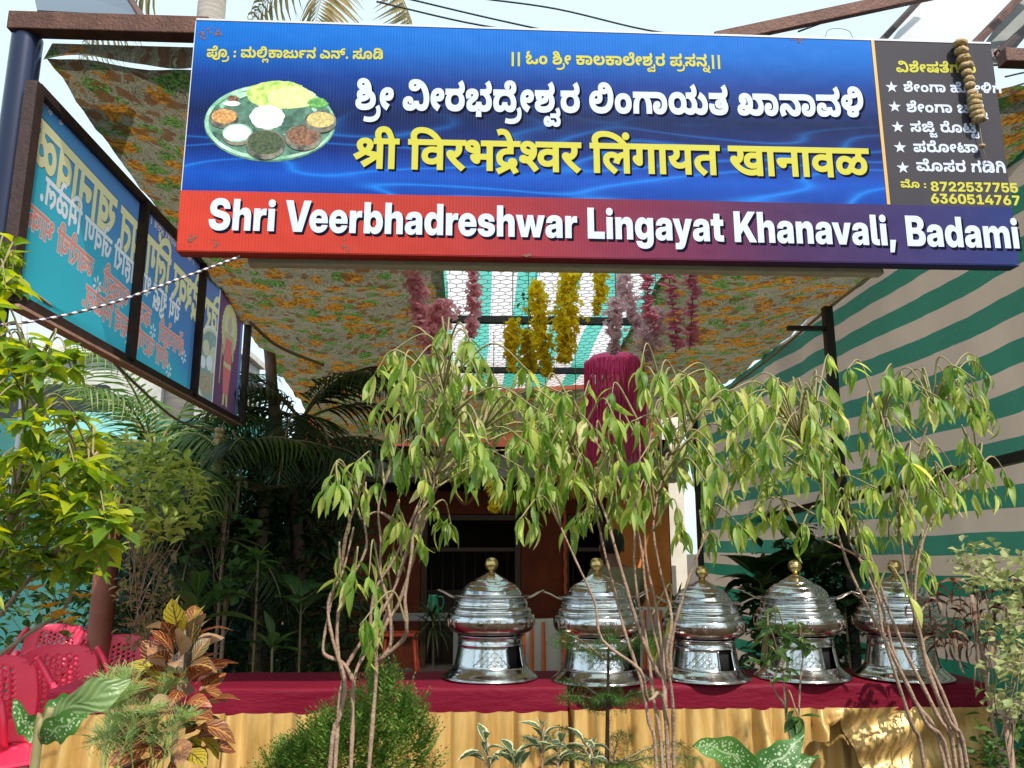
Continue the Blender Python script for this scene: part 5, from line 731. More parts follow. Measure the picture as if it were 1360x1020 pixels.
for p, q in (((XB, y0, z1), (XB, y1, z1)), ((XB, y0, z0), (XB, y1, z0))): b.beam(p, q, .05, .04)
bevel(b.build('frame_rail', IRON2, sb, smooth=False), .003)
b = MB(); b.beam((XB+.02, y0-.0, z0-.035), (XB+.02, y1, z0-.035), .05, .012); b.build('lower_lip', mat('faded red primer', (.30, .15, .10), .8, 0, .5, 18, (.42, .26, .2)), sb, smooth=False)
for px, py in ((185, 300), (263, 400), (322, 500), (30, 200)):
    yy = PX(px, py, XB).y; b = MB(); b.box((XB+.016, yy, (z0+z1)/2), (.045, .04 if px > 50 else .055, H2)); b.build('frame_post', IRON2, sb, smooth=False)
def flexink(name, c, c2=None, sc=30):
    return mat(name, c, .5, 0, .6, sc, c2, trans=.65)
INKS = [FLEX, flexink('side ink cream', (.92, .82, .46)), flexink('side ink white', (.92, .92, .94)), flexink('side ink salmon', (.88, .32, .26)), flexink('side ink pale salmon', (.93, .70, .66)), flexink('side ink outline', (.08, .07, .10)),
        flexink('side ink grey', (.24, .34, .32), (.46, .55, .5), 20), flexink('side ink plate', (.75, .72, .52)), flexink('side ink mauve', (.20, .09, .18)), flexink('side ink halo', (.70, .64, .32)), flexink('side ink skin', (.62, .50, .32)), flexink('side ink gold', (.75, .60, .28)), flexink('side ink pink', (.80, .22, .22)), flexink('side ink curry', (.45, .25, .15), (.6, .58, .45), 40)]
items = []                                     # (polygons in y, z; ink), later ones on top
def add_item(polys, mi):
    ys = [p[0] for P in polys for p in P]; zs = [p[1] for P in polys for p in P]; items.append((polys, mi, min(ys), max(ys), min(zs), max(zs)))
def sline(key, xa, ya, xb, yb, mi, ysc, bold, edge=None, grow=20):
    a = PX(xa, ya, XB); c = PX(xb, yb, XB); X = (c-a); X.x = 0; wdt = X.length; X.normalize(); wd, ln = _L[key]; s = wdt/wd
    for e, m_ in (((grow, edge), (0, mi)) if edge is not None else ((0, mi),)):
        for gk, gx, gy in ln:
            polys = []
            for cc in _G[gk]:
                P = _flat(cc, 3); P = [p for i, p in enumerate(P) if abs(p[0]-P[i-1][0])+abs(p[1]-P[i-1][1]) > .5]
                if len(P) > 2: polys.append([(a.y+X.y*(x+gx)*s, a.z+X.z*(x+gx)*s+(y+gy)*s*ysc) for x, y in _offset(P, bold+e)])
            if polys: add_item(polys, m_)
def shape(pts, mi): add_item([pts], mi)
def ell(cy, cz, ry, rz, mi, n=24, jag=0): shape([(cy+ry*cos(a)*(1+jag*(i % 2)), cz+rz*sin(a)*(1+jag*(i % 2))) for i, a in enumerate([2*pi*k/n for k in range(n)])], mi)
def ast(px, py):
    c = PX(px, py, XB)
    for k in range(6):
        a = k*pi/3+.5; d = (cos(a), sin(a)); e = (-sin(a), cos(a)); q = lambda u, v: (c.y+d[0]*u+e[0]*v, c.z+d[1]*u+e[1]*v); shape([q(.008, 0), q(.03, .009), q(.045, 0), q(.03, -.009)], 2)
sline('d_main', 306, 468, 43, 215, 1, 1.35, 34, 5, 12)
sline('d_l2', 237, 432, 52, 262, 2, 1.25, 30, 5, 10)
for k, a in (('d_l3a', (243, 474, 210, 452)), ('d_l3b', (199, 437, 136, 385)), ('d_l3c', (122, 372, 22, 288)), ('d_l4a', (222, 492, 178, 458)), ('d_l4b', (168, 450, 108, 403))): sline(k, *a, 3, 1.3, 20, 4, 26)
sline('d_top', 258, 352, 200, 296, 4, 1.1, 22)
sline('d_pr', 126, 204, 58, 138, 4, 1.0, 22)
for p in ((244, 474), (203, 440), (129, 378), (224, 492), (171, 452)): ast(*p)
c = PX(279, 487, XB)
for dy, dz, ry, rz, mi in ((0, 0, .29, .26, 2), (0, 0, .27, .245, 7), (0, 0, .25, .225, 6), (.09, .05, .13, .10, 7), (-.1, .10, .065, .05, 7), (-.14, 0, .05, .04, 2), (.1, -.09, .1, .07, 13), (-.06, -.12, .12, .07, 13), (-.02, .02, .06, .05, 2)): ell(c.y+dy, c.z+dz, ry, rz, mi)
# robed temple figure with a halo on a mauve strip
pa = PX(290, 430, XB).y; pb = PX(318, 460, XB).y; cy = (pa+pb)/2
shape([(pa-.02, z0+.03), (pa, z0+.03), (pa, z1-.03), (pa-.02, z1-.03)], 2); shape([(pa, z0+.03), (pb, z0+.03), (pb, z1-.03), (pa, z1-.03)], 8)
fig = lambda pts, mi: shape([(cy+p, z0+q*H2) for p, q in pts], mi)
ell(cy, z0+.70*H2, .17, .21*H2, 9, 60, .07); ell(cy, z0+.72*H2, .10, .13*H2, 7, 30)
fig([(-.05, .80), (.05, .80), (.035, .90), (0, .94), (-.035, .9)], 11); ell(cy, z0+.74*H2, .06, .07*H2, 10)
fig([(-.10, .67), (.10, .67), (.13, .48), (.10, .45), (.07, .60), (-.07, .60), (-.10, .45), (-.13, .48)], 10)
fig([(-.07, .62), (.07, .62), (.09, .40), (.06, .16), (-.06, .16), (-.09, .40)], 12); fig([(-.085, .42), (.085, .42), (.08, .38), (-.08, .38)], 11)
fig([(-.05, .16), (-.01, .16), (-.02, .07), (-.06, .06)], 11); fig([(.01, .16), (.05, .16), (.06, .06), (.02, .07)], 11); fig([(-.155, .22), (-.14, .22), (-.13, .75), (-.145, .75)], 11)
vs = [Vector((y0+(y1-y0)*i/12, z0+H2*j/4)) for j in range(5) for i in range(13)]; es = []
for i in range(12): es += [(i, i+1), (52+i, 53+i)]
for j in range(4): es += [(13*j, 13*j+13), (13*j+12, 13*j+25)]
for it in items:
    for P in it[0]:
        o_ = len(vs); vs += [Vector(p) for p in P]; es += [(o_+i, o_+(i+1) % len(P)) for i in range(len(P))]
V_, E_, F_, _a, _b, _c = delaunay_2d_cdt(vs, es, [], 0, 1e-5)
me = MB(); me.V = [(XB, v.x, v.y) for v in V_]
for f in F_:
    cx_ = sum(V_[i].x for i in f)/3; cz_ = sum(V_[i].y for i in f)/3
    if not (y0 <= cx_ <= y1 and z0 <= cz_ <= z1): continue
    mi = 0
    for polys, m_, a_, b_, c_, d_ in reversed(items):
        if a_ <= cx_ <= b_ and c_ <= cz_ <= d_ and _wind((cx_, cz_), polys) != 0: mi = m_; break
    me.F.append(tuple(f)); me.M.append(mi)
me.build('printed_sheet', INKS, sb, smooth=False)

# ------------------------------------------------------------------ steel frame of the canopy
zb = PY(140, 36, YS+.1).z
b = MB(); b.beam((XB-.12, YS+.1, zb), (SX0+.02, YS+.1, zb), .07, .075)
tag(bevel(b.build('front_beam', IRON, smooth=False), .004), 'rusty brown square iron beam between the dark pillar and the front signboard', 'beam')
g = NG('navy enamelled pipe'); g.color(g.mix(g.noise(6, 3, g.map(g.obj, (1, 1, .1))), (.008, .012, .03), (.03, .04, .09))); g.set(Roughness=.28, Metallic=.4); NAVY = g.m
pc = PY(14, 220, YS+.12)
b = MB(); b.lathe([(.055, 0), (.055, zb-.04)], 24, (pc.x-.005, YS+.13, 0)); 
tag(b.build('pillar', NAVY), 'round dark navy steel pillar at the left edge in front of the side signboard', 'pillar')
# canopy heights
def zc(x, y):
    t = max(0, (y-2.9)/6.9); L_ = 3.30-.66*t; R_ = 3.28-.22*t; k = max(0, min(1, (x+1.7)/4.35))
    return L_+(R_-L_)*k
# floral print of the canopy cloth
g = NG('floral canopy cloth'); dst = g.node('ShaderNodeTexNoise', {'Vector': g.obj, 'Scale': 9, 'Detail': 3}).outputs[1]
vv = g.node('ShaderNodeMix', data_type='VECTOR'); 
v2 = g.node('ShaderNodeVectorMath', {0: dst, 1: (.09, .09, .0)}, operation='MULTIPLY').outputs[0]
vq = g.node('ShaderNodeVectorMath', {0: g.obj, 1: v2}, operation='ADD').outputs[0]
vq = g.map(vq, (1.45, 1.65, 0))
rag = g.math('MULTIPLY', g.math('SUBTRACT', g.noise(26, 4, vq, .7), .5), .75)
def blobs(scale, th, loc, seedy=0):
    v = g.node('ShaderNodeTexVoronoi', {'Vector': g.map(vq, (1, 1, 1), loc), 'Scale': scale, 'Randomness': .85}).outputs[0]
    return g.math('LESS_THAN', g.math('ADD', v, rag), th)
st = g.noise(16, 4, g.map(vq, (1, 1, 1)), .7, 1.8)
c = g.ramp(st, [(.33, (.02, .018, .012)), (.42, (.11, .10, .055)), (.48, (.23, .20, .135)), (.515, (.03, .028, .016)), (.55, (.19, .165, .11)), (.62, (.03, .03, .014)), (.7, (.11, .10, .05))])
pet = g.ramp(g.noise(30, 3, vq), [(.38, (.09, .032, .004)), (.6, (.30, .13, .014))]); grn = g.ramp(g.noise(44, 3, vq), [(.40, (.012, .03, .008)), (.6, (.09, .17, .03))])
c = g.mix(g.math('MULTIPLY', blobs(5.4, .42, (.3, .7, 0)), .9), c, grn)
c = g.mix(g.math('MULTIPLY', blobs(4.6, .42, (0, 0, 0)), .95), c, pet)
c = g.mix(g.math('MULTIPLY', blobs(7.7, .34, (2.3, 1.7, 0)), .8), c, (.09, .035, .012))
g.color(c); g.set(Roughness=.8); g.bump(g.noise(6, 4, g.map(g.obj, (1, 3, 1))), .5, .03); add_trans(g.m, c, None, .55); FLORAL = g.m
def cloth(x0, x1, ya, yb, nx, ny, sag=.06, rip=.03, skirt=0):
    b = MB()
    def f(u, v):
        x = x0+(x1-x0)*u; y = ya+(yb-ya)*v
        p = (v*5) % 1
        z = zc(x, y)-sag*sin(pi*u)*(.5+.5*sin(pi*p))-rip*noise.noise(Vector((x*1.3, y*3.1, 1)))-.5*rip*noise.noise(Vector((x*5, y*9, 4)))
        return (x, y, z)
    return b.grid(f, nx, ny)
XL, XR = XB-.02, 2.66
xc0, xc1 = -.20, 1.24
tag(cloth(XL, xc0, 2.98, 9.95, 30, 110, .08, .05).build('canopy_cloth', FLORAL), 'floral brown and green cloth ceiling over the left side of the stall', 'canopy cloth', 'floral ceiling cloths')
tag(cloth(xc1, XR, 2.92, 9.95, 30, 110, .07, .05).build('canopy_cloth', FLORAL), 'floral cloth ceiling on the right between the hanging flowers and the striped net wall', 'canopy cloth', 'floral ceiling cloths')
tag(cloth(xc0-.03, xc1+.03, 7.9, 9.95, 24, 40, .07, .05).build('canopy_cloth', FLORAL), 'small floral ceiling cloth at the back of the canopy against the house', 'canopy cloth', 'floral ceiling cloths')
# front skirt of cloth on the left, hanging over the beam edge
b = MB()
def f(u, v):
    x = XL+.02+(SX0+.04-XL)*u; z = zb-.03-(.085+.05*noise.noise(Vector((x*3, 0, 0))))*v*(1.2-.3*u)
    return (x, 2.97+.03*sin(x*9)*v-.03*v, z)
b.grid(f, 30, 4); tag(b.build('cloth_valance', FLORAL), 'short strip of floral cloth tucked under the rusty front beam at upper left', 'cloth')
# striped shade net: one sheet overhead, one as the right wall
def net_mat(name, axis, period, duty, trans, alpha, off=0.0, beige=(.50, .43, .37), green=(.0, .30, .18)):
    g = NG(name); o = g.sep(g.obj); nz = g.noise(1.5, 2)
    f = g.math('FRACT', g.math('ADD', g.math('ADD', g.math('DIVIDE', o[axis], period), g.math('MULTIPLY', nz, .12)), 10+off))
    k = g.math('LESS_THAN', f, duty); c = g.mix(k, beige, green)
    wv = g.noise(160, 2, g.map(g.obj, (1, 1, 1))); c = g.mix(g.math('MULTIPLY', wv, .22), c, (.10, .10, .09), 'MIX')
    g.color(c); g.set(Roughness=.6); mx = add_trans(g.m, c, None, trans)
    tr = g.node('ShaderNodeBsdfTransparent'); m2 = g.n.nodes.new('ShaderNodeMixShader')
    th = g.math('ADD', g.math('MULTIPLY', g.math('GREATER_THAN', g.noise(220, 1), .56), alpha*1.6), alpha*.3)
    g.L.new(th, m2.inputs[0]); g.L.new(mx.outputs[0], m2.inputs[1]); g.L.new(tr.outputs[0], m2.inputs[2]); g.L.new(m2.outputs[0], g.out.inputs[0])
    g.bump(wv, .2, .003)
    return g.m
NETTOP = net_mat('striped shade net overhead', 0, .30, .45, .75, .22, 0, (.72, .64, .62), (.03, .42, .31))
b = MB()
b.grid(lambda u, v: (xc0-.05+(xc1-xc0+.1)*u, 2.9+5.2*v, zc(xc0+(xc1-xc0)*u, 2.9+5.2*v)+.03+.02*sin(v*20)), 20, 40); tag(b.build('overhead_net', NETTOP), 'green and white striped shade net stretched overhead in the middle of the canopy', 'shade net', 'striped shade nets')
# chicken wire under it
b = MB(); s = .047; wz = []
def wp(x, y): return Vector((x, y, zc(x, y)-.035-.02*sin(x*2.1)*sin(y*3)))
nx = int((xc1-xc0)/(s*sqrt(3)))+1; ny = int(4.4/(s*1.5))
for j in range(ny):
    for i in range(nx):
        cx = xc0+i*s*sqrt(3)+(s*sqrt(3)/2 if j % 2 else 0); cy_ = 3.5+j*s*1.5
        if cx > xc1: continue
        P = [wp(cx+s*sin(k*pi/3)*.98, cy_+s*cos(k*pi/3)) for k in (0, 1, 2, 3)]
        for a, c in zip(P, P[1:]): b.tube([a, c], .0022, 3, cap=False)
t = thing('wire_mesh', 'hexagonal chicken wire stretched beneath the overhead striped net', 'wire mesh', (xc0, 3.5, 3)); b.build('hexagonal_wires', BLACKM, t, kind='stuff', smooth=False)
for px0, px1, py, Yb, lab in ((575, 885, 423, 0, 'nearer black steel crossbar below the overhead striped net'), (560, 800, 494, 1, 'farther black steel crossbar below the overhead striped net')):
    # depth where the canopy plane is met
    best = min((abs(PY(700, py, y_/10).z-(zc(.3, y_/10)-.07)), y_/10) for y_ in range(30, 98))[1]
    b = MB(); b.beam((xc0-.1, best, zc(.3, best)-.07), (xc1+.05, best, zc(.3, best)-.07), .05, .05)
    tag(b.build('crossbar', BLACKM, smooth=False), lab, 'beam', 'crossbars under the net')
# right wall net
XW = 2.66
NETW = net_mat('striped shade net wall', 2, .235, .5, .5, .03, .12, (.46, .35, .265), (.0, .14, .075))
b = MB()
def f(u, v):
    y = 2.6+7.3*u; zt = zc(XW, y)+.02*sin(y*2.3); zl = .25
    z = zl+(zt-zl)*v+.07*sin(u*9+1)*(1-v)*v*4*.5+.07*noise.noise(Vector((y*.8, z_(v), 2)))
    return (XW+.07*noise.noise(Vector((y*1.5, v*3, 0)))+.018*noise.noise(Vector((y*7, v*5, 5)))+.10*sin(pi*v)*sin(u*7), y, z)
def z_(v): return v*4
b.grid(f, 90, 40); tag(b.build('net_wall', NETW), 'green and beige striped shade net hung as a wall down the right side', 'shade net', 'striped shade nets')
# its posts, rails and bracket
def post(px, ptop, pbot, wd, lab):
    # post standing at the net plane
    p = PX(px, ptop, XW-.12); b = MB(); b.box((XW-.12, p.y, (p.z)/2), (wd, wd, p.z)); o = b.build('net_post', BLACKM, smooth=False); tag(o, lab, 'post', 'black posts of the net wall'); return p
p1 = post(1098, 408, 700, .06, 'nearer black square post against the striped net wall'); p2 = post(922, 545, 770, .055, 'farther black square post where the net wall meets the house')
b = MB(); b.beam((XW-.12, p1.y, PX(1098, 438, XW-.12).z), (XW-.42, p1.y, PX(1098, 438, XW-.12).z), .04, .03); tag(b.build('bracket', BLACKM, smooth=False), 'short black arm sticking out from the top of the nearer net post', 'bracket')
ra = PX(1358, 606, XW-.1); rb = PX(1000, 691, XW-.1)
b = MB(); b.beam(ra, rb, .04, .05); b.beam(ra, ra+(ra-rb)*.3, .04, .05); tag(b.build('net_rail', BLACKM, smooth=False), 'long black rail running along the striped net wall', 'rail')
b = MB(); 
b.tube([PX(x, y, XW-.06) for x, y in ((1167, 358), (1098, 411), (1030, 470), (962, 522), (885, 580))], .012, 6); tag(b.build('edge_pole', mat('pale bamboo', (.5, .42, .28), .7)), 'thin pale pole along the top edge of the striped net wall', 'pole')
c = PX(1192, 570, XW-.09); b = MB(); b.box(c, (.02, .06, .05)); tag(bevel(b.build('switch_box', mat('white plastic', (.7, .7, .7), .4), smooth=False), .006), 'small white plastic box fixed on the striped net wall', 'switch box')

# ------------------------------------------------------------------ iron work and sheets above the sign
def bar(name, lab, a, c, w_, h_, m=IRON, cat='beam'):
    b = MB(); b.beam(a, c, w_, h_); return tag(bevel(b.build(name, m, smooth=False), .003), lab, cat)
bar('sloping_beam', 'sloping rusty beam with a bolt hole above the right of the front signboard', PY(950, 52, 3.0), PY(1420, -48, 3.0), .03, .055)
bar('slanting_strut', 'thin dark strut rising from the signboard top under the sloping rusty beam', PY(1160, 66, 3.05), PY(1240, -20, 3.25), .025, .025, IRON2)
bar('slanting_strut', 'brown strut between the white panel and the grey sheet at upper right', PY(1280, 74, 3.05), PY(1375, -25, 3.3), .035, .03)
bar('slanting_strut', 'dark strut along the outer edge of the grey sheet at the upper right corner', PY(1325, 72, 3.1), PY(1400, 2, 3.3), .03, .03, IRON2)
bar('end_beam', 'brown beam end poking out behind the right end of the front signboard', PY(1330, 77, 2.92), PY(1420, 80, 2.92), .06, .06)
def sheet(name, lab, cs, m, cat, th=.01):
    b = MB(); n = len(cs); cs = [Vector(c) for c in cs]; N = (cs[1]-cs[0]).cross(cs[2]-cs[0]).normalized()*th
    b.add(cs+[c+N for c in cs], [tuple(range(n)), tuple(range(2*n-1, n-1, -1))]+[(i, (i+1) % n, n+(i+1) % n, n+i) for i in range(n)]); return tag(b.build(name, m, smooth=False), lab, cat)
sheet('acrylic_sheet', 'white plastic sheet between the struts above the menu part of the signboard', [PY(1165, 85, 3.1), PY(1285, 85, 3.1), PY(1365, -25, 3.6), PY(1235, -25, 3.6)], mat('white acrylic', (.78, .78, .8), .4, trans=.6), 'sheet')
sheet('grey_sheet', 'grey fibre sheet tilted between two struts at the upper right', [PY(1287, 88, 3.12), PY(1330, 88, 3.12), PY(1410, -10, 3.5), PY(1366, -25, 3.5)], mat('grey fibre sheet', (.13, .14, .13), .8, 0, .5, 10, (.2, .2, .18)), 'panel')
sheet('dark_panel', 'dark blue tilted panel resting above the rusty beam at upper left', [PY(50, 17, 3.05), PY(187, 24, 3.05), PY(150, -30, 3.7), PY(40, -30, 3.7)], mat('dark blue glass', (.008, .012, .03), .2), 'panel')
bar('panel_edge', 'rusty edge angle along the right side of the dark blue tilted panel', PY(188, 26, 3.03), PY(152, -30, 3.7), .03, .03, IRON)
# ================================================================== house behind
YH = 10.0
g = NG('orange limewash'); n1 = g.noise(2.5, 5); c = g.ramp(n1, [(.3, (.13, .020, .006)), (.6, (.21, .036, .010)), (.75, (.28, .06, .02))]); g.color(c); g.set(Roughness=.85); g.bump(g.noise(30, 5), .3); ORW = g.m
g = NG('orange limewash with painted sun'); n1 = g.noise(2.5, 5); c = g.ramp(n1, [(.3, (.62, .17, .03)), (.7, (.78, .27, .06))]); g.color(c); g.set(Roughness=.85); ORB = g.m  # lighter copy of the house limewash; the pillar's sunlight is put into its colour
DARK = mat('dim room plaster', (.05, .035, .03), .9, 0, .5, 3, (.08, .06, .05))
WOOD = mat('dark teak wood', (.05, .022, .012), .5, 0, .6, 6, (.10, .045, .022), stretch=(6, 6, 1))
CREAM = mat('cream plaster', (.52, .47, .38), .85, 0, .6, 3, (.66, .62, .54), bump=.3)
GREYP = mat('weathered grey white plaster', (.36, .35, .32), .9, 0, .6, 2, (.58, .57, .54), bump=.4)
hx = lambda px, py=700: PY(px, py, YH).x
hz = lambda py, px=650: PY(px, py, YH).z
house = thing('house', 'orange painted house front in shade at the back of the canopy', 'house', (0, YH, 0))
xl, x1, x2, x3, x4, xr_ = hx(395), hx(560), hx(692), hx(747), hx(805), hx(884)
zd = hz(683)
b = MB()
b.box(((xl+x1)/2, YH+.1, zd/2), (x1-xl, .2, zd)); b.box(((x2+x3)/2, YH+.1, zd/2), (x3-x2, .2, zd))
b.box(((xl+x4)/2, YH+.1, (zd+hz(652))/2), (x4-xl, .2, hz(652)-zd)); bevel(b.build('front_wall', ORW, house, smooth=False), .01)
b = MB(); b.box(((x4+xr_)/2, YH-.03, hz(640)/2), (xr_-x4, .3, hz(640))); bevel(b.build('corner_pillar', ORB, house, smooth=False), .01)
b = MB(); b.box(((xl+xr_)/2, YH-.25, (hz(640)+hz(612))/2), (xr_-xl+.3, .7, (hz(612)-hz(640)))); b.build('eave_ledge', GREYP, house, smooth=False)
b = MB(); b.box(((xl+xr_)/2, YH+.3, 3.0), (xr_-xl, .2, 1.5)); b.build('parapet', ORW, house, smooth=False)
b = MB(); b.box(((xl+xr_)/2, YH+2.6, 1.4), (xr_-xl+.4, .1, 2.8)); b.box((xl-.1, YH+1.4, 1.4), (.1, 2.4, 2.8)); b.box((xr_+.1, YH+1.5, 1.4), (.1, 2.2, 2.8)); b.box(((xl+xr_)/2, YH+1.4, 2.62), (xr_-xl+.3, 2.4, .1)); b.box(((xl+xr_)/2, YH+1.4, .03), (xr_-xl+.3, 2.4, .06)); b.build('room_walls', DARK, house, smooth=False)
for xa, xb_ in ((x1, x2), (x3, x4)):
    b = MB()
    for x in (xa+.04, xb_-.04): b.box((x, YH+.06, zd/2), (.07, .12, zd))
    b.box(((xa+xb_)/2, YH+.06, zd-.04), (xb_-xa-.01, .12, .07)); b.box(((xa+xb_)/2, YH+.06, zd-.42), (xb_-xa-.14, .08, .05)); bevel(b.build('door_frame', WOOD, house, smooth=False), .006)
    b = MB()
    for k in range(int((xb_-xa)/.13)): b.tube([(xa+.13+k*.13, YH+.06, .1), (xa+.13+k*.13, YH+.06, zd-.45)], .008, 5)
    b.build('grille', BLACKM, house)
b = MB(); b.box(((x1+x2)/2-.1, YH+.9, .45), (1.1, .5, .9)); bevel(b.build('counter', WOOD, house, smooth=False), .01)
# red string hanging beside the door
b = MB(); b.tube([(x3+.02, YH-.06, zd+.05)]+[(x3+.02+.008*sin(k*2.1), YH-.06, zd-.0-k*.06) for k in range(26)], .022, 6)
tag(b.build('string_garland', mat('red orange thread flowers', (.65, .08, .02), .8, 0, .6, 90, (.8, .2, .05), bump=1, bscale=120)), 'straight red orange flower string hanging down beside the doorway', 'garland')
MARI = mat('dull red marigold string', (.22, .05, .03), .9, 0, .7, 90, (.42, .2, .1), bump=1, bscale=150)
for k, (pa_, pb_, dp) in enumerate(((600, 637, 30), (642, 690, 34))):
    b = MB(); A_ = PY(pa_, 640, YH-.62); B_ = PY(pb_, 640, YH-.62); sg = dp/1080*YH*.9
    for i in range(29):
        t = i/28; p = A_.lerp(B_, t); p.z -= sg*4*t*(1-t); b.ball(p, .021, 4)
    tag(b.build('door_garland', MARI), ['smaller swag of dried marigolds over the doorway, farther left', 'larger swag of dried marigolds over the middle of the doorway'][k], 'garland', 'marigold swags on the eave')
# neighbour strip on the right
b = MB(); b.box((xr_+.22, YH+.5, 1.6), (.26, .2, 3.2)); tag(b.build('neighbour_wall', CREAM, smooth=False), 'sunlit cream wall strip seen between the house pillar and the net', 'wall')
b = MB(); b.box((xr_+.42, YH-.2, .95), (.08, .08, 1.9)); tag(b.build('wooden_post', WOOD, smooth=False), 'thin brown wooden post right of the orange house pillar', 'post')
# floodlight
t = thing('floodlight', 'small square floodlight under the dark eave, left of the door garlands', 'floodlight', PY(521, 633, 9.3))
c = t.location.copy(); b = MB(); b.box(c, (.20, .06, .17)); bevel(b.build('housing', BLACKM, t, smooth=False), .01)
b = MB(); b.box(c+Vector((0, -.033, 0)), (.16, .006, .13)); b.build('lens', mat('flood lens', (.35, .38, .33), .2), t, smooth=False); b = MB(); b.tube([c+Vector((0, .03, 0)), c+Vector((0, .1, .1)), c+Vector((0, .3, .16))], .012); b.build('bracket', BLACKM, t)
b = MB(); A_ = PY(440, 602, 9.6); b.box((A_.x+.5, 9.6, A_.z-.02), (1.7, .5, .10)); tag(b.build('timber_lintel', WOOD, smooth=False), 'dark timber beam below the rear edge of the left ceiling cloth', 'beam')
# left: teal wall, white building, shed, signs
g = NG('teal limewash'); n1 = g.noise(1.6, 5); c = g.ramp(n1, [(.3, (.02, .11, .105)), (.6, (.035, .17, .16)), (.8, (.10, .26, .25))]); g.color(c); g.set(Roughness=.85); g.bump(g.noise(20, 4), .3); TEAL = g.m
zt = PY(60, 556, 8.2).z
b = MB(); b.box((-5.9, 8.3, zt/2), (8.0, .2, zt)); tag(b.build('teal_wall', TEAL, smooth=False), 'weathered teal plastered wall behind the palms on the left', 'wall')
b = MB(); A_ = PY(130, 572, 8.1); b.box((A_.x, 8.12, A_.z), (.0+1.0, .14, .35)); tag(b.build('pale_ledge', mat('pale teal plaster', (.22, .52, .50), .8), smooth=False), 'paler teal ledge block on the teal wall', 'ledge')
zb2 = PY(100, 462, 13).z
bl = thing('white_building', 'sun bleached white building with a painted band of shade, behind the teal wall', 'building', (-7.5, 13.5, 0))
b = MB(); b.box((-8.6, 14, zb2/2), (9.5, 1, zb2)); b.build('wall', GREYP, bl, smooth=False); b = MB(); b.box((-8.6, 13.9, zb2+.05), (9.7, 1.2, .1)); b.build('coping', CREAM, bl, smooth=False)
v0 = PY(70, 505, 13); v1 = PY(70, 552, 13); b = MB(); b.box((-9.2, 13.42, (v0.z+v1.z)/2-.3), (6.4, .2, v0.z-v1.z+.6)); b.build('shade_band', mat('dark verandah', (.02, .022, .03), .9), bl, smooth=False)  # near-black slab painting the shade low on the white wall
t = thing('notice_board', 'small teal board with white writing above the yellow green leaves at left', 'sign', PY(35, 490, 6.0)); c = t.location.copy()
b = MB(); b.box(c, (.27, .02, .27)); bevel(b.build('board', mat('teal sign paint', (.01, .23, .25), .5), t, smooth=False), .004)
lettering('k_bd', c+Vector((-.08, -.012, .05)), Vector((1, 0, 0)), Vector((0, 0, 1)), .20, WHITE, t, 'lettering', 1.0, 0)
b = MB(); A_ = PY(28, 385, 5.2); B_ = PY(33, 440, 5.2); C_ = PY(30, 470, 5.2); b.tube(spline([A_, B_, C_, PY(28, 560, 5.2), PY(8, 700, 5.2)], 5), .02, 8); tag(b.build('conduit_pipe', mat('grey plastic pipe', (.55, .56, .6), .4)), 'bent grey white plastic pipe in front of the small teal board', 'pipe')
b = MB(); A_ = PY(148, 685, 5.6); b.lathe([(.075, 0), (.075, A_.z+.1)], 20, (A_.x, 5.6, 0)); tag(b.build('red_brown_post', mat('red oxide paint', (.22, .055, .03), .6, 0, .5, 8, (.30, .10, .06), bump=.3)), 'round red brown post standing under the yellow green creeper', 'post')

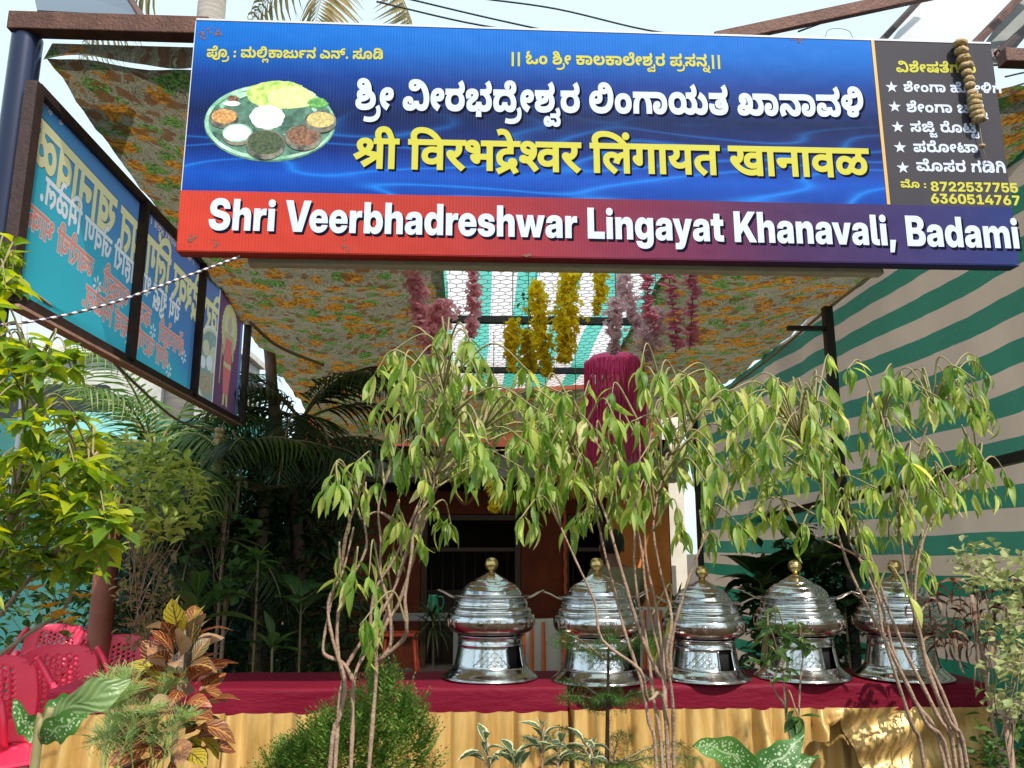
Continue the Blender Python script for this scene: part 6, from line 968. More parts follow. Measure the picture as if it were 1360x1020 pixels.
# ================================================================== serving tables
g = NG('crimson satin'); n1 = g.noise(5, 4); c = g.mix(n1, (.12, .003, .014), (.17, .005, .022)); g.color(c); g.set(Roughness=.6, Specular_IOR_Level=.15); g.bump(g.noise(3.5, 5, g.map(g.obj, (1, 1, 3))), .5, .03); RED = g.m
g = NG('gold satin'); n1 = g.noise(3, 4, g.map(g.obj, (6, 6, .8))); c = g.ramp(n1, [(.3, (.40, .22, .055)), (.7, (.68, .45, .16))]); g.color(c); g.set(Roughness=.38, Sheen_Weight=.1, Metallic=.25); g.bump(g.noise(5, 4, g.map(g.obj, (4, 4, .7))), .5, .02); GOLD = g.m
ZT = .78
def table(lab, pl, pr, yl, yr, seed, swag=False):
    """pl, pr = photo x of the ends of the front edge; yl, yr = photo y of that edge"""
    A_ = PZ(pl, yl, ZT); B_ = PZ(pr, yr, ZT); d = (B_-A_); Ln = d.length; d.normalize(); nrm = Vector((-d.y, d.x, 0)); D = .48
    t = thing('serving_table', lab, 'table', ((A_.x+B_.x)/2, (A_.y+B_.y)/2, 0), 'cloth covered serving tables'); O = Vector((A_.x, A_.y, 0))
    P = lambda u, w_, z: O+d*u+nrm*w_+Vector((0, 0, z))
    b = MB(); M = Matrix((d, nrm, Vector((0, 0, 1)))).transposed(); b.box(P(Ln/2, D/2, ZT-.02), (Ln-.02, D-.02, .03), M); b.build('table_top', WOOD, t, smooth=False)
    for u in (.08, Ln-.08):
        for w_ in (.08, D-.08):
            b = MB(); b.tube([P(u, w_, 0), P(u, w_, ZT-.035)], .018, 8); b.build('leg', BLACKM, t)
    # crimson cloth: top + hanging front
    b = MB(); fall = .118
    def f(u, v):
        x = Ln*u; s = v*(D+fall*2+.04)
        w0 = .004*noise.noise(Vector((x*5+seed, s*6, 0))); wob = .006*noise.noise(Vector((x*3+seed, 0, 3)))
        if s < fall: q = P(x, -.012-.008*noise.noise(Vector((x*4, s*9, seed))), ZT-fall+s+wob*(1-s/fall)*2)
        elif s < fall+.02: k = (s-fall)/.02; q = P(x, -.012+.012*k, ZT+.004*k)
        elif s < fall+.02+D: q = P(x, s-fall-.02, ZT+.005+w0)
        else: q = P(x, D+.01, ZT-(s-fall-.02-D))
        return q
    b.grid(f, 70, 60); b.build('crimson_cloth', RED, t)
    for x in (-.006, Ln+.006): b = MB(); b.grid(lambda u, v: P(x+.004*sin(u*9), D*u, ZT-fall*v), 12, 3); b.build('cloth_end', RED, t)
    # pleated gold skirt
    R_ = random.Random(seed); ztop = ZT-fall+.02
    cuts = [0]
    while cuts[-1] < Ln: cuts.append(cuts[-1]+R_.uniform(.06, .13))
    def pleat(x):
        for i in range(len(cuts)-1):
            if cuts[i] <= x < cuts[i+1]: k = (x-cuts[i])/(cuts[i+1]-cuts[i]); return k, i
        return 0, 0
    def skirt(xa, xb_, nm, topf=None, botf=None, off=0, flare=1.0, nu=None):
        b = MB(); nu = nu or int((xb_-xa)*190)
        def f(u, v):
            x = xa+(xb_-xa)*u; k, i = pleat(x)
            amp = (.034+.05*v*flare)*(.45+.9*((i*.618+.3) % 1))
            q_ = .22+.5*((i*.37) % 1); y = -.018-off-amp*(sin(pi/2*max(0, min(k/q_, (1-k)/(1-q_))))**1.2)*(1+.4*sin(i*2.3))-.008*sin(k*9+i)*v-.015*v*noise.noise(Vector((x*7, v*3, seed)))
            sh = .03*v*noise.noise(Vector((i*3.1, v*1.5, seed)))
            zt_ = ztop; zb_ = .02
            if botf: zb_ = botf(x)
            return P(x+sh, y, zt_+(zb_-zt_)*v)
        b.grid(f, nu, 18); return b.build(nm, GOLD, t)
    if not swag: skirt(0, Ln, 'gold_skirt')
    else:
        px2u = lambda px: (PZ(px, 928, ZT)-A_).dot(d)
        ua, ub, uc = px2u(1040), px2u(1165), Ln
        def bot(x):
            if x < ua-.25: return .02
            k = min(1, max(0, (x-(ua-.25))/(ub-ua+.22))); return .02+(ztop-.05-.02)*(k**.75)
        skirt(0, ub-.02, 'gold_skirt', None, bot)
        b = MB()                       # shaded inner curtain
        def f(u, v):
            x = ua-.6+(uc-ua+.55)*u; return P(x, .10-.02*sin(x*55+.6*sin(x*9)), ztop+.0-(ztop-.02)*v)
        b.grid(f, 150, 6); b.build('inner_curtain', GOLD, t)
        b = MB()                       # drawn-aside curtain: folds fan out from the gathered corner
        def f(u, v):
            xl_ = ub-.04+.33*v**1.2; x = xl_+(uc-xl_)*u
            ph = (v*7.5+u*3.0*(1-u)+ (u-.1)**2*5)*2*pi*.62
            y = -.02-.025*v-.020*sin(ph*(1-.35*u))*(1-.75*u**2)-.018*abs(sin(x*26))*u
            return P(x, y, ztop-(ztop-.02)*v+.05*(1-u)*sin(pi*v)*0)
        b.grid(f, 60, 90); b.build('drawn_curtain', GOLD, t)
    return t, P, Ln, D
TA = table('longer serving table on the left, crimson cloth over a gold pleated skirt, behind the croton', 66, 753, 917, 913, 3)
TB = table('shorter serving table on the right with its gold skirt drawn aside in a swag', 757, 1310, 911, 908, 8, True)

# ================================================================== chafing pots
g = NG('polished hammered steel'); n1 = g.noise(9, 4); g.color(g.mix(n1, (.56, .56, .55), (.70, .71, .72))); g.set(Metallic=1, Roughness=.13); g.bump(g.math('ADD', g.noise(26, 3), g.math('MULTIPLY', g.noise(7, 2), .8)), .22, .006)
g.L.new(g.ramp(g.noise(14, 4), [(.4, (.09, .09, .09)), (.75, (.30, .30, .30))]), g.b.inputs['Roughness']); STEEL = g.m
g = NG('steel with painted cloth reflection'); n1 = g.noise(9, 4); g.color(g.mix(n1, (.42, .30, .24), (.58, .46, .40))); g.set(Metallic=1, Roughness=.16); g.bump(g.noise(26, 3), .2, .006); STEEL_REFL = g.m  # steel tinted reddish: the crimson cloth's reflection is put into the colour
BRASS = mat('brushed brass', (.55, .36, .12), .28, 1, .5, 30, (.70, .50, .22), bump=.1)
SHADEB = mat('black painted shade', (.004, .004, .004), .9)  # near-black colour standing for the unlit inside of the stand
K = .000662; CT = (0, 0, 0)
def zp(y): return (950-y)*K
def prof(pts): return [(r*K, zp(y)) for r, y in pts]
def smooth_prof(pts, n=4): return [(max(0, p.x), p.y) for p in spline([(a, b_) for a, b_ in prof(pts)], n)]
pot = thing('chafing_pot', 'engraved steel serving pot with a brass knob, alone on the left table', 'serving pot', (0, 0, 0), 'steel serving pots in a row')
# stand with a firing window on the right-hand front
NS = 72
win = lambda i, j: False
sp = smooth_prof([(348, 946), (340, 930), (300, 900), (272, 868)], 3)+smooth_prof([(268, 866), (254, 800), (240, 716)], 4)+smooth_prof([(245, 712), (238, 700), (236, 664), (246, 656), (250, 648)], 2)
def skipw(i, j):
    a = (2*pi*(j+.5)/NS-2*pi if (j+.5)/NS > .5 else 2*pi*(j+.5)/NS); z = (sp[i][1]+sp[i+1][1])/2
    return -1.02 < a < -.55 and zp(862) < z < zp(722)
b = MB(); b.lathe(sp, NS, skip=skipw); o = b.build('stand', STEEL, pot); m = o.modifiers.new('thick', 'SOLIDIFY'); m.thickness = .0025
b = MB(); b.lathe([(.345*.66*.001*1000/1000, .004), (.14, .05), (.14, .18), (.0, .185)], 24); b.build('dark_lining', SHADEB, pot)  # lining added only to keep the firing window dark
b = MB(); b.tube([(349*K*cos(a), 349*K*sin(a), .004) for a in [2*pi*i/60 for i in range(61)]], .0035, 6, cap=False); b.tube([(270*K*cos(a), 270*K*sin(a), zp(867)) for a in [2*pi*i/60 for i in range(61)]], .0022, 6, cap=False); b.build('stand_rim', STEEL, pot)
b = MB()                                                  # scalloped engraving on the stand
for row, (n_, zz_) in enumerate(((5, 850), (4, 825), (3, 800), (2, 775), (1, 752))):
    for k in range(n_):
        a0 = -pi/2+(k-(n_-1)/2)*.20; r = (270-(866-zz_)*.2)*K+.001
        b.tube([(r*cos(a0+.10*cos(q)), r*sin(a0+.10*cos(q)), zp(zz_)+.015*sin(q)) for q in [pi*i/8 for i in range(9)]], .0016, 4, cap=False)
b.build('scalloped_engraving', STEEL, pot, kind='stuff')
bp = smooth_prof([(238, 642), (268, 632), (305, 612), (326, 585), (333, 555), (332, 525), (322, 500)], 3)+smooth_prof([(316, 497), (300, 490), (304, 486)], 2)+smooth_prof([(302, 484), (304, 470), (292, 452), (280, 446)], 2)+smooth_prof([(276, 444), (278, 425), (270, 400), (262, 396), (270, 388), (292, 372), (296, 364), (288, 360)], 2)
b = MB(); b.lathe(bp[:14], NS); b.lathe([(0, zp(648)), (bp[0][0], bp[0][1])], NS); b.build('bowl_base', STEEL_REFL, pot)
b = MB(); b.lathe(bp[13:], NS); b.build('bowl', STEEL, pot)
b = MB()
for m_ in range(6):
    a0 = m_*pi/3-pi/2
    for q in (-1, 1):
        b.tube([(.222*cos(a0+q*(.03+.16*t)), .222*sin(a0+q*(.03+.16*t)), zp(552)+.022*sin(t*7)) for t in [i/10 for i in range(11)]], .0018, 4, cap=False)
        b.tube([(.222*cos(a0+q*(.10+.05*cos(t))), .222*sin(a0+q*(.10+.05*cos(t))), zp(545)+.013*sin(t)) for t in [2*pi*i/10 for i in range(11)]], .0016, 4, cap=False)
b.build('floral_engraving', STEEL_REFL, pot, kind='stuff')
lid = MB(); lp = smooth_prof([(284, 362), (235, 359), (228, 350)], 2)+smooth_prof([(226, 346), (215, 322), (192, 298)], 3)+smooth_prof([(186, 296), (182, 288), (150, 268), (128, 262)], 2)+smooth_prof([(124, 258), (122, 252), (90, 234), (50, 212), (38, 206)], 3)
lid.lathe(lp, NS); lido = lid.build('lid', STEEL, pot)
b = MB(); b.lathe(smooth_prof([(42, 210), (36, 203), (20, 196), (16, 188), (24, 182), (40, 168), (50, 148), (50, 130), (42, 106), (24, 92), (0, 87)], 3), 28); b.build('knob', BRASS, lido)
for s in (-1, 1):
    b = MB(); A_ = Vector((s*272*K, 0, zp(372)))
    for q in (-.028, .028):
        b.tube(spline([A_+Vector((0, q*1.4, -.005)), A_+Vector((s*.022, q*1.3, .0)), A_+Vector((s*.055, q*.9, .018)), A_+Vector((s*.086, q*.1, .030))], 4), .0045, 6)
    b.tube([A_+Vector((s*.004, -.04, -.004)), A_+Vector((s*.004, .04, -.004))], .005, 6); b.build('handle', mat('worn brass handle', (.45, .36, .28), .3, 1) if s < 0 else bpy.data.materials['worn brass handle'], pot)
spots = [(651, 909, 1.0), (797, 913, 1.0), (937, 910, .93), (1066, 909, .98), (1200, 909, .98)]
labs = ['engraved steel serving pot with a brass knob, alone on the left table', 'steel serving pot half hidden by the small star shaped conifer', 'steel serving pot behind the bare tree stems, third from the left',
        'steel serving pot between the bare stems and the big shrub, fourth from the left', 'steel serving pot nearest the table end, behind the leaning stems']
for i, (px, py, s) in enumerate(spots):
    q = PZ(px, py, ZT+.008); fr = Vector((q.x, q.y, 0)); q.y += .228*s*.98; q.x += .228*s*.98*(px-627)/1080*1.0; q.z = ZT+.009
    rz = [0, .05, -.35, -.25, .2][i]
    o = pot if i == 0 else dup(pot, q, rz); o.rotation_euler = (0, radians([.4, -.6, .5, -.3, .8][i]), rz); o.location = q; o['label'] = labs[i]; o.scale = (s, s, s)

# ================================================================== chairs
PLAST = mat('red pink moulded plastic', (.78, .02, .07), .35, 0, .4, 4, (.85, .05, .11), bump=.05)
ch = thing('plastic_chair', 'x', 'chair', (0, 0, 0), 'red plastic chairs at lower left')
b = MB(); b.grid(lambda u, v: ((u-.5)*(.42-.04*v), -.21+.42*v, .43-.012*sin(pi*u)*sin(pi*v)+(.012*(1-v)**3)*-1), 10, 10); o = b.build('seat', PLAST, ch); m = o.modifiers.new('t', 'SOLIDIFY'); m.thickness = .012
# back: curved panel with a lattice of small openings (+Y is the back)
b = MB(); nu, nv = 28, 30
def bf_(u, v):
    hw = .19+.035*sin(pi*min(1, v*1.0))-.05*max(0, v-.8)*5*.5; a = (u-.5)*2
    return Vector((a*hw, .21+.10*v+.035*(1-a*a), .43+.43*v-.03*abs(a)**3*(v > .9)))
vs = [bf_(i/nu, j/nv) for j in range(nv+1) for i in range(nu+1)]; fs = []
for j in range(nv):
    for i in range(nu):
        u, v = i/nu, j/nv
        if .2 < u < .78 and .2 < v < .86 and i % 2 == 0 and (j+(i//2)) % 2 == 0: continue
        k = j*(nu+1)+i; fs.append((k, k+1, k+nu+2, k+nu+1))
b.add(vs, fs); o = b.build('backrest', PLAST, ch); m = o.modifiers.new('t', 'SOLIDIFY'); m.thickness = .008
for s in (-1, 1):
    b = MB(); pts = spline([(s*.20, .30, .84), (s*.235, .27, .78), (s*.27, .16, .68), (s*.28, -.02, .64), (s*.275, -.17, .62), (s*.262, -.22, .55), (s*.25, -.22, .44)], 5); b.tube(pts, [.017]*len(pts), 8); b.build('armrest', PLAST, ch)
    for y, ky in ((-.20, -.05), (.20, .07)):
        b = MB(); b.tube([(s*.20, y, .43), (s*.215, y+ky*.5, .2), (s*.235, y+ky, 0)], [.024, .021, .018], 8); b.build('leg', PLAST, ch)
clabs = ['red plastic chair cut off by the left edge of the picture', 'red plastic chair with a round backrest, in the middle of the three', 'red plastic chair partly behind the croton and the table end', 'red plastic chair standing farther back behind the front chairs at left']
for i, (px, py, Y, rz, lab) in enumerate(((18, 846, 4.3, .75, 0), (88, 848, 4.75, .55, 1), (150, 855, 5.3, .3, 2), (60, 850, 6.1, .2, 3))):
    q = PY(px, py, Y); o = ch if i == 0 else dup(ch, q, rz); o.location = (q.x, q.y, max(0, min(.06, 0))); o.rotation_euler = (0, 0, rz); o['label'] = clabs[lab]
# covered chairs behind the pots
PRINT = None
g = NG('white cloth with black sprigs'); v = g.node('ShaderNodeTexVoronoi', {'Vector': g.map(g.obj, (1, 1, 1)), 'Scale': 26.0, 'Randomness': .3}); d_ = v.outputs[0]
an = g.noise(70, 3); c = g.mix(g.math('LESS_THAN', g.math('ADD', d_, g.math('MULTIPLY', an, .9)), .62), (.62, .56, .46), (.03, .025, .02)); g.color(c); g.set(Roughness=.8); SPRIG = g.m
ORF = mat('orange satin sash', (.62, .085, .012), .5, 0, .5, 9, (.75, .14, .02))
cc = thing('covered_chair', 'x', 'chair', (0, 0, 0), 'cloth covered chairs behind the pots')
b = MB(); b.grid(lambda u, v: ((u-.5)*(.40+.03*sin(v*3)), -.02*(1-((u-.5)*2)**2)+.03*v, .95-.9*v), 14, 20); b.grid(lambda u, v: ((u-.5)*.42, .03+.42*v, .46-.01*v), 8, 8); o = b.build('cloth_cover', SPRIG, cc)
for k, s in enumerate((-.17, -.115, -.06, .02, .165)):
    b = MB(); w_ = .02 if k < 4 else .034; b.grid(lambda u, v: (s*(1+.15*v)+(u-.5)*w_*(1+1.2*v), -.03-.01*sin(pi*u)-.012*v, .93-.88*v), 4, 14); b.build('orange_pleat', ORF, cc)
for x in (-.18, .18):
    for y in (.03, .4):
        b = MB(); b.tube([(x, y, 0), (x, y, .45)], .013, 6); b.build('leg', BLACKM, cc)
for i, (px, py, Y, rz, lab) in enumerate(((716, 822, 5.6, .25, 'orange and white sprigged cloth covered chair between the two left pots'), (888, 806, 6.0, -.2, 'orange and white cloth covered chair glimpsed behind the tall bare stems'))):
    q = PY(px, py, Y); o = cc if i == 0 else dup(cc, q, rz); o.location = (q.x, Y, q.z-.95); o.location.z = max(0, o.location.z); o.rotation_euler = (0, 0, rz); o['label'] = lab
# a dim dining table and an orange stool inside
t = thing('dining_table', 'dim square dining table inside the stall left of the first pot', 'table', PY(548, 900, 8.2)*1.0); t.location = (PY(560, 840, 8.2).x, 8.2, .04); q = t.location.copy()
b = MB(); b.box(q+Vector((0, 0, .72)), (.75, .6, .03)); bevel(b.build('top', mat('grey laminate', (.2, .2, .2), .5), t, smooth=False), .004)
for x in (-.33, .33):
    for y in (-.25, .25):
        b = MB(); b.box(q+Vector((x, y, .35)), (.04, .04, .7)); b.build('leg', mat('faded grey steel', (.25, .25, .25), .5) if (x, y) == (-.33, -.25) else bpy.data.materials['faded grey steel'], t, smooth=False)
t = thing('orange_stool', 'orange plastic stool in the shade beside the dim dining table', 'stool', (PY(532, 860, 7.6).x, 7.6, .04)); q = t.location.copy(); OP = mat('orange plastic', (.55, .06, .02), .45)
b = MB(); b.box(q+Vector((0, 0, .62)), (.32, .32, .025)); bevel(b.build('seat', OP, t, smooth=False), .01)
for x in (-1, 1):
    for y in (-1, 1):
        b = MB(); b.tube([q+Vector((x*.12, y*.12, .61)), q+Vector((x*.18, y*.18, 0))], .018, 6); b.build('leg', OP, t)
t = thing('water_jug', 'small green plastic jug on the dim dining table', 'jug', (PY(575, 800, 8.1).x, 8.1, .775)); q = t.location.copy(); GJ = mat('green plastic', (.01, .18, .09), .3)
b = MB(); b.lathe([(0, .0), (.055, .0), (.06, .05), (.05, .14), (.04, .17), (.046, .20), (.042, .20)], 20, q); b.build('body', GJ, t); b = MB(); b.tube(spline([q+Vector((.045, 0, .18)), q+Vector((.095, 0, .17)), q+Vector((.095, 0, .09)), q+Vector((.055, 0, .05))], 4), .008, 6); b.build('handle', GJ, t)

# ================================================================== the man behind the second pot, back turned, stooping over the counter
YM = 6.6; sh = PY(822, 764, YM); mx_ = sh.x; zs = sh.z
SK = mat('brown skin', (.20, .09, .05), .55); SHIRT = mat('olive khaki shirt', (.19, .17, .09), .85, 0, .5, 7, (.26, .23, .13), bump=.4, bscale=25); TROU = mat('dark trousers', (.03, .03, .04), .85); HAIR = mat('black hair', (.008, .007, .006), .6, bump=.8, bscale=200)
man = thing('person', 'man in an olive shirt seen from behind, stooping beyond the second pot', 'person', (mx_, YM, .04)); base = man.location.copy()
def skin(name, chains, m, parent, sub=2, root=0):
    """chains: list of [(point, radius), ...]; first point of later chains may repeat an earlier joint"""
    V = []; E_ = []; Rr = []; idx = {}
    for c in chains:
        prev = None
        for p, r in c:
            key = tuple(round(q, 4) for q in p)
            if key not in idx: idx[key] = len(V); V.append(Vector(p)); Rr.append(r)
            i = idx[key]
            if prev is not None: E_.append((prev, i))
            prev = i
    me = bpy.data.meshes.new(name); off = wloc(parent); me.from_pydata([v for v in V], E_, []); me.materials.append(m)
    o = bpy.data.objects.new(name, me); COL.objects.link(o); o.parent = parent
    me.skin_vertices or o.modifiers.new('s', 'SKIN')
    if not o.modifiers: o.modifiers.new('s', 'SKIN')
    if not me.skin_vertices: 
        bpy.context.view_layer.objects.active = o
    for i, r in enumerate(Rr):
        sv = me.skin_vertices[0].data[i]; sv.radius = (r, r) if not hasattr(r, '__len__') else r; sv.use_root = (i == root)
    s2 = o.modifiers.new('sub', 'SUBSURF'); s2.levels = s2.render_levels = sub
    me.polygons.foreach_set('use_smooth', [True]*len(me.polygons)); o.modifiers['s'].use_smooth_shade = True
    return o
hs = zs-base.z   # shoulder height above the floor
pel = (0, 0, hs*.68); wst = (0, .03, hs*.80); chs = (0, .14, hs*.95); nk = (0, .22, hs*1.06); hd0 = (0, .26, hs*1.13); hd = (0, .29, hs*1.21)
ch_ = [[(pel, (.15, .11)), (wst, (.145, .10)), (chs, (.165, .11)), (nk, .055), (hd0, .06), (hd, (.085, .095)), ((0, .30, hs*1.27), .05)]]
for s in (-1, 1):
    ch_.append([(chs, (.165, .11)), ((s*.17, .15, hs*.99), .065), ((s*.22, .17, hs*.86), .048), ((s*.19, .36, hs*.74), .036), ((s*.17, .40, hs*.735), .03)])
    ch_.append([(pel, (.15, .11)), ((s*.09, .0, hs*.62), .095), ((s*.10, .03, hs*.34), .065), ((s*.11, -.01, .09), .045), ((s*.12, .10, .04), .04), ((s*.12, .18, .03), .03)])
    for k in range(5):
        a = s*(k-2)*.011; ch_.append([((s*.17, .40, hs*.735), .03), ((s*.165+a, .45, hs*.735), .010), ((s*.165+a*1.3, .475+.005*(2-abs(k-2)), hs*.725), .008)] if k else [((s*.17, .40, hs*.735), .03), ((s*.14, .42, hs*.735), .011), ((s*.135, .44, hs*.73), .009)])
skin('body', ch_, SK, man)
skin('shirt', [[((0, 0, hs*.64), (.175, .13)), (wst, (.17, .125)), ((0, .12, hs*.93), (.19, .135)), ((0, .19, hs*1.02), (.08, .07))], [((0, .12, hs*.93), (.19, .135)), ((-.175, .15, hs*.985), .085), ((-.225, .17, hs*.88), .07)], [((0, .12, hs*.93), (.19, .135)), ((.175, .15, hs*.985), .085), ((.225, .17, hs*.88), .07)]], SHIRT, man)
skin('trousers', [[((0, 0, hs*.66), (.165, .12)), ((-.09, 0, hs*.60), .11), ((-.10, .03, hs*.34), .085), ((-.11, -.01, .10), .07)], [((0, 0, hs*.66), (.165, .12)), ((.09, 0, hs*.60), .11), ((.10, .03, hs*.34), .085), ((.11, -.01, .10), .07)]], TROU, man)
b = MB(); b.ball(base+Vector((0, .275, hs*1.225)), .105, 10, 0, (.9, 1, 1.05))
for s in (-1, 1): b.ball(base+Vector((s*.098, .30, hs*1.19)), .03, 6, 1, (.4, 1, 1.2))
hair = MB(); hair.V = []
o = bpy.data.objects.new('hair', MB().ball((0, .262, hs*1.225), .112, 12, 0, (.88, .98, 1.02)).mesh('hair', HAIR)); COL.objects.link(o); o.parent = man
for s in (-1, 1):
    o = bpy.data.objects.new('ear', MB().ball((s*.098, .31, hs*1.18), .026, 6, 0, (.4, .9, 1.2)).mesh('ear', SK)); COL.objects.link(o); o.parent = man
# ================================================================== plants
BARK = mat('tan bark', (.20, .12, .075), .85, 0, .6, 30, (.36, .24, .17), bump=.6, bscale=120)
TWIG = mat('greenish twig', (.16, .15, .05), .7, 0, .5, 20, (.28, .22, .10))
LF_DROOP = leafmat('drooping leaf', [(0, (.07, .17, .02)), (.35, (.18, .30, .04)), (.75, (.34, .44, .10)), (.93, (.52, .54, .12)), (1, (.62, .55, .28))], .50, .38, 2.0)
LF_YG = leafmat('yellow green leaf', [(0, (.06, .13, .012)), (.5, (.15, .25, .018)), (1, (.44, .46, .02))], .45, .4, 1.9)
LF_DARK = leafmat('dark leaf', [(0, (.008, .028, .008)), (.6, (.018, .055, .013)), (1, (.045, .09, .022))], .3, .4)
LF_MID = leafmat('mid green leaf', [(0, (.03, .09, .02)), (.6, (.06, .15, .03)), (1, (.12, .2, .05))], .4, .4)
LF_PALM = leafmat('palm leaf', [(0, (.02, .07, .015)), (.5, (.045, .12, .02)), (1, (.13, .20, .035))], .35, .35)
LF_CROT = leafmat('croton leaf', [(0, (.045, .010, .01)), (.35, (.12, .02, .015)), (.55, (.26, .07, .03)), (.70, (.04, .055, .02)), (.85, (.42, .30, .20)), (1, (.30, .06, .025))], .3, .35, None, None, (36, 30, (.52, .26, .07), 1.28))
LF_CROTY = leafmat('yellow croton leaf', [(0, (.42, .33, .03)), (1, (.55, .42, .05))], .35, .35, None, None, (36, 30, (.10, .09, .02), 1.2))
LF_VAR = leafmat('variegated leaf', [(0, (.05, .10, .05)), (.6, (.10, .16, .08)), (1, (.04, .07, .03))], .35, .4, None, (.52, (.62, .60, .36)))
LF_PALE = leafmat('pale aralia leaf', [(0, (.20, .28, .10)), (.5, (.34, .38, .16)), (1, (.45, .46, .22))], .35, .45)
LF_SPOT = None
g = NG('spotted leaf'); v = g.node('ShaderNodeTexVoronoi', {'Vector': g.obj, 'Scale': 150.0}).outputs[0]; u = g.sep(g.uv); au = g.math('ABSOLUTE', g.math('SUBTRACT', u[0], .5))
k = g.math('MULTIPLY', g.math('LESS_THAN', g.math('ADD', v, g.math('MULTIPLY', g.noise(30, 2), .5)), .60), g.math('LESS_THAN', au, .38))
c = g.mix(g.math('MULTIPLY', k, .85), g.ramp(g.noise(8, 3), [(.3, (.03, .12, .02)), (.7, (.09, .22, .04))]), (.50, .60, .36)); c = g.mix(g.math('LESS_THAN', au, .03), c, (.3, .42, .2)); g.color(c); g.set(Roughness=.4); add_trans(g.m, c, None, .35); LF_SPOT = g.m
g = NG('pale broad leaf'); u = g.sep(g.uv); au = g.math('ABSOLUTE', g.math('SUBTRACT', u[0], .5)); w_ = g.math('SINE', g.math('SUBTRACT', g.math('MULTIPLY', u[1], 46), g.math('MULTIPLY', au, 26)))
c = g.mix(g.math('MULTIPLY', g.math('GREATER_THAN', w_, .55), .35), g.ramp(g.noise(9, 3), [(.3, (.14, .24, .07)), (.7, (.32, .40, .17))]), (.08, .18, .05)); g.color(c); g.set(Roughness=.38); g.bump(w_, .3, .004); add_trans(g.m, c, None, .3); LF_BROAD = g.m
LF_MAG = leafmat('curled purple leaf', [(0, (.05, .015, .015)), (.5, (.12, .04, .03)), (.85, (.22, .12, .07)), (1, (.40, .28, .16))], .25, .5)
LF_THUJ = leafmat('thuja spray', [(0, (.05, .13, .015)), (.6, (.11, .24, .025)), (1, (.24, .34, .05))], .35, .5)
LF_NEED = leafmat('conifer needles', [(0, (.03, .10, .015)), (1, (.08, .20, .03))], .3, .5)
LF_FEA = leafmat('feathery leaf', [(0, (.34, .50, .18)), (1, (.60, .68, .34))], .5, .6)
T_D = [leaf_t(.23, .55, .22, 5, .42, .10), leaf_t(.27, .9, .15, 5, .45, .12, .3), leaf_t(.21, .25, .45, 5, .40, .08, -.3), leaf_t(.25, 1.2, .3, 5, .45, .10, .5, .1)]
T_SM = [leaf_t(.5, .4, .2, 3, .45, .06), leaf_t(.42, .7, .3, 3, .4, .06)]
T_OV = [leaf_t(.46, .45, .25, 4, .42, .06), leaf_t(.40, .8, .35, 4, .38, .08, .3), leaf_t(.52, .2, .15, 4, .45, .08, -.2)]
def inpoly(x, y, P):
    r = False
    for i in range(len(P)):
        (x1, y1), (x2, y2) = P[i-1], P[i]
        if (y1 > y) != (y2 > y) and x < (x2-x1)*(y-y1)/(y2-y1)+x1: r = not r
    return r
def scatter(P, n, md, R_):
    xs = [p[0] for p in P]; ys = [p[1] for p in P]; out = []; k = 0
    while len(out) < n and k < 9000:
        k += 1; x = R_.uniform(min(xs), max(xs)); y = R_.uniform(min(ys), max(ys))
        if inpoly(x, y, P) and all(hypot(x-a, y-c) > md for a, c in out): out.append((x, y))
    return out
def knobby(pts, r0, r1, n=4, R_=rnd, node=.09):
    p = spline(pts, n); k = len(p); acc = 0; rs = []
    for i in range(k):
        if i: acc += (p[i]-p[i-1]).length
        rs.append((r0+(r1-r0)*i/(k-1))*(1.28 if (acc % node) < .028 else 1.0))
    return p, rs
def shrub(name, lab, cat, stems, clusters, Y, tmpls, lm, seed, L=.125, nl=(6, 9), group=None, base=None, limit=300, tw=.0020, spread=.58, part='leaf', upd=-.85):
    """stems: photo polylines (x, y[, dy]); clusters: photo points where twigs end; leaves hang from there"""
    R_ = random.Random(seed); stems = stems_r(stems); first = PY(*stems[0][0][0][:2], Y)
    t = thing(name, lab, cat, (first.x, Y, 0), group); allp = []
    ms = [tmesh(T, 'leaf', lm) for T in tmpls]
    for st, r0, r1 in stems:
        off = R_.uniform(-.12, .12); pts = [PY(q[0], q[1], Y+(q[2] if len(q) > 2 else off*min(1, i/2))) for i, q in enumerate(st)]
        if base is None and pts[0].z > .02 and st[0][1] > 940: pts = [Vector((pts[0].x+(t.location.x-pts[0].x)*.35, pts[0].y, 0))]+pts
        p, rs = knobby(pts, r0, r1, 4, R_); b = MB(); b.tube(p, rs, 7); b.build('stem', BARK, t); allp += p
    twg = MB(); cnt = 0; extra = MB()
    for (cx, cy) in clusters:
        tip = PY(cx, cy, Y+R_.uniform(-.34, .28))
        cand = sorted(allp, key=lambda q: (q-tip).length+(.6*max(0, q.z-tip.z)))[0]
        mid = cand.lerp(tip, .55)+Vector((R_.uniform(-.03, .03), R_.uniform(-.03, .03), .06+R_.uniform(0, .05)))
        tp = spline([cand, mid, tip], 6); k = len(tp); twg.tube(tp, [tw*1.9-(tw*1.1)*i/k for i in range(k)], 5)
        for q in range(R_.randint(*nl)):
            bpt = tp[-1-min(k-2, int(abs(R_.gauss(0, 2.0))))]
            az = R_.uniform(0, 2*pi); d = Vector((cos(az)*spread, sin(az)*spread, upd+R_.gauss(0, .28)))
            Lf = L*R_.uniform(.50, 1.30); M = frame(bpt, d, (R_.gauss(0, .25), R_.gauss(0, .25), 1), Lf, Lf*R_.uniform(.8, 1.15))
            i = R_.randrange(len(ms))
            if cnt < limit: place(ms[i], M, t, part); cnt += 1
            else: extra.tmpl(tmpls[i], M)
    twg.build('twigs', TWIG, t, kind='stuff')
    if extra.V: extra.build('small_leaves', lm, t, kind='stuff')
    return t
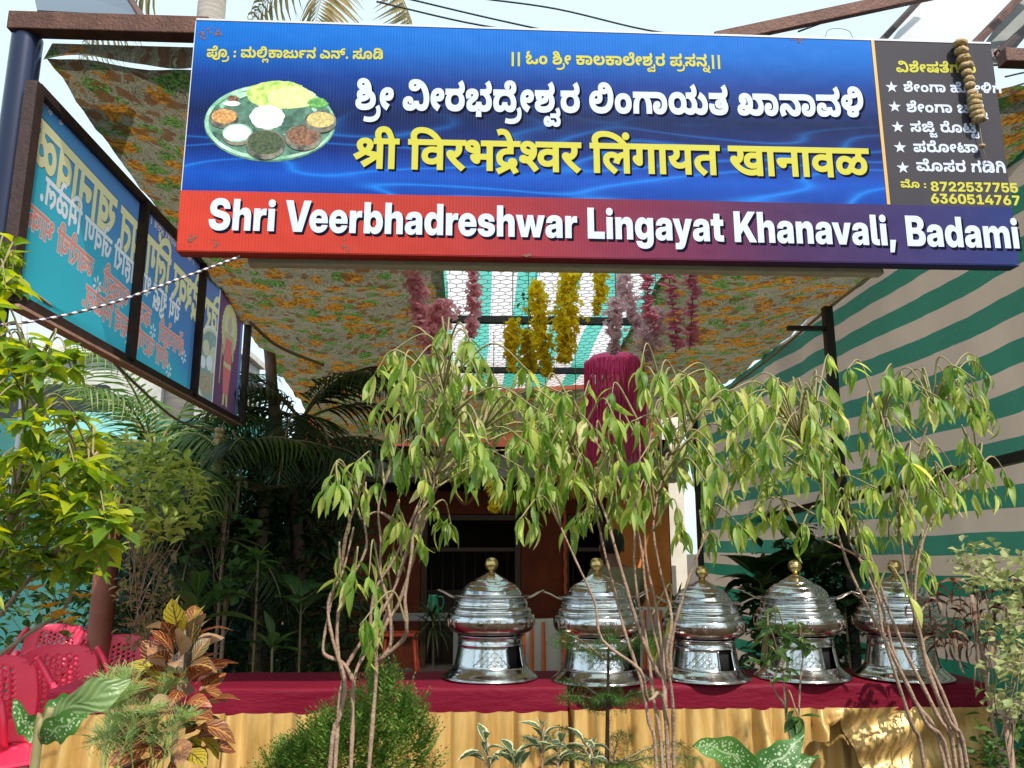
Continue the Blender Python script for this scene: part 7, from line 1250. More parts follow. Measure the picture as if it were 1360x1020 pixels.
def stems_r(stems):
    out = []
    for s in stems:
        if isinstance(s[0], (int, float)): out.append((s[2:], s[0], s[1]))
        else: out.append((s, .0095, .004))
    return out
R1 = random.Random(5)
# --- drooping tree A
stA = [[(438, 1020), (452, 950), (458, 905), (442, 850), (436, 800), (455, 760), (470, 700)], [(445, 1020), (455, 905), (475, 860), (520, 790), (545, 720), (575, 640), (600, 560)], [(466, 1020), (470, 905), (490, 860), (512, 820), (530, 760), (552, 700), (590, 610), (610, 540)],
       [(490, 1020), (500, 880), (492, 830), (500, 780), (525, 740), (560, 660), (598, 570), (620, 510)], [(458, 905), (448, 862), (450, 810), (460, 780), (486, 730), (484, 690), (486, 640)], [(505, 880), (520, 850), (515, 800), (505, 760), (506, 720), (503, 670), (520, 620)],
       [(500, 880), (535, 850), (540, 830), (538, 790), (546, 740), (552, 690), (575, 650), (585, 560), (592, 470)], [(470, 905), (455, 880), (432, 870), (430, 850), (440, 800), (450, 760)], [(495, 870), (512, 830), (530, 800), (548, 745), (565, 690), (585, 640), (640, 570)],
       [(545, 720), (520, 690), (500, 680), (480, 690)], [(452, 760), (462, 700), (480, 650)]]
stA = [[.0060, .0022]+s if i else [.007, .0025]+s for i, s in enumerate(stA)]
plA = [(498, 490), (555, 462), (600, 442), (650, 480), (715, 490), (765, 530), (765, 640), (700, 655), (640, 640), (560, 640), (500, 610), (488, 545)]
clA = scatter(plA, 62, 19, R1)+[(475, 612), (448, 640), (430, 655), (486, 660), (455, 668), (500, 640), (520, 690), (560, 682), (585, 690), (600, 700), (552, 720), (490, 765), (452, 768), (505, 780), (470, 772), (520, 740), (540, 700), (478, 830), (492, 850), (590, 440), (625, 455), (515, 470)]
shrub('drooping_tree', 'tall thin stemmed tree with drooping leaves at left centre, rising beside the thuja bush', 'tree', stA, clA, 2.45, T_D, LF_DROOP, 11, .082, (7, 11), 'trees with drooping leaves')
# --- B
stB = [[(872, 1020), (862, 960), (850, 900), (830, 840), (815, 780), (800, 720), (790, 660), (800, 640)], [(880, 1020), (868, 930), (860, 860), (848, 800), (842, 740), (845, 680), (850, 620), (848, 560)], [(888, 1020), (884, 930), (880, 870), (870, 800), (858, 740), (856, 660), (862, 590), (880, 520)],
       [(895, 1020), (893, 930), (885, 870), (892, 820), (875, 750), (868, 690), (885, 620), (920, 560)], [(885, 960), (860, 930), (850, 890), (800, 850), (790, 800), (765, 745), (745, 700)], [(890, 900), (892, 850), (905, 800), (925, 740), (945, 700)], [(876, 900), (850, 840), (826, 760), (806, 690), (786, 640), (760, 600)], [(884, 940), (878, 880), (860, 800), (850, 720), (830, 660), (800, 600), (770, 560)]]
stB = [[.006, .0022]+s for s in stB]
plB = [(690, 540), (740, 508), (800, 520), (850, 480), (900, 490), (965, 500), (1000, 540), (1000, 600), (950, 640), (900, 650), (860, 690), (790, 705), (730, 700), (690, 640)]
clB = scatter(plB, 64, 20, R1)+[(725, 640), (700, 655), (690, 690), (712, 690), (760, 690), (820, 680), (945, 720), (985, 700), (970, 660), (890, 815), (870, 850), (745, 600), (905, 700), (940, 680)]
shrub('drooping_tree', 'middle drooping tree, bare stems before the second and third pots', 'tree', stB, clB, 2.5, T_D, LF_DROOP, 12, .080, (7, 11), 'trees with drooping leaves')
# --- C
stC = [[(1262, 1020), (1230, 960), (1190, 880), (1160, 820), (1130, 760), (1110, 700), (1090, 640), (1060, 580)], [(1270, 1020), (1245, 950), (1205, 870), (1180, 810), (1160, 750), (1140, 700), (1100, 640), (1080, 560)], [(1278, 1020), (1260, 940), (1225, 860), (1212, 800), (1210, 740), (1212, 680), (1218, 610), (1240, 540)], [(1256, 1020), (1215, 930), (1188, 870), (1170, 800), (1145, 745), (1100, 720), (1060, 700)],
       [(1285, 1020), (1262, 960), (1235, 900), (1222, 840), (1205, 780), (1195, 700), (1180, 620), (1170, 560)], [(1270, 1020), (1250, 940), (1222, 850), (1215, 790), (1225, 720), (1255, 660), (1300, 620)], [(1228, 1020), (1210, 960), (1175, 850), (1166, 800), (1150, 760), (1128, 720)]]
stC = [[.0065, .0022]+s for s in stC]
plC = [(960, 520), (1010, 500), (1060, 495), (1115, 520), (1120, 600), (1060, 640), (985, 640)]
plC2 = [(1110, 545), (1180, 560), (1230, 600), (1235, 690), (1180, 720), (1090, 690), (1070, 620)]
clC = scatter(plC, 34, 19, R1)+scatter(plC2, 34, 20, R1)+scatter([(1170, 485), (1230, 500), (1230, 560), (1160, 540)], 7, 18, R1)+scatter([(1240, 490), (1300, 470), (1330, 500), (1310, 560), (1245, 550)], 13, 16, R1)+scatter([(1240, 620), (1280, 605), (1320, 610), (1355, 640), (1350, 665), (1240, 660)], 9, 18, R1)+[(1100, 470), (1125, 490), (1300, 545), (1325, 560), (1290, 590), (1250, 660), (1015, 690), (985, 690), (1040, 680), (1060, 710), (1010, 660), (1150, 740), (1225, 745), (1205, 790), (1240, 765)]
shrub('drooping_tree', 'right drooping tree, its stems leaning across the last pot', 'tree', stC, clC, 2.5, T_D, LF_DROOP, 13, .080, (6, 10), 'trees with drooping leaves')
# --- near left yellow green bush
polL = [(-30, 330), (10, 340), (20, 400), (60, 560), (130, 600), (160, 660), (140, 730), (60, 790), (-30, 800)]
polL2 = [(-40, 420), (20, 470), (60, 540), (60, 600), (-40, 600)]
clL = scatter(polL, 60, 15, R1)+scatter([(-20, 330), (15, 340), (15, 385), (-20, 385)], 3, 8, R1)+[(60, 480), (95, 490), (110, 560), (140, 690), (150, 700), (100, 620), (130, 640), (120, 760), (60, 500), (40, 470), (155, 690), (75, 600)]
stL = [[.008, .003, (-60, 1020), (-50, 900), (-20, 800), (10, 700), (30, 600), (40, 500)], [.008, .003, (-70, 1020), (-40, 880), (30, 780), (90, 720), (140, 700)], [.008, .003, (-60, 960), (-50, 700), (-30, 500), (-10, 380)], [.006, .003, (-40, 900), (40, 840), (80, 815), (100, 780)], [.006, .003, (-30, 780), (40, 680), (100, 630), (130, 600)]]
tL = shrub('flowering_bush', 'sunlit yellow green bush with a few orange flowers filling the left edge', 'bush', stL, clL, 2.1, T_OV, LF_YG, 21, .070, (13, 19), None, spread=1.0, upd=-.05, tw=.0018)
FLO = leafmat('orange petal', [(0, (.90, .38, .02)), (1, (.95, .55, .06))], .3, .6, 1.1)
T_P = leaf_t(.75, .5, .3, 3, .6)
pm = tmesh(T_P, 'petal', FLO)
for fx, fy in ((65, 808), (80, 818), (92, 828), (74, 822), (108, 795), (45, 785)):
    c = PY(fx, fy, 2.05+rnd.uniform(-.05, .05))
    for k in range(4): place(pm, frame(c, dirv(k*pi/2+rnd.random(), .5+rnd.random()*.4), (0, 0, 1), .030), tL, 'petal')
# --- small leaved plants of various kinds
def bushy(name, lab, cat, pts_px, Y, lm, tmpls, L, n, seed, dy=.25, group=None, stem=True, limit=150, up=.3):
    """a bushy plant filling a photo outline at depth Y"""
    R_ = random.Random(seed); xs = [p[0] for p in pts_px]; ys = [p[1] for p in pts_px]; c0 = PY(sum(xs)/len(xs), max(ys), Y)
    t = thing(name, lab, cat, (c0.x, Y, 0), group); ms = [tmesh(T, 'leaf', lm) for T in tmpls]; ex = MB(); top = []
    cl = scatter(pts_px, max(4, n//7), 4, R_)
    for (x, y) in cl:
        p = PY(x, y, Y+R_.uniform(-dy, dy)); top.append(p)
    ax = MB()
    for p in top[::2 if len(top) < 20 else 7]:
        a = Vector((c0.x+R_.uniform(-.05, .05), Y+R_.uniform(-.05, .05), min(p.z-.02, max(0, p.z-.5))));
        ax.tube(spline([a, a.lerp(p, .5)+Vector((R_.uniform(-.03, .03), 0, .02)), p], 4), [.003, .003, .0025, .002, .002, .002, .0015, .0015, .001][:9], 5)
    if stem: ax.tube([Vector((c0.x, Y, 0)), Vector((c0.x, Y, max(.05, min(p.z for p in top))))], .012, 7)
    ax.build('stems', BARK, t, kind='stuff')
    for i in range(n):
        p = top[i % len(top)]+Vector((R_.gauss(0, L*.5), R_.gauss(0, L*.5), R_.gauss(0, L*.4)))
        M = frame(p, dirv(R_.uniform(0, 2*pi), R_.gauss(up, .5)), (R_.gauss(0, .3), R_.gauss(0, .3), 1), L*R_.uniform(.6, 1.2)); k = R_.randrange(len(ms))
        if i < limit: place(ms[k], M, t)
        else: ex.tmpl(tmpls[k], M)
    if ex.V: ex.build('small_leaves', lm, t, kind='stuff')
    return t
# creeper over the red brown post
bushy('creeper', 'pale yellow green creeper heaped over the top of the red brown post', 'creeper', [(120, 600), (170, 585), (230, 600), (270, 640), (275, 690), (230, 720), (180, 720), (140, 690), (110, 650)], 4.6, leafmat('creeper leaf', [(0, (.16, .28, .03)), (1, (.55, .60, .14))], .45, .4), T_OV, .075, 900, 31, .35, stem=False)
bushy('creeper', 'dry flowering creeper tangle to the left above the croton plant', 'creeper', [(175, 740), (220, 730), (235, 780), (215, 850), (170, 860), (155, 800)], 4.8, leafmat('dry creeper leaf', [(0, (.16, .13, .05)), (.5, (.36, .24, .12)), (1, (.2, .26, .07))], .4, .5), T_OV, .05, 420, 32, .2, stem=False)
bushy('leafy_vine', 'grey green vine with rounded leaves climbing in the shade behind the croton', 'vine', [(250, 690), (300, 680), (345, 700), (350, 760), (300, 800), (250, 780)], 5.4, LF_MID, [leaf_t(.75, .3, .2, 4, .5, .1)], .08, 160, 33, .25)
bushy('climber', 'climber with small leaves under the lower end of the side signboard', 'vine', [(285, 580), (315, 585), (325, 640), (300, 660), (280, 630)], 5.6, LF_PALE, T_OV, .06, 90, 34, .15)
bushy('garden_shrub', 'mid green shrub against the teal wall behind the red chairs', 'bush', [(-20, 600), (60, 620), (130, 660), (150, 780), (110, 850), (-20, 860)], 6.6, LF_MID, T_OV, .11, 1100, 37, .3, limit=220)
# dark hedge mass in the shade
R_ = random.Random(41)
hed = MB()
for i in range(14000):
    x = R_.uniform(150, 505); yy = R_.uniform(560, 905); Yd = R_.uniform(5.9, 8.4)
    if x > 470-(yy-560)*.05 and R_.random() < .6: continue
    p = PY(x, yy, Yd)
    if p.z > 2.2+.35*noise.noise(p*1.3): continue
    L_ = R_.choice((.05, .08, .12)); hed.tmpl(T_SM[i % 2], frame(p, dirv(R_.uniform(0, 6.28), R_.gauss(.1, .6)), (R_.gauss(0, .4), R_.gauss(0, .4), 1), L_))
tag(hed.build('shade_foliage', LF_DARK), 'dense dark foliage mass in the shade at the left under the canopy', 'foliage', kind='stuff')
# broad-leaved plants in it
def rosette(name, lab, cat, px, py, Y, n, L, lm, tmpl, seed, el=(.4, 1.2), group=None, up=None, stemh=None, width=1.0):
    R_ = random.Random(seed); c = PY(px, py, Y); t = thing(name, lab, cat, (c.x, Y, 0), group); m_ = [tmesh(T, 'leaf', lm) for T in tmpl]
    b = MB(); b.tube(spline([Vector((c.x, Y, 0)), Vector((c.x+.01, Y, c.z*.5)), c], 4), .008 if stemh is None else stemh, 6); b.build('stem', BARK if stemh else TWIG, t)
    for i in range(n):
        a = i*2.4+R_.uniform(-.3, .3); e = R_.uniform(*el)
        place(m_[i % len(m_)], frame(c+Vector((0, 0, -R_.uniform(0, L*.4))), dirv(a, e), (0, 0, 1), L*R_.uniform(.7, 1.1), L*R_.uniform(.8, 1.1)*width), t)
    return t
rosette('broad_leaf_plant', 'dark plant with broad speckled leaves in the shade left of the first tree', 'plant', 400, 790, 5.8, 9, .42, LF_SPOT, [leaf_t(.45, .8, .2, 6, .45, .2)], 51, (.0, .9))
rosette('bright_leaf_plant', 'small plant with a star of bright green leaves, low in the shade behind the table', 'plant', 362, 850, 5.2, 12, .20, LF_MID, [leaf_t(.35, .4, .2, 5, .45, .1)], 52, (.1, 1.3))
rosette('bright_leaf_plant', 'small cluster of lit green leaves high on the dark foliage at left', 'plant', 343, 738, 5.6, 10, .15, leafmat('lit leaf', [(0, (.12, .3, .04)), (1, (.2, .4, .08))], .5, .4), [leaf_t(.35, .4, .2, 5, .45, .1)], 53, (.1, 1.3))
rosette('large_leaf_plant', 'plant with long broad dark leaves behind the croton', 'plant', 262, 800, 5.2, 8, .5, LF_MID, [leaf_t(.22, .9, .3, 7, .45, .1)], 54, (.2, 1.1))
for i, (px, py, s) in enumerate(((1040, 800, 60), (1080, 740, 61), (1120, 790, 62), (1010, 770, 63))):
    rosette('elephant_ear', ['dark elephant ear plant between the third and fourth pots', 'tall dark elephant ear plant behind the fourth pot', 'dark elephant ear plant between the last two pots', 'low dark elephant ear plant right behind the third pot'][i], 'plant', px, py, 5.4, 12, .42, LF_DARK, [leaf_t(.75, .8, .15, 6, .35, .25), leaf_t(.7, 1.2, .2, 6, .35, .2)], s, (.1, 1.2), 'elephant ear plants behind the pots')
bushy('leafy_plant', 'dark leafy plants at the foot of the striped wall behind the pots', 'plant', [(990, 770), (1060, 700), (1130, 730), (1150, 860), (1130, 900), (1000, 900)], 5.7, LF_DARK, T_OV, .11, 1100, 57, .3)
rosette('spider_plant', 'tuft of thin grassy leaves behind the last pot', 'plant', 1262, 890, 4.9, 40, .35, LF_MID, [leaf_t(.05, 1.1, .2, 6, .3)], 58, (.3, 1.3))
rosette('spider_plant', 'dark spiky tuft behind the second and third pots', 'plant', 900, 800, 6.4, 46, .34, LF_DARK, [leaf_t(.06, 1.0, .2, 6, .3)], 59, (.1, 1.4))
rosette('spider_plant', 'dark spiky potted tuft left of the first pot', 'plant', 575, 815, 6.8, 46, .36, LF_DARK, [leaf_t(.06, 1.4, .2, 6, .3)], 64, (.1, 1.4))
# palms
def frond(c, az, el, L, seed, n=34, lf=.34, droop=1.5, wd=.055, lm=LF_PALM, vee=.9):
    R_ = random.Random(seed); b = MB(); pts = []; p = Vector(c); e = el; k = 18
    for i in range(k+1):
        pts.append(p.copy()); p = p+dirv(az, e)*(L/k); e -= droop/k*(1+.6*i/k)*.8
    b.tube(pts, [.012*(1-.85*i/k)+.001 for i in range(k+1)], 5, 1)
    T = T_FR
    for i in range(n):
        t = .16+.84*i/n; q = t*k; j = min(k-1, int(q)); pp = pts[j].lerp(pts[j+1], q-j); tang = (pts[j+1]-pts[j]).normalized(); side = tang.cross(Vector((0, 0, 1)))
        side = side.normalized() if side.length > .01 else Vector((1, 0, 0)); upv = side.cross(tang)
        for s in (-1, 1):
            d = side*s*vee+tang*(.45+.5*t)+upv*(.15-.2*t)+Vector((0, 0, R_.uniform(-.12, .05))); ll = lf*(sin(pi*(.12+.86*t))**.6)*R_.uniform(.85, 1.1)
            b.tmpl(T[(i+(s > 0)) % 2], frame(pp, d, upv, ll, ll*wd*18))
    return b
T_FR = [leaf_t(.055, .8, .35, 4, .3), leaf_t(.055, 1.2, .3, 4, .3)]
def palm(name, lab, px, py, Y, nf, L, seed, lf=.34, trunk=.05, els=(.2, 1.3), azs=(0, 2*pi), lm=LF_PALM, group='areca palms', n=34, droop=1.5, curve=0):
    R_ = random.Random(seed); c = PY(px, py, Y); t = thing(name, lab, 'palm', (c.x, Y, 0), group)
    b = MB(); tp = spline([Vector((c.x+curve, Y, 0)), Vector((c.x+curve*.3, Y, c.z*.5)), c], 8); b.tube(tp, [trunk*(1-.3*i/len(tp))*(1.1 if i % 2 else 1) for i in range(len(tp))], 10); b.build('trunk', PALMT, t)
    for i in range(nf):
        az = azs[0]+(azs[1]-azs[0])*((i*.618+R_.random()*.1) % 1); el = R_.uniform(*els)
        frond(c, az, el, L*R_.uniform(.8, 1.1), seed*100+i, n, lf, droop, lm=lm).build('frond', [lm, TWIG], t)
    return t
PALMT = mat('palm trunk', (.09, .065, .04), .9, 0, .6, 12, (.2, .15, .1), bump=.6, stretch=(1, 1, 6))
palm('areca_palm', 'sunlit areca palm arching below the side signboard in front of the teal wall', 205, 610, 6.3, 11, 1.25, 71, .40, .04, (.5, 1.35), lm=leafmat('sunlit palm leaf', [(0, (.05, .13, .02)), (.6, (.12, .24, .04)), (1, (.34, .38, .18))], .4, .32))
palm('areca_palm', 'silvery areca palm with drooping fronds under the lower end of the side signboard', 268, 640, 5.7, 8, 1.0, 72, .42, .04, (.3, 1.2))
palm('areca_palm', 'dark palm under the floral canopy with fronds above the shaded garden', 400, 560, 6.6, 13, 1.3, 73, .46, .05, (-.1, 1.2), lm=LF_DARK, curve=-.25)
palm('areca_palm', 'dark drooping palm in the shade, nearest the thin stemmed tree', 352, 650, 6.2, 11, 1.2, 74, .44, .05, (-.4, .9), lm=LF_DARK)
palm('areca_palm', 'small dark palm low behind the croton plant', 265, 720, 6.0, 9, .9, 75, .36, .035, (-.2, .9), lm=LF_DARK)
b = MB(); b.tube(spline([PY(345, 425, 6.5), PY(357, 460, 6.5), PY(362, 520, 6.5), PY(372, 590, 6.5), PY(395, 700, 6.5), PY(400, 900, 6.5)], 6), .045, 10); tag(b.build('bare_trunk', mat('smooth brown trunk', (.12, .065, .045), .8, 0, .6, 8, (.22, .13, .1), bump=.4)), 'curved bare brown trunk beside the far end of the side signboard', 'trunk')
b = MB()                                                        # coconut palm far behind, above the sign
tc_ = thing('coconut_palm', 'tall coconut palm far behind, only its grey trunk and fronds above the sign', 'palm', (PY(285, 20, 13).x, 13, 0)); A_ = PY(287, -60, 13)
b.tube([(A_.x, 13, 0), (A_.x, 13, A_.z)], .235, 16); b.build('trunk', mat('grey ringed trunk', (.18, .15, .13), .9, 0, .6, 3, (.3, .27, .24), stretch=(1, 1, 8), bump=.5), tc_)
CW = leafmat('dry coconut leaf', [(0, (.12, .12, .04)), (.5, (.26, .2, .07)), (1, (.4, .30, .12))], .4, .5)
for i, (px, py, az, el) in enumerate(((235, -30, pi*1.05, -.5), (455, -40, pi*1.35, -.9), (480, -60, -.3, -.7), (420, -50, pi, -.6))):
    frond(PY(px, py, 13), az, el, 2.4, 900+i, 30, 1.0, .9, .06, CW).build('frond', [CW, TWIG], tc_)
# croton in front of the table
def croton(lab, px, py, Y, n, L, seed, h=.5):
    R_ = random.Random(seed); c = PY(px, py, Y); t = thing('croton', lab, 'plant', (c.x, Y, 0)); T = [leaf_t(.50, .7, .12, 6, .52, .08, .2, .06), leaf_t(.44, 1.3, .15, 6, .5, .08, -.4, .1), leaf_t(.56, .3, .15, 6, .55, .08, .3, .08)]
    ms = [tmesh(q, 'leaf', m_) for q in T for m_ in (LF_CROT, LF_CROT, LF_CROT, LF_CROTY)]
    b = MB(); b.tube(spline([Vector((c.x-.02, Y, 0)), Vector((c.x, Y, c.z*.6)), c], 5), .009, 8); b.build('stem', BARK, t)
    for i in range(n):
        f_ = i/n; z = c.z-h*f_; a = i*2.39+R_.uniform(-.3, .3); e = 1.25-1.5*f_+R_.uniform(-.25, .25)
        r = .02+.06*f_; p = Vector((c.x+cos(a)*r, Y+sin(a)*r, z)); top = i < 7
        m_ = ms[(3 if (top and i % 2 == 0) or R_.random() < .1 else R_.randrange(3))+4*R_.randrange(3)]
        place(m_, frame(p, dirv(a, e), (R_.gauss(0, .5), R_.gauss(-.5, .5), 1), L*R_.uniform(.65, 1.15)), t)
    return t
croton('croton with yellow, red and bronze veined leaves standing before the left end of the table', 243, 838, 2.6, 84, .128, 81, .36)
# aglaonema-like leaves close to the lens
def bigleaf(t, pts, wd, m_, fold=.12, name='leaf', flip=1, pk=.85):
    P = spline(pts, 6); k = len(P)-1; b = MB(); vs = []; uv = []
    for i, p in enumerate(P):
        tg = (P[min(i+1, k)]-P[max(0, i-1)]).normalized(); view = (p-Vector((0, 0, 1.4))).normalized(); sd = tg.cross(view).normalized()
        s_ = i/k; w_ = wd*max(.02, sin(pi*min(1, s_**pk)))**.8*.5
        for q in (-1, -.5, 0, .5, 1):
            vs.append(p+sd*q*w_*flip-view*(abs(q)*w_*fold*2)+Vector((0, 0, .004*sin(s_*18+q*2)))); uv.append((.5+q*.5, s_))
    fs = [(i*5+j, i*5+j+1, i*5+j+6, i*5+j+5) for i in range(k) for j in range(4)]; b.add(vs, fs, 0, uv); return b.build(name, m_, t)
Yn = 1.7
t = thing('dumb_cane', 'broad leaved plant in the lower left corner with one pale leaf raised', 'plant', (PY(55, 1010, Yn).x, Yn, 0))
b = MB(); b.tube(spline([Vector((PY(45, 1010, Yn).x, Yn, 0)), PY(46, 1015, Yn), PY(55, 980, Yn), PY(70, 940, Yn)], 5), [.009]*16, 8); b.build('stem', TWIG, t)
bigleaf(t, [PY(62, 968, Yn), PY(85, 945, Yn-.02), PY(128, 924, Yn-.04), PY(174, 905, Yn-.02)], .060, LF_BROAD, .06, pk=1.5)
bigleaf(t, [PY(56, 985, Yn), PY(70, 972, Yn-.03), PY(92, 960, Yn-.05), PY(116, 950, Yn-.05)], .052, LF_SPOT, .06)
bigleaf(t, [PY(52, 985, Yn), PY(42, 970, Yn), PY(30, 955, Yn-.02), PY(17, 928, Yn-.03)], .036, LF_SPOT, .2)
bigleaf(t, [PY(62, 960, Yn), PY(75, 945, Yn+.03), PY(90, 935, Yn+.05), PY(108, 925, Yn+.06)], .05, LF_SPOT, .2)
t = thing('dumb_cane', 'spotted leaf plant at the bottom edge right of the middle tree', 'plant', (PY(1005, 1060, 2.0).x, 2.0, 0))
b = MB(); b.tube([Vector((PY(1005, 1060, 2.0).x, 2.0, 0)), PY(1005, 1040, 2.0)], .008, 8); b.build('stem', TWIG, t)
bigleaf(t, [PY(1005, 1040, 2.0), PY(985, 1012, 2.0), PY(955, 995, 1.98), PY(920, 990, 1.97)], .07, LF_SPOT, .15)
bigleaf(t, [PY(1005, 1040, 2.0), PY(1020, 1018, 2.0), PY(1045, 1000, 2.0), PY(1068, 974, 2.02)], .07, LF_SPOT, .15)
bigleaf(t, [PY(1008, 1045, 2.0), PY(1045, 1025, 2.0), PY(1065, 1012, 2.0), PY(1088, 1005, 2.0)], .04, LF_SPOT, .15)
bigleaf(t, [PY(1000, 1045, 2.0), PY(990, 1030, 1.95), PY(980, 1025, 1.93), PY(965, 1020, 1.9)], .05, LF_SPOT, .15)
# variegated little shrub
t = thing('variegated_shrub', 'small shrub with cream edged leaves at the bottom, before the first table', 'plant', (PY(690, 1040, 2.5).x, 2.5, 0)); R_ = random.Random(91); ms = [tmesh(q, 'leaf', LF_VAR) for q in (leaf_t(.42, .5, .3, 5, .5, .08), leaf_t(.36, .8, .4, 5, .5, .08, .4))]
for (a_, c_) in (((720, 1040), (722, 965)), ((650, 1040), (645, 985)), ((690, 1040), (680, 1000)), ((790, 1040), (775, 985)), ((740, 1040), (745, 990))):
    p0 = PY(*a_, 2.5); p1 = PY(*c_, 2.5); b = MB(); b.tube(spline([Vector((p0.x, 2.5, 0)), p0, p1], 4), .0035, 6); b.build('stem', BARK, t)
    for k in range(8): place(ms[k % 2], frame(p0.lerp(p1, .35+.65*k/7), dirv(k*2.4+R_.random(), R_.uniform(.1, 1.1)), (0, 0, 1), .085*R_.uniform(.7, 1.15)), t)
# star conifer (norfolk pine): whorls of needle covered branches
t = thing('young_conifer', 'young star shaped conifer with tiers of bristly branches before the second pot', 'tree', (PY(808, 1020, 2.75).x, 2.75, 0)); R_ = random.Random(95); Yc = 2.75
top = PY(808, 868, Yc); low = PY(806, 1040, Yc); b = MB(); b.tube([Vector((low.x, Yc, 0)), low, PY(807, 940, Yc), top], [.009, .008, .006, .004], 8); b.build('trunk', mat('bristly brown stem', (.08, .05, .03), .9, bump=.8), t)
T_N = leaf_t(.12, .3, .2, 2, .4)
nb = MB()
for k in range(500):
    z = R_.uniform(low.z, top.z); a = R_.uniform(0, 6.28); nb.tmpl(T_N, frame((top.x, Yc, z), dirv(a, .5), (0, 0, 1), .014))
nb.build('stem_bristles', BARK, t, kind='stuff')
for wz, nbr, Lb, el in ((top.z, 6, .20, .42), (PY(808, 925, Yc).z, 6, .17, .25), (PY(808, 1005, Yc).z, 7, .27, .25)):
    for i in range(nbr):
        a = i*2*pi/nbr+.35; b = MB(); p = Vector((top.x, Yc, wz-.02)); pts = []; e = el+R_.uniform(-.1, .1)
        for k in range(13): pts.append(p.copy()); p = p+dirv(a, e)*(Lb/12); e += (-.06 if k > 3 else .04)
        b.tube(pts, [.004*(1-.7*k/12) for k in range(13)], 5, 1)
        for k in range(1, 13):
            for s in (-1, 1):
                q = pts[k]; sd = dirv(a+s*1.0, R_.uniform(-.25, .15)); ll = .06*(1-.5*k/13)
                br = [q+sd*ll*j/4+Vector((0, 0, -.012*(j/4)**2)) for j in range(5)]
                for j in range(5):
                    for w_ in range(5): b.tmpl(T_N, frame(br[j], sd+dirv(R_.uniform(0, 6.28), R_.uniform(-.6, .9))*.8, (0, 0, 1), .019))
            for w_ in range(7): b.tmpl(T_N, frame(pts[k], dirv(a, .3)+dirv(R_.uniform(0, 6.28), R_.uniform(-.5, 1))*1.0, (0, 0, 1), .020))
        b.build('branch', [LF_NEED, BARK], t)
# hanging fern-like conifer fronds at the bottom middle
# thuja bush
t = thing('thuja_bush', 'dense bright green thuja bush in front of the table, under the first tree', 'bush', (PY(480, 1020, 3.0).x, 3.0, 0)); R_ = random.Random(97)
sp_ = MB(); T_T = [leaf_t(.34, .3, .1, 2, .5), leaf_t(.28, .5, .1, 2, .5)]
cen = PY(500, 1010, 3.0)
def spray(p, d):
    for k in range(9):
        q = p+d*(.009*k); s = 1 if k % 2 else -1; sd = d.cross(Vector((0, 0, 1))).normalized() if abs(d.z) < .95 else Vector((1, 0, 0))
        sp_.tmpl(T_T[k % 2], frame(q, d+sd*s*.7, (R_.gauss(0, .5), R_.gauss(0, .5), 1), .024-.0012*k))
lobes = [(PY(508, 995, 3.0), .135, .235), (PY(430, 1030, 2.95), .14, .15), (PY(535, 1020, 2.95), .10, .19), (PY(470, 1020, 2.9), .15, .17), (PY(385, 1050, 2.95), .10, .11)]
for i in range(2300):
    c_, r_, hh = lobes[R_.randrange(5)]; a = R_.uniform(0, 6.28); e = R_.uniform(-.6, 1.5); f_ = R_.uniform(.55, 1.08)
    n_ = dirv(a, e); p = c_+Vector((n_.x*r_, n_.y*r_, n_.z*hh))*f_*(1+.18*noise.noise(n_*3+c_*5))
    spray(p, (n_+Vector((0, 0, .9))).normalized())
sp_.build('sprays', LF_THUJ, t, kind='stuff')
b = MB()
for c_, r_, hh in lobes: b.tube([Vector((cen.x, 3.0, 0)), c_.lerp(cen, .3)-Vector((0, 0, .1)), c_], .009, 6)
b.build('stems', BARK, t, kind='stuff')
# feathery plant
t = thing('feathery_plant', 'feathery fine leaved plant in front of the red chairs at lower left', 'plant', (PY(150, 1020, 2.5).x, 2.5, 0)); R_ = random.Random(98); fb = MB()
for k in range(20):
    a = PY(R_.uniform(110, 210), 1040, 2.5+R_.uniform(-.15, .2)); c = PY(R_.uniform(130, 255), R_.uniform(895, 985), 2.5+R_.uniform(-.2, .25)); st_ = spline([Vector((a.x, a.y, max(0, a.z-.2))), a.lerp(c, .6)+Vector((0, 0, .02)), c], 7); fb.tube(st_, .0018, 4)
    for p, q in zip(st_[5:], st_[6:]):
        for j in range(7):
            d = ((q-p).normalized()+dirv(R_.uniform(0, 6.28), R_.uniform(-.3, .6))*.9).normalized(); Lb = R_.uniform(.03, .06); fb.tube([p.lerp(q, j/7), p.lerp(q, j/7)+d*Lb], .0007, 3, cap=False)
            for m_ in range(3): fb.tube([p.lerp(q, j/7)+d*Lb*(.3+.25*m_), p.lerp(q, j/7)+d*Lb*(.3+.25*m_)+(d+dirv(R_.uniform(0, 6.28), .2)*.8)*.022], .0006, 3, cap=False)
fb.build('feathery_leaves', LF_FEA, t, kind='stuff')
# right corner: curled purple plant, aralia, small shrub
R_ = random.Random(99); c = PY(1290, 790, 3.6); t = thing('curly_plant', 'plant with curled purple brown leaves at the right, over the table end', 'plant', (c.x, 3.6, 0)); ms = [tmesh(q, 'leaf', LF_MAG) for q in (leaf_t(.12, 2.2, .5, 8, .4, 0, 3.0), leaf_t(.10, 1.6, .6, 8, .4, 0, 5), leaf_t(.14, 2.6, .4, 8, .4, 0, -3))]
b = MB(); b.tube(spline([Vector((c.x+.05, 3.6, 0)), PY(1310, 900, 3.6), c], 5), .010, 7); b.build('stem', BARK, t)
for i in range(120):
    p = PY(R_.uniform(1225, 1360), R_.uniform(765, 860), 3.6+R_.uniform(-.15, .2)); place(ms[i % 3], frame(p, dirv(R_.uniform(0, 6.28), R_.uniform(-.3, .9)), (0, 0, 1), .19*R_.uniform(.6, 1.1)), t)
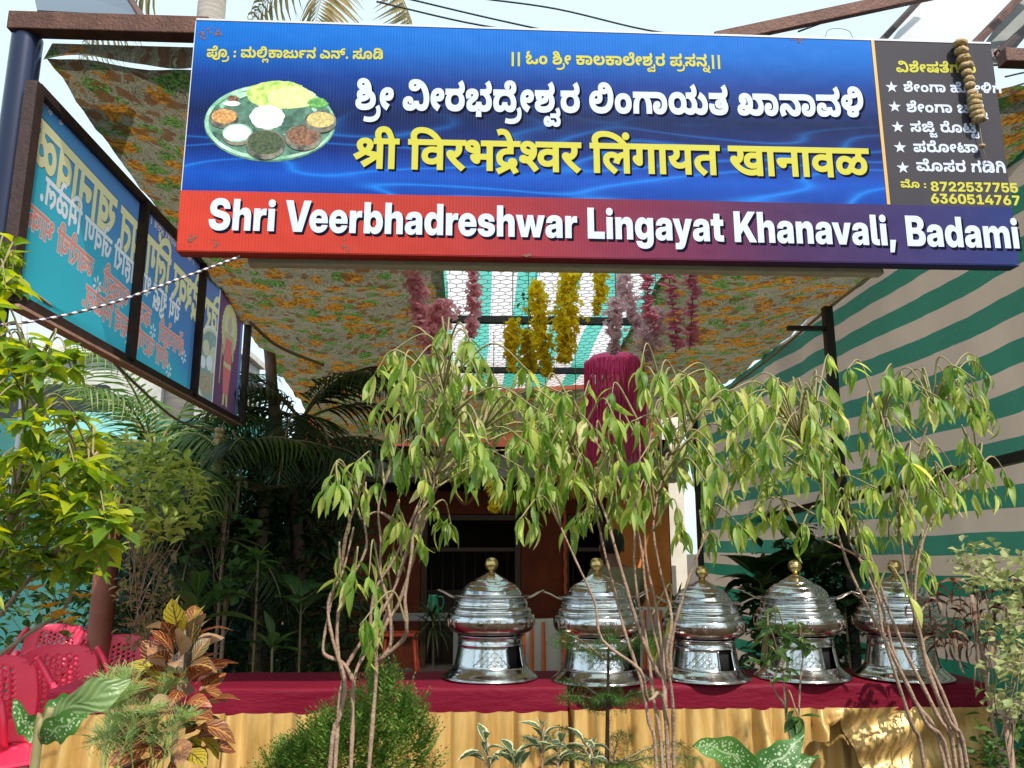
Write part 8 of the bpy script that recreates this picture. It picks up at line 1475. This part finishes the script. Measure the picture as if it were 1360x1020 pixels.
bushy('aralia', 'pale green aralia shrub at the right edge before the striped net', 'plant', [(1290, 770), (1330, 720), (1375, 740), (1385, 900), (1345, 960), (1310, 930), (1325, 860)], 3.1, LF_PALE, [leaf_t(.8, .3, .2, 3, .6, .15), leaf_t(.65, .6, .3, 3, .6, .1)], .045, 520, 101, .15, limit=200)
bushy('aralia', 'sprig of pale green leaves at the top right of the curled purple plant', 'plant', [(1255, 730), (1290, 725), (1330, 735), (1300, 765), (1270, 750)], 3.3, LF_PALE, [leaf_t(.7, .3, .2, 3, .6, .15)], .045, 60, 102, .08, stem=False)
shrub('young_shrub', 'small shrub with thin upright twigs before the fourth pot', 'plant', [[.006, .002, (1055, 1020), (1045, 960), (1040, 880), (1045, 830)], [.005, .002, (1050, 980), (1030, 920), (1015, 885)], [.005, .002, (1062, 1020), (1062, 920), (1068, 860)]], [(1030, 835), (1015, 850), (1060, 838), (1035, 870), (1010, 878), (1070, 860), (1048, 850), (1050, 905), (1020, 835), (1062, 960), (1045, 890)], 2.9, T_OV, LF_MID, 103, .07, (6, 9), spread=1.0, upd=-.1)
bushy('low_foliage', 'low green plants along the bottom right under the pale aralia', 'plant', [(1310, 960), (1380, 950), (1385, 1050), (1300, 1050)], 3.6, LF_MID, T_OV, .07, 260, 104, .3)

# ================================================================== hanging flowers
def flower_t(n=5, w_=.7, cup=.5):
    V = []; F = []; U = []; T = leaf_t(w_, .6, .2, 2, .6)
    for k in range(n):
        M = frame((0, 0, 0), dirv(k*2*pi/n, cup), (0, 0, 1), 1.0); o = len(V); V += [M @ v for v in T[0]]; F += [tuple(i+o for i in f) for f in T[1]]; U += T[2]
    return V, F, U
FT = flower_t(); FT2 = flower_t(6, .9, .9)
def petalmat(name, a, c_):
    g = NG(name); ge = g.node('ShaderNodeNewGeometry'); c = g.mix(ge.outputs['Random Per Island'], a, c_); g.color(c); g.set(Roughness=.7); add_trans(g.m, c, None, .68); return g.m
PINK = petalmat('dusty pink blossom', (.92, .42, .50), (.97, .62, .66)); PALEP = petalmat('pale mauve blossom', (.88, .60, .68), (.95, .76, .80)); YELF = petalmat('yellow blossom', (.95, .70, .01), (.98, .86, .06)); ROSE = petalmat('rose pink blossom', (.95, .34, .50), (.97, .58, .68))
STRG = mat('green plastic stem', (.03, .10, .02), .6)
def garland(lab, path, Y, lm, width, n, seed, size=.026, big=False, group='hanging artificial flower strings', leaves=False):
    R_ = random.Random(seed); P = spline([PY(x, y, Y) for x, y in path], 8); t = thing('flower_string', lab, 'garland', P[0], group); b = MB(); top = P[0].copy(); top.z = zc(top.x, Y)-.05
    b.tube([top]+P, .003, 5); b.build('string', STRG, t)
    if big:
        m_ = tmesh(FT2, 'blossom', lm)
        for i in range(n):
            p = P[int(i/n*(len(P)-1))]; place(m_, frame(p+Vector((R_.gauss(0, width), R_.gauss(0, width), R_.gauss(0, .01))), dirv(R_.uniform(0, 6.28), R_.uniform(-.5, .5)), (0, -.5, 1), size), t, 'blossom')
    else:
        b = MB()
        for i in range(n):
            f_ = R_.random(); k = f_*(len(P)-1); j = min(len(P)-2, int(k)); p = P[j].lerp(P[j+1], k-j); wd = width*(.35+.65*sin(pi*min(1, f_*.85+.15)))
            b.tmpl(FT, frame(p+Vector((R_.gauss(0, wd), R_.gauss(0, wd), 0)), dirv(R_.uniform(0, 6.28), R_.uniform(-1, 1)), (R_.gauss(0, 1), R_.gauss(0, 1), 1), size*R_.uniform(.6, 1.2)))
        b.build('blossoms', lm, t, kind='stuff')
    return t
garland('dense dusty pink flower string, leftmost under the canopy', [(550, 362), (556, 400), (560, 450)], 4.6, PINK, .028, 330, 1)
garland('wide dusty pink flower bunch beside the leftmost string', [(588, 400), (578, 430), (572, 470)], 4.7, PINK, .05, 420, 2)
garland('thin dusty pink flower string crossing the striped net, left part', [(628, 352), (630, 400), (626, 448)], 4.6, PINK, .022, 240, 3)
garland('dusty pink flowers half hidden in the crown of the first tree', [(592, 490), (590, 510), (588, 530)], 5.0, PINK, .035, 220, 4)
garland('short yellow flower string, leftmost of the yellow ones', [(681, 425), (679, 460), (680, 492)], 4.7, YELF, .022, 220, 5)
garland('yellow flower string hanging from the near crossbar', [(712, 375), (716, 420), (722, 460), (728, 500)], 4.6, YELF, .032, 420, 6)
garland('low yellow flower bunch beside the first tree crown', [(702, 440), (700, 470), (704, 498)], 4.8, YELF, .035, 300, 7)
garland('broad yellow flower string in the middle, thickest of the yellow ones', [(757, 360), (754, 400), (752, 440), (748, 480)], 4.5, YELF, .038, 640, 8)
garland('short yellow flower string, rightmost of the yellow ones', [(798, 360), (797, 385), (793, 418)], 4.6, YELF, .018, 170, 9)
garland('yellow flowers in the shade below the crown of the first tree', [(655, 640), (660, 665), (656, 680)], 6.0, YELF, .03, 160, 10)
garland('pale mauve flower string right of the yellow flowers', [(818, 395), (818, 430), (815, 470)], 4.7, PALEP, .026, 240, 11)
garland('pale mauve flower string hanging aslant at the edge of the striped net', [(828, 360), (835, 400), (850, 440)], 4.8, PALEP, .03, 300, 12)
garland('pale mauve flower bunch above the magenta tassel', [(872, 410), (865, 445), (858, 480)], 4.7, PALEP, .036, 360, 13)
garland('rose pink petal string, left of the three large petalled ones', [(859, 356), (860, 385), (862, 415), (870, 440)], 4.4, ROSE, .014, 34, 14, .05, True)
garland('rose pink petal string, middle of the three large petalled ones', [(888, 362), (892, 400), (897, 440), (897, 468)], 4.4, ROSE, .016, 38, 15, .05, True)
garland('rose pink petal string, rightmost of the hanging flowers', [(915, 360), (920, 390), (918, 430), (916, 465)], 4.5, ROSE, .018, 38, 16, .05, True)
garland('pale mauve flowers in the shade left of the golden tassel', [(725, 600), (727, 630), (725, 660)], 6.2, PINK, .035, 220, 17)
bushy('leafy_vine', 'thin artificial vine hanging before the striped net among the flowers', 'vine', [(690, 380), (700, 380), (712, 430), (704, 450), (694, 420)], 4.7, LF_MID, [leaf_t(.6, .3, .2, 3, .5, .1)], .035, 46, 18, .02, stem=False)
def tassel(lab, px, y0_, y1_, Y, r, col, seed, cat='tassel', nm='fringed_tassel', steps=3):
    c = PY(px, y0_, Y); bt = PY(px, y1_, Y); R_ = random.Random(seed); t = thing(nm, lab, cat, c); m_ = mat(nm+str(seed)+' thread' if 0 else ('magenta thread' if seed == 1 else 'golden thread'), col, .6, trans=.45, col2=tuple(min(1, q*1.5) for q in col), var=.5, vscale=60)
    b = MB(); b.lathe([(0, c.z+.012), (r*.8, c.z+.01), (r, c.z-.03), (r, c.z-.06)], 28, (c.x, Y, 0)); b.build('cap', m_, t)
    b = MB(); H_ = c.z-bt.z
    for s in range(steps):
        zt_ = c.z-.03-H_*s/steps*.8; hh = H_*(.55 if s < steps-1 else .36); n = 260
        for k in range(n):
            a = 2*pi*k/n+R_.uniform(-.01, .01); rr = r*(1-.05*s)*R_.uniform(.92, 1.06); h_ = hh*R_.uniform(.85, 1.1)
            p0 = Vector((c.x+rr*cos(a), Y+rr*sin(a), zt_)); b.tube([p0, p0+Vector((R_.gauss(0, .006), R_.gauss(0, .006), -h_*.5)), p0+Vector((R_.gauss(0, .01), R_.gauss(0, .01), -h_))], [.0035, .003, .002], 3, cap=False)
    b.build('fringe', m_, t, kind='stuff'); b = MB(); b.tube([(c.x, Y, c.z), (c.x, Y, zc(c.x, Y)-.05)], .003, 5); b.build('string', STRG, t)
tassel('large magenta fringed tassel hanging behind the middle tree', 815, 476, 625, 5.6, .20, (1.0, .10, .32), 1)
tassel('golden brown fringed tassel hanging left of the magenta one', 765, 545, 668, 6.4, .155, (.70, .46, .10), 2)
# dried marigold garland over the sign
MG = mat('dried marigold', (.42, .27, .10), .95, 0, .7, 80, (.66, .50, .28), bump=1.0, bscale=260)
t = thing('marigold_garland', 'dried marigold garland hung over the right part of the signboard', 'garland', PY(1278, 55, YS-.03)); R_ = random.Random(5)
def mari(c, r, h, m_=MG, par=t):
    b = MB(); n = 22; rings = 5
    for k in range(rings):
        zz_ = c.z+h*(k/(rings-1)-.5); rr = r*(.72+.28*sin(pi*(k+.5)/rings))
        vs = [(c.x+rr*cos(a)*R_.uniform(.8, 1.12), c.y+rr*sin(a)*R_.uniform(.8, 1.12), zz_+R_.uniform(-.2, .2)*h*.5) for a in [2*pi*i/n for i in range(n)]]
        o_ = len(b.V); b.V += vs
        if k:
            for i in range(n): b.F.append((o_-n+i, o_-n+(i+1) % n, o_+(i+1) % n, o_+i)); b.M.append(0)
        else: b.F.append(tuple(o_+i for i in range(n-1, -1, -1))); b.M.append(0)
    b.F.append(tuple(len(b.V)-n+i for i in range(n))); b.M.append(0)
    return b.build('flower', m_, par)
pth = [(1275, 58), (1277, 68), (1280, 78), (1283, 88), (1284, 97), (1287, 106), (1288, 114), (1291, 124), (1294, 131), (1295, 138), (1296, 145), (1298, 152), (1300, 158)]
for i, (x, y) in enumerate(pth): mari(PY(x, y, YS-.028), .020 if i in (4, 5, 6, 7) else .027, .020)
mari(PY(1304, 194, YS-.02), .013, .010)
b = MB(); b.tube([PY(1270, 52, YS+.02)]+[PY(x, y, YS-.028) for x, y in pth]+[PY(1302, 175, YS-.02), PY(1305, 196, YS-.015), PY(1311, 216, YS-.01)], .0016, 5); b.build('thread', ROPE, t)
t = thing('marigold_garland', 'old dried garland hanging from the lower corner of the side signboard', 'garland', PY(294, 560, 5.6))
for i, y in enumerate(range(572, 650, 7)): mari(PY(292-(i % 3)+(-i*.4), y, 5.6), .034, .036, MG, t)
b = MB(); b.tube([PY(300, 555, 5.6), PY(292, 575, 5.6), PY(288, 650, 5.6)], .003, 5); b.build('thread', ROPE, t)

# ================================================================== ropes and wires
def rope(nm, lab, pts, r, m_, cat='rope', n=8): b = MB(); b.tube(spline(pts, n), r, 6); return tag(b.build(nm, m_), lab, cat)
STR = NG('black and white twisted cord'); u = STR.sep(STR.obj); k = STR.math('GREATER_THAN', STR.math('SINE', STR.math('ADD', STR.math('MULTIPLY', u[0], 130), STR.math('MULTIPLY', u[2], 260))), 0.1); STR.color(STR.mix(k, (.04, .03, .05), (.60, .52, .52)))
rope('twisted_cord', 'black and white twisted cord sagging from the left edge up to the signboard corner', [PY(-20, 434, 2.5), PY(60, 424, 2.55), PY(150, 402, 2.62), PY(250, 366, 2.72), PY(318, 341, 2.8)], .0045, STR.m)
rope('jute_rope', 'brown rope stretched from under the side signboard end into the dark palms', [PX(332, 428, XB+.1), PY(370, 460, 6), PY(430, 485, 6.3)], .012, ROPE)
rope('jute_rope', 'slack brown rope below the bottom rail of the side signboard', [PX(20, 372, XB+.05), PY(110, 440, 3.6), PY(180, 510, 4.4), PY(240, 560, 5.2), PY(300, 575, 5.8)], .008, ROPE)
rope('jute_rope', 'thin brown rope hanging from the far lower corner of the side signboard', [PX(309, 572, XB+.03), PY(320, 600, 5.7), PY(318, 640, 5.7), PY(312, 690, 5.7)], .010, ROPE)
WIRE = mat('black cable', (.01, .01, .012), .6)
for i, pts in enumerate((((500, 2), (620, 30), (720, 46)), ((540, -2), (650, 24), (760, 48)), ((640, -2), (740, 12), (860, 40), (960, 52)), ((1060, 42), (1160, 5), (1200, -15)), ((1330, 90), (1350, 84), (1375, 76)), ((1335, 102), (1352, 98), (1380, 92)), ((1338, 118), (1356, 112), (1380, 106)))):
    rope('cable', ['lower of two black cables crossing the sky above the left of the signboard', 'upper of two black cables crossing the sky above the left of the signboard', 'long thin black cable crossing the sky above the middle of the signboard', 'short black cable rising above the sloping rusty beam', 'top wire beyond the right end of the signboard', 'second wire beyond the right end of the signboard', 'lowest wire beyond the right end of the signboard'][i], [PY(x, y, 9 if i < 4 else 6) for x, y in pts], .012 if i < 4 else .008, WIRE, 'cable', 6)
rope('wire_loop', 'thin bent wire loop above the signboard, under the sloping rusty beam', [PY(1096, 50, 2.95), PY(1100, 40, 2.95), PY(1115, 38, 2.95), PY(1128, 42, 2.95), PY(1134, 54, 2.95)], .0012, WIRE, 'wire')
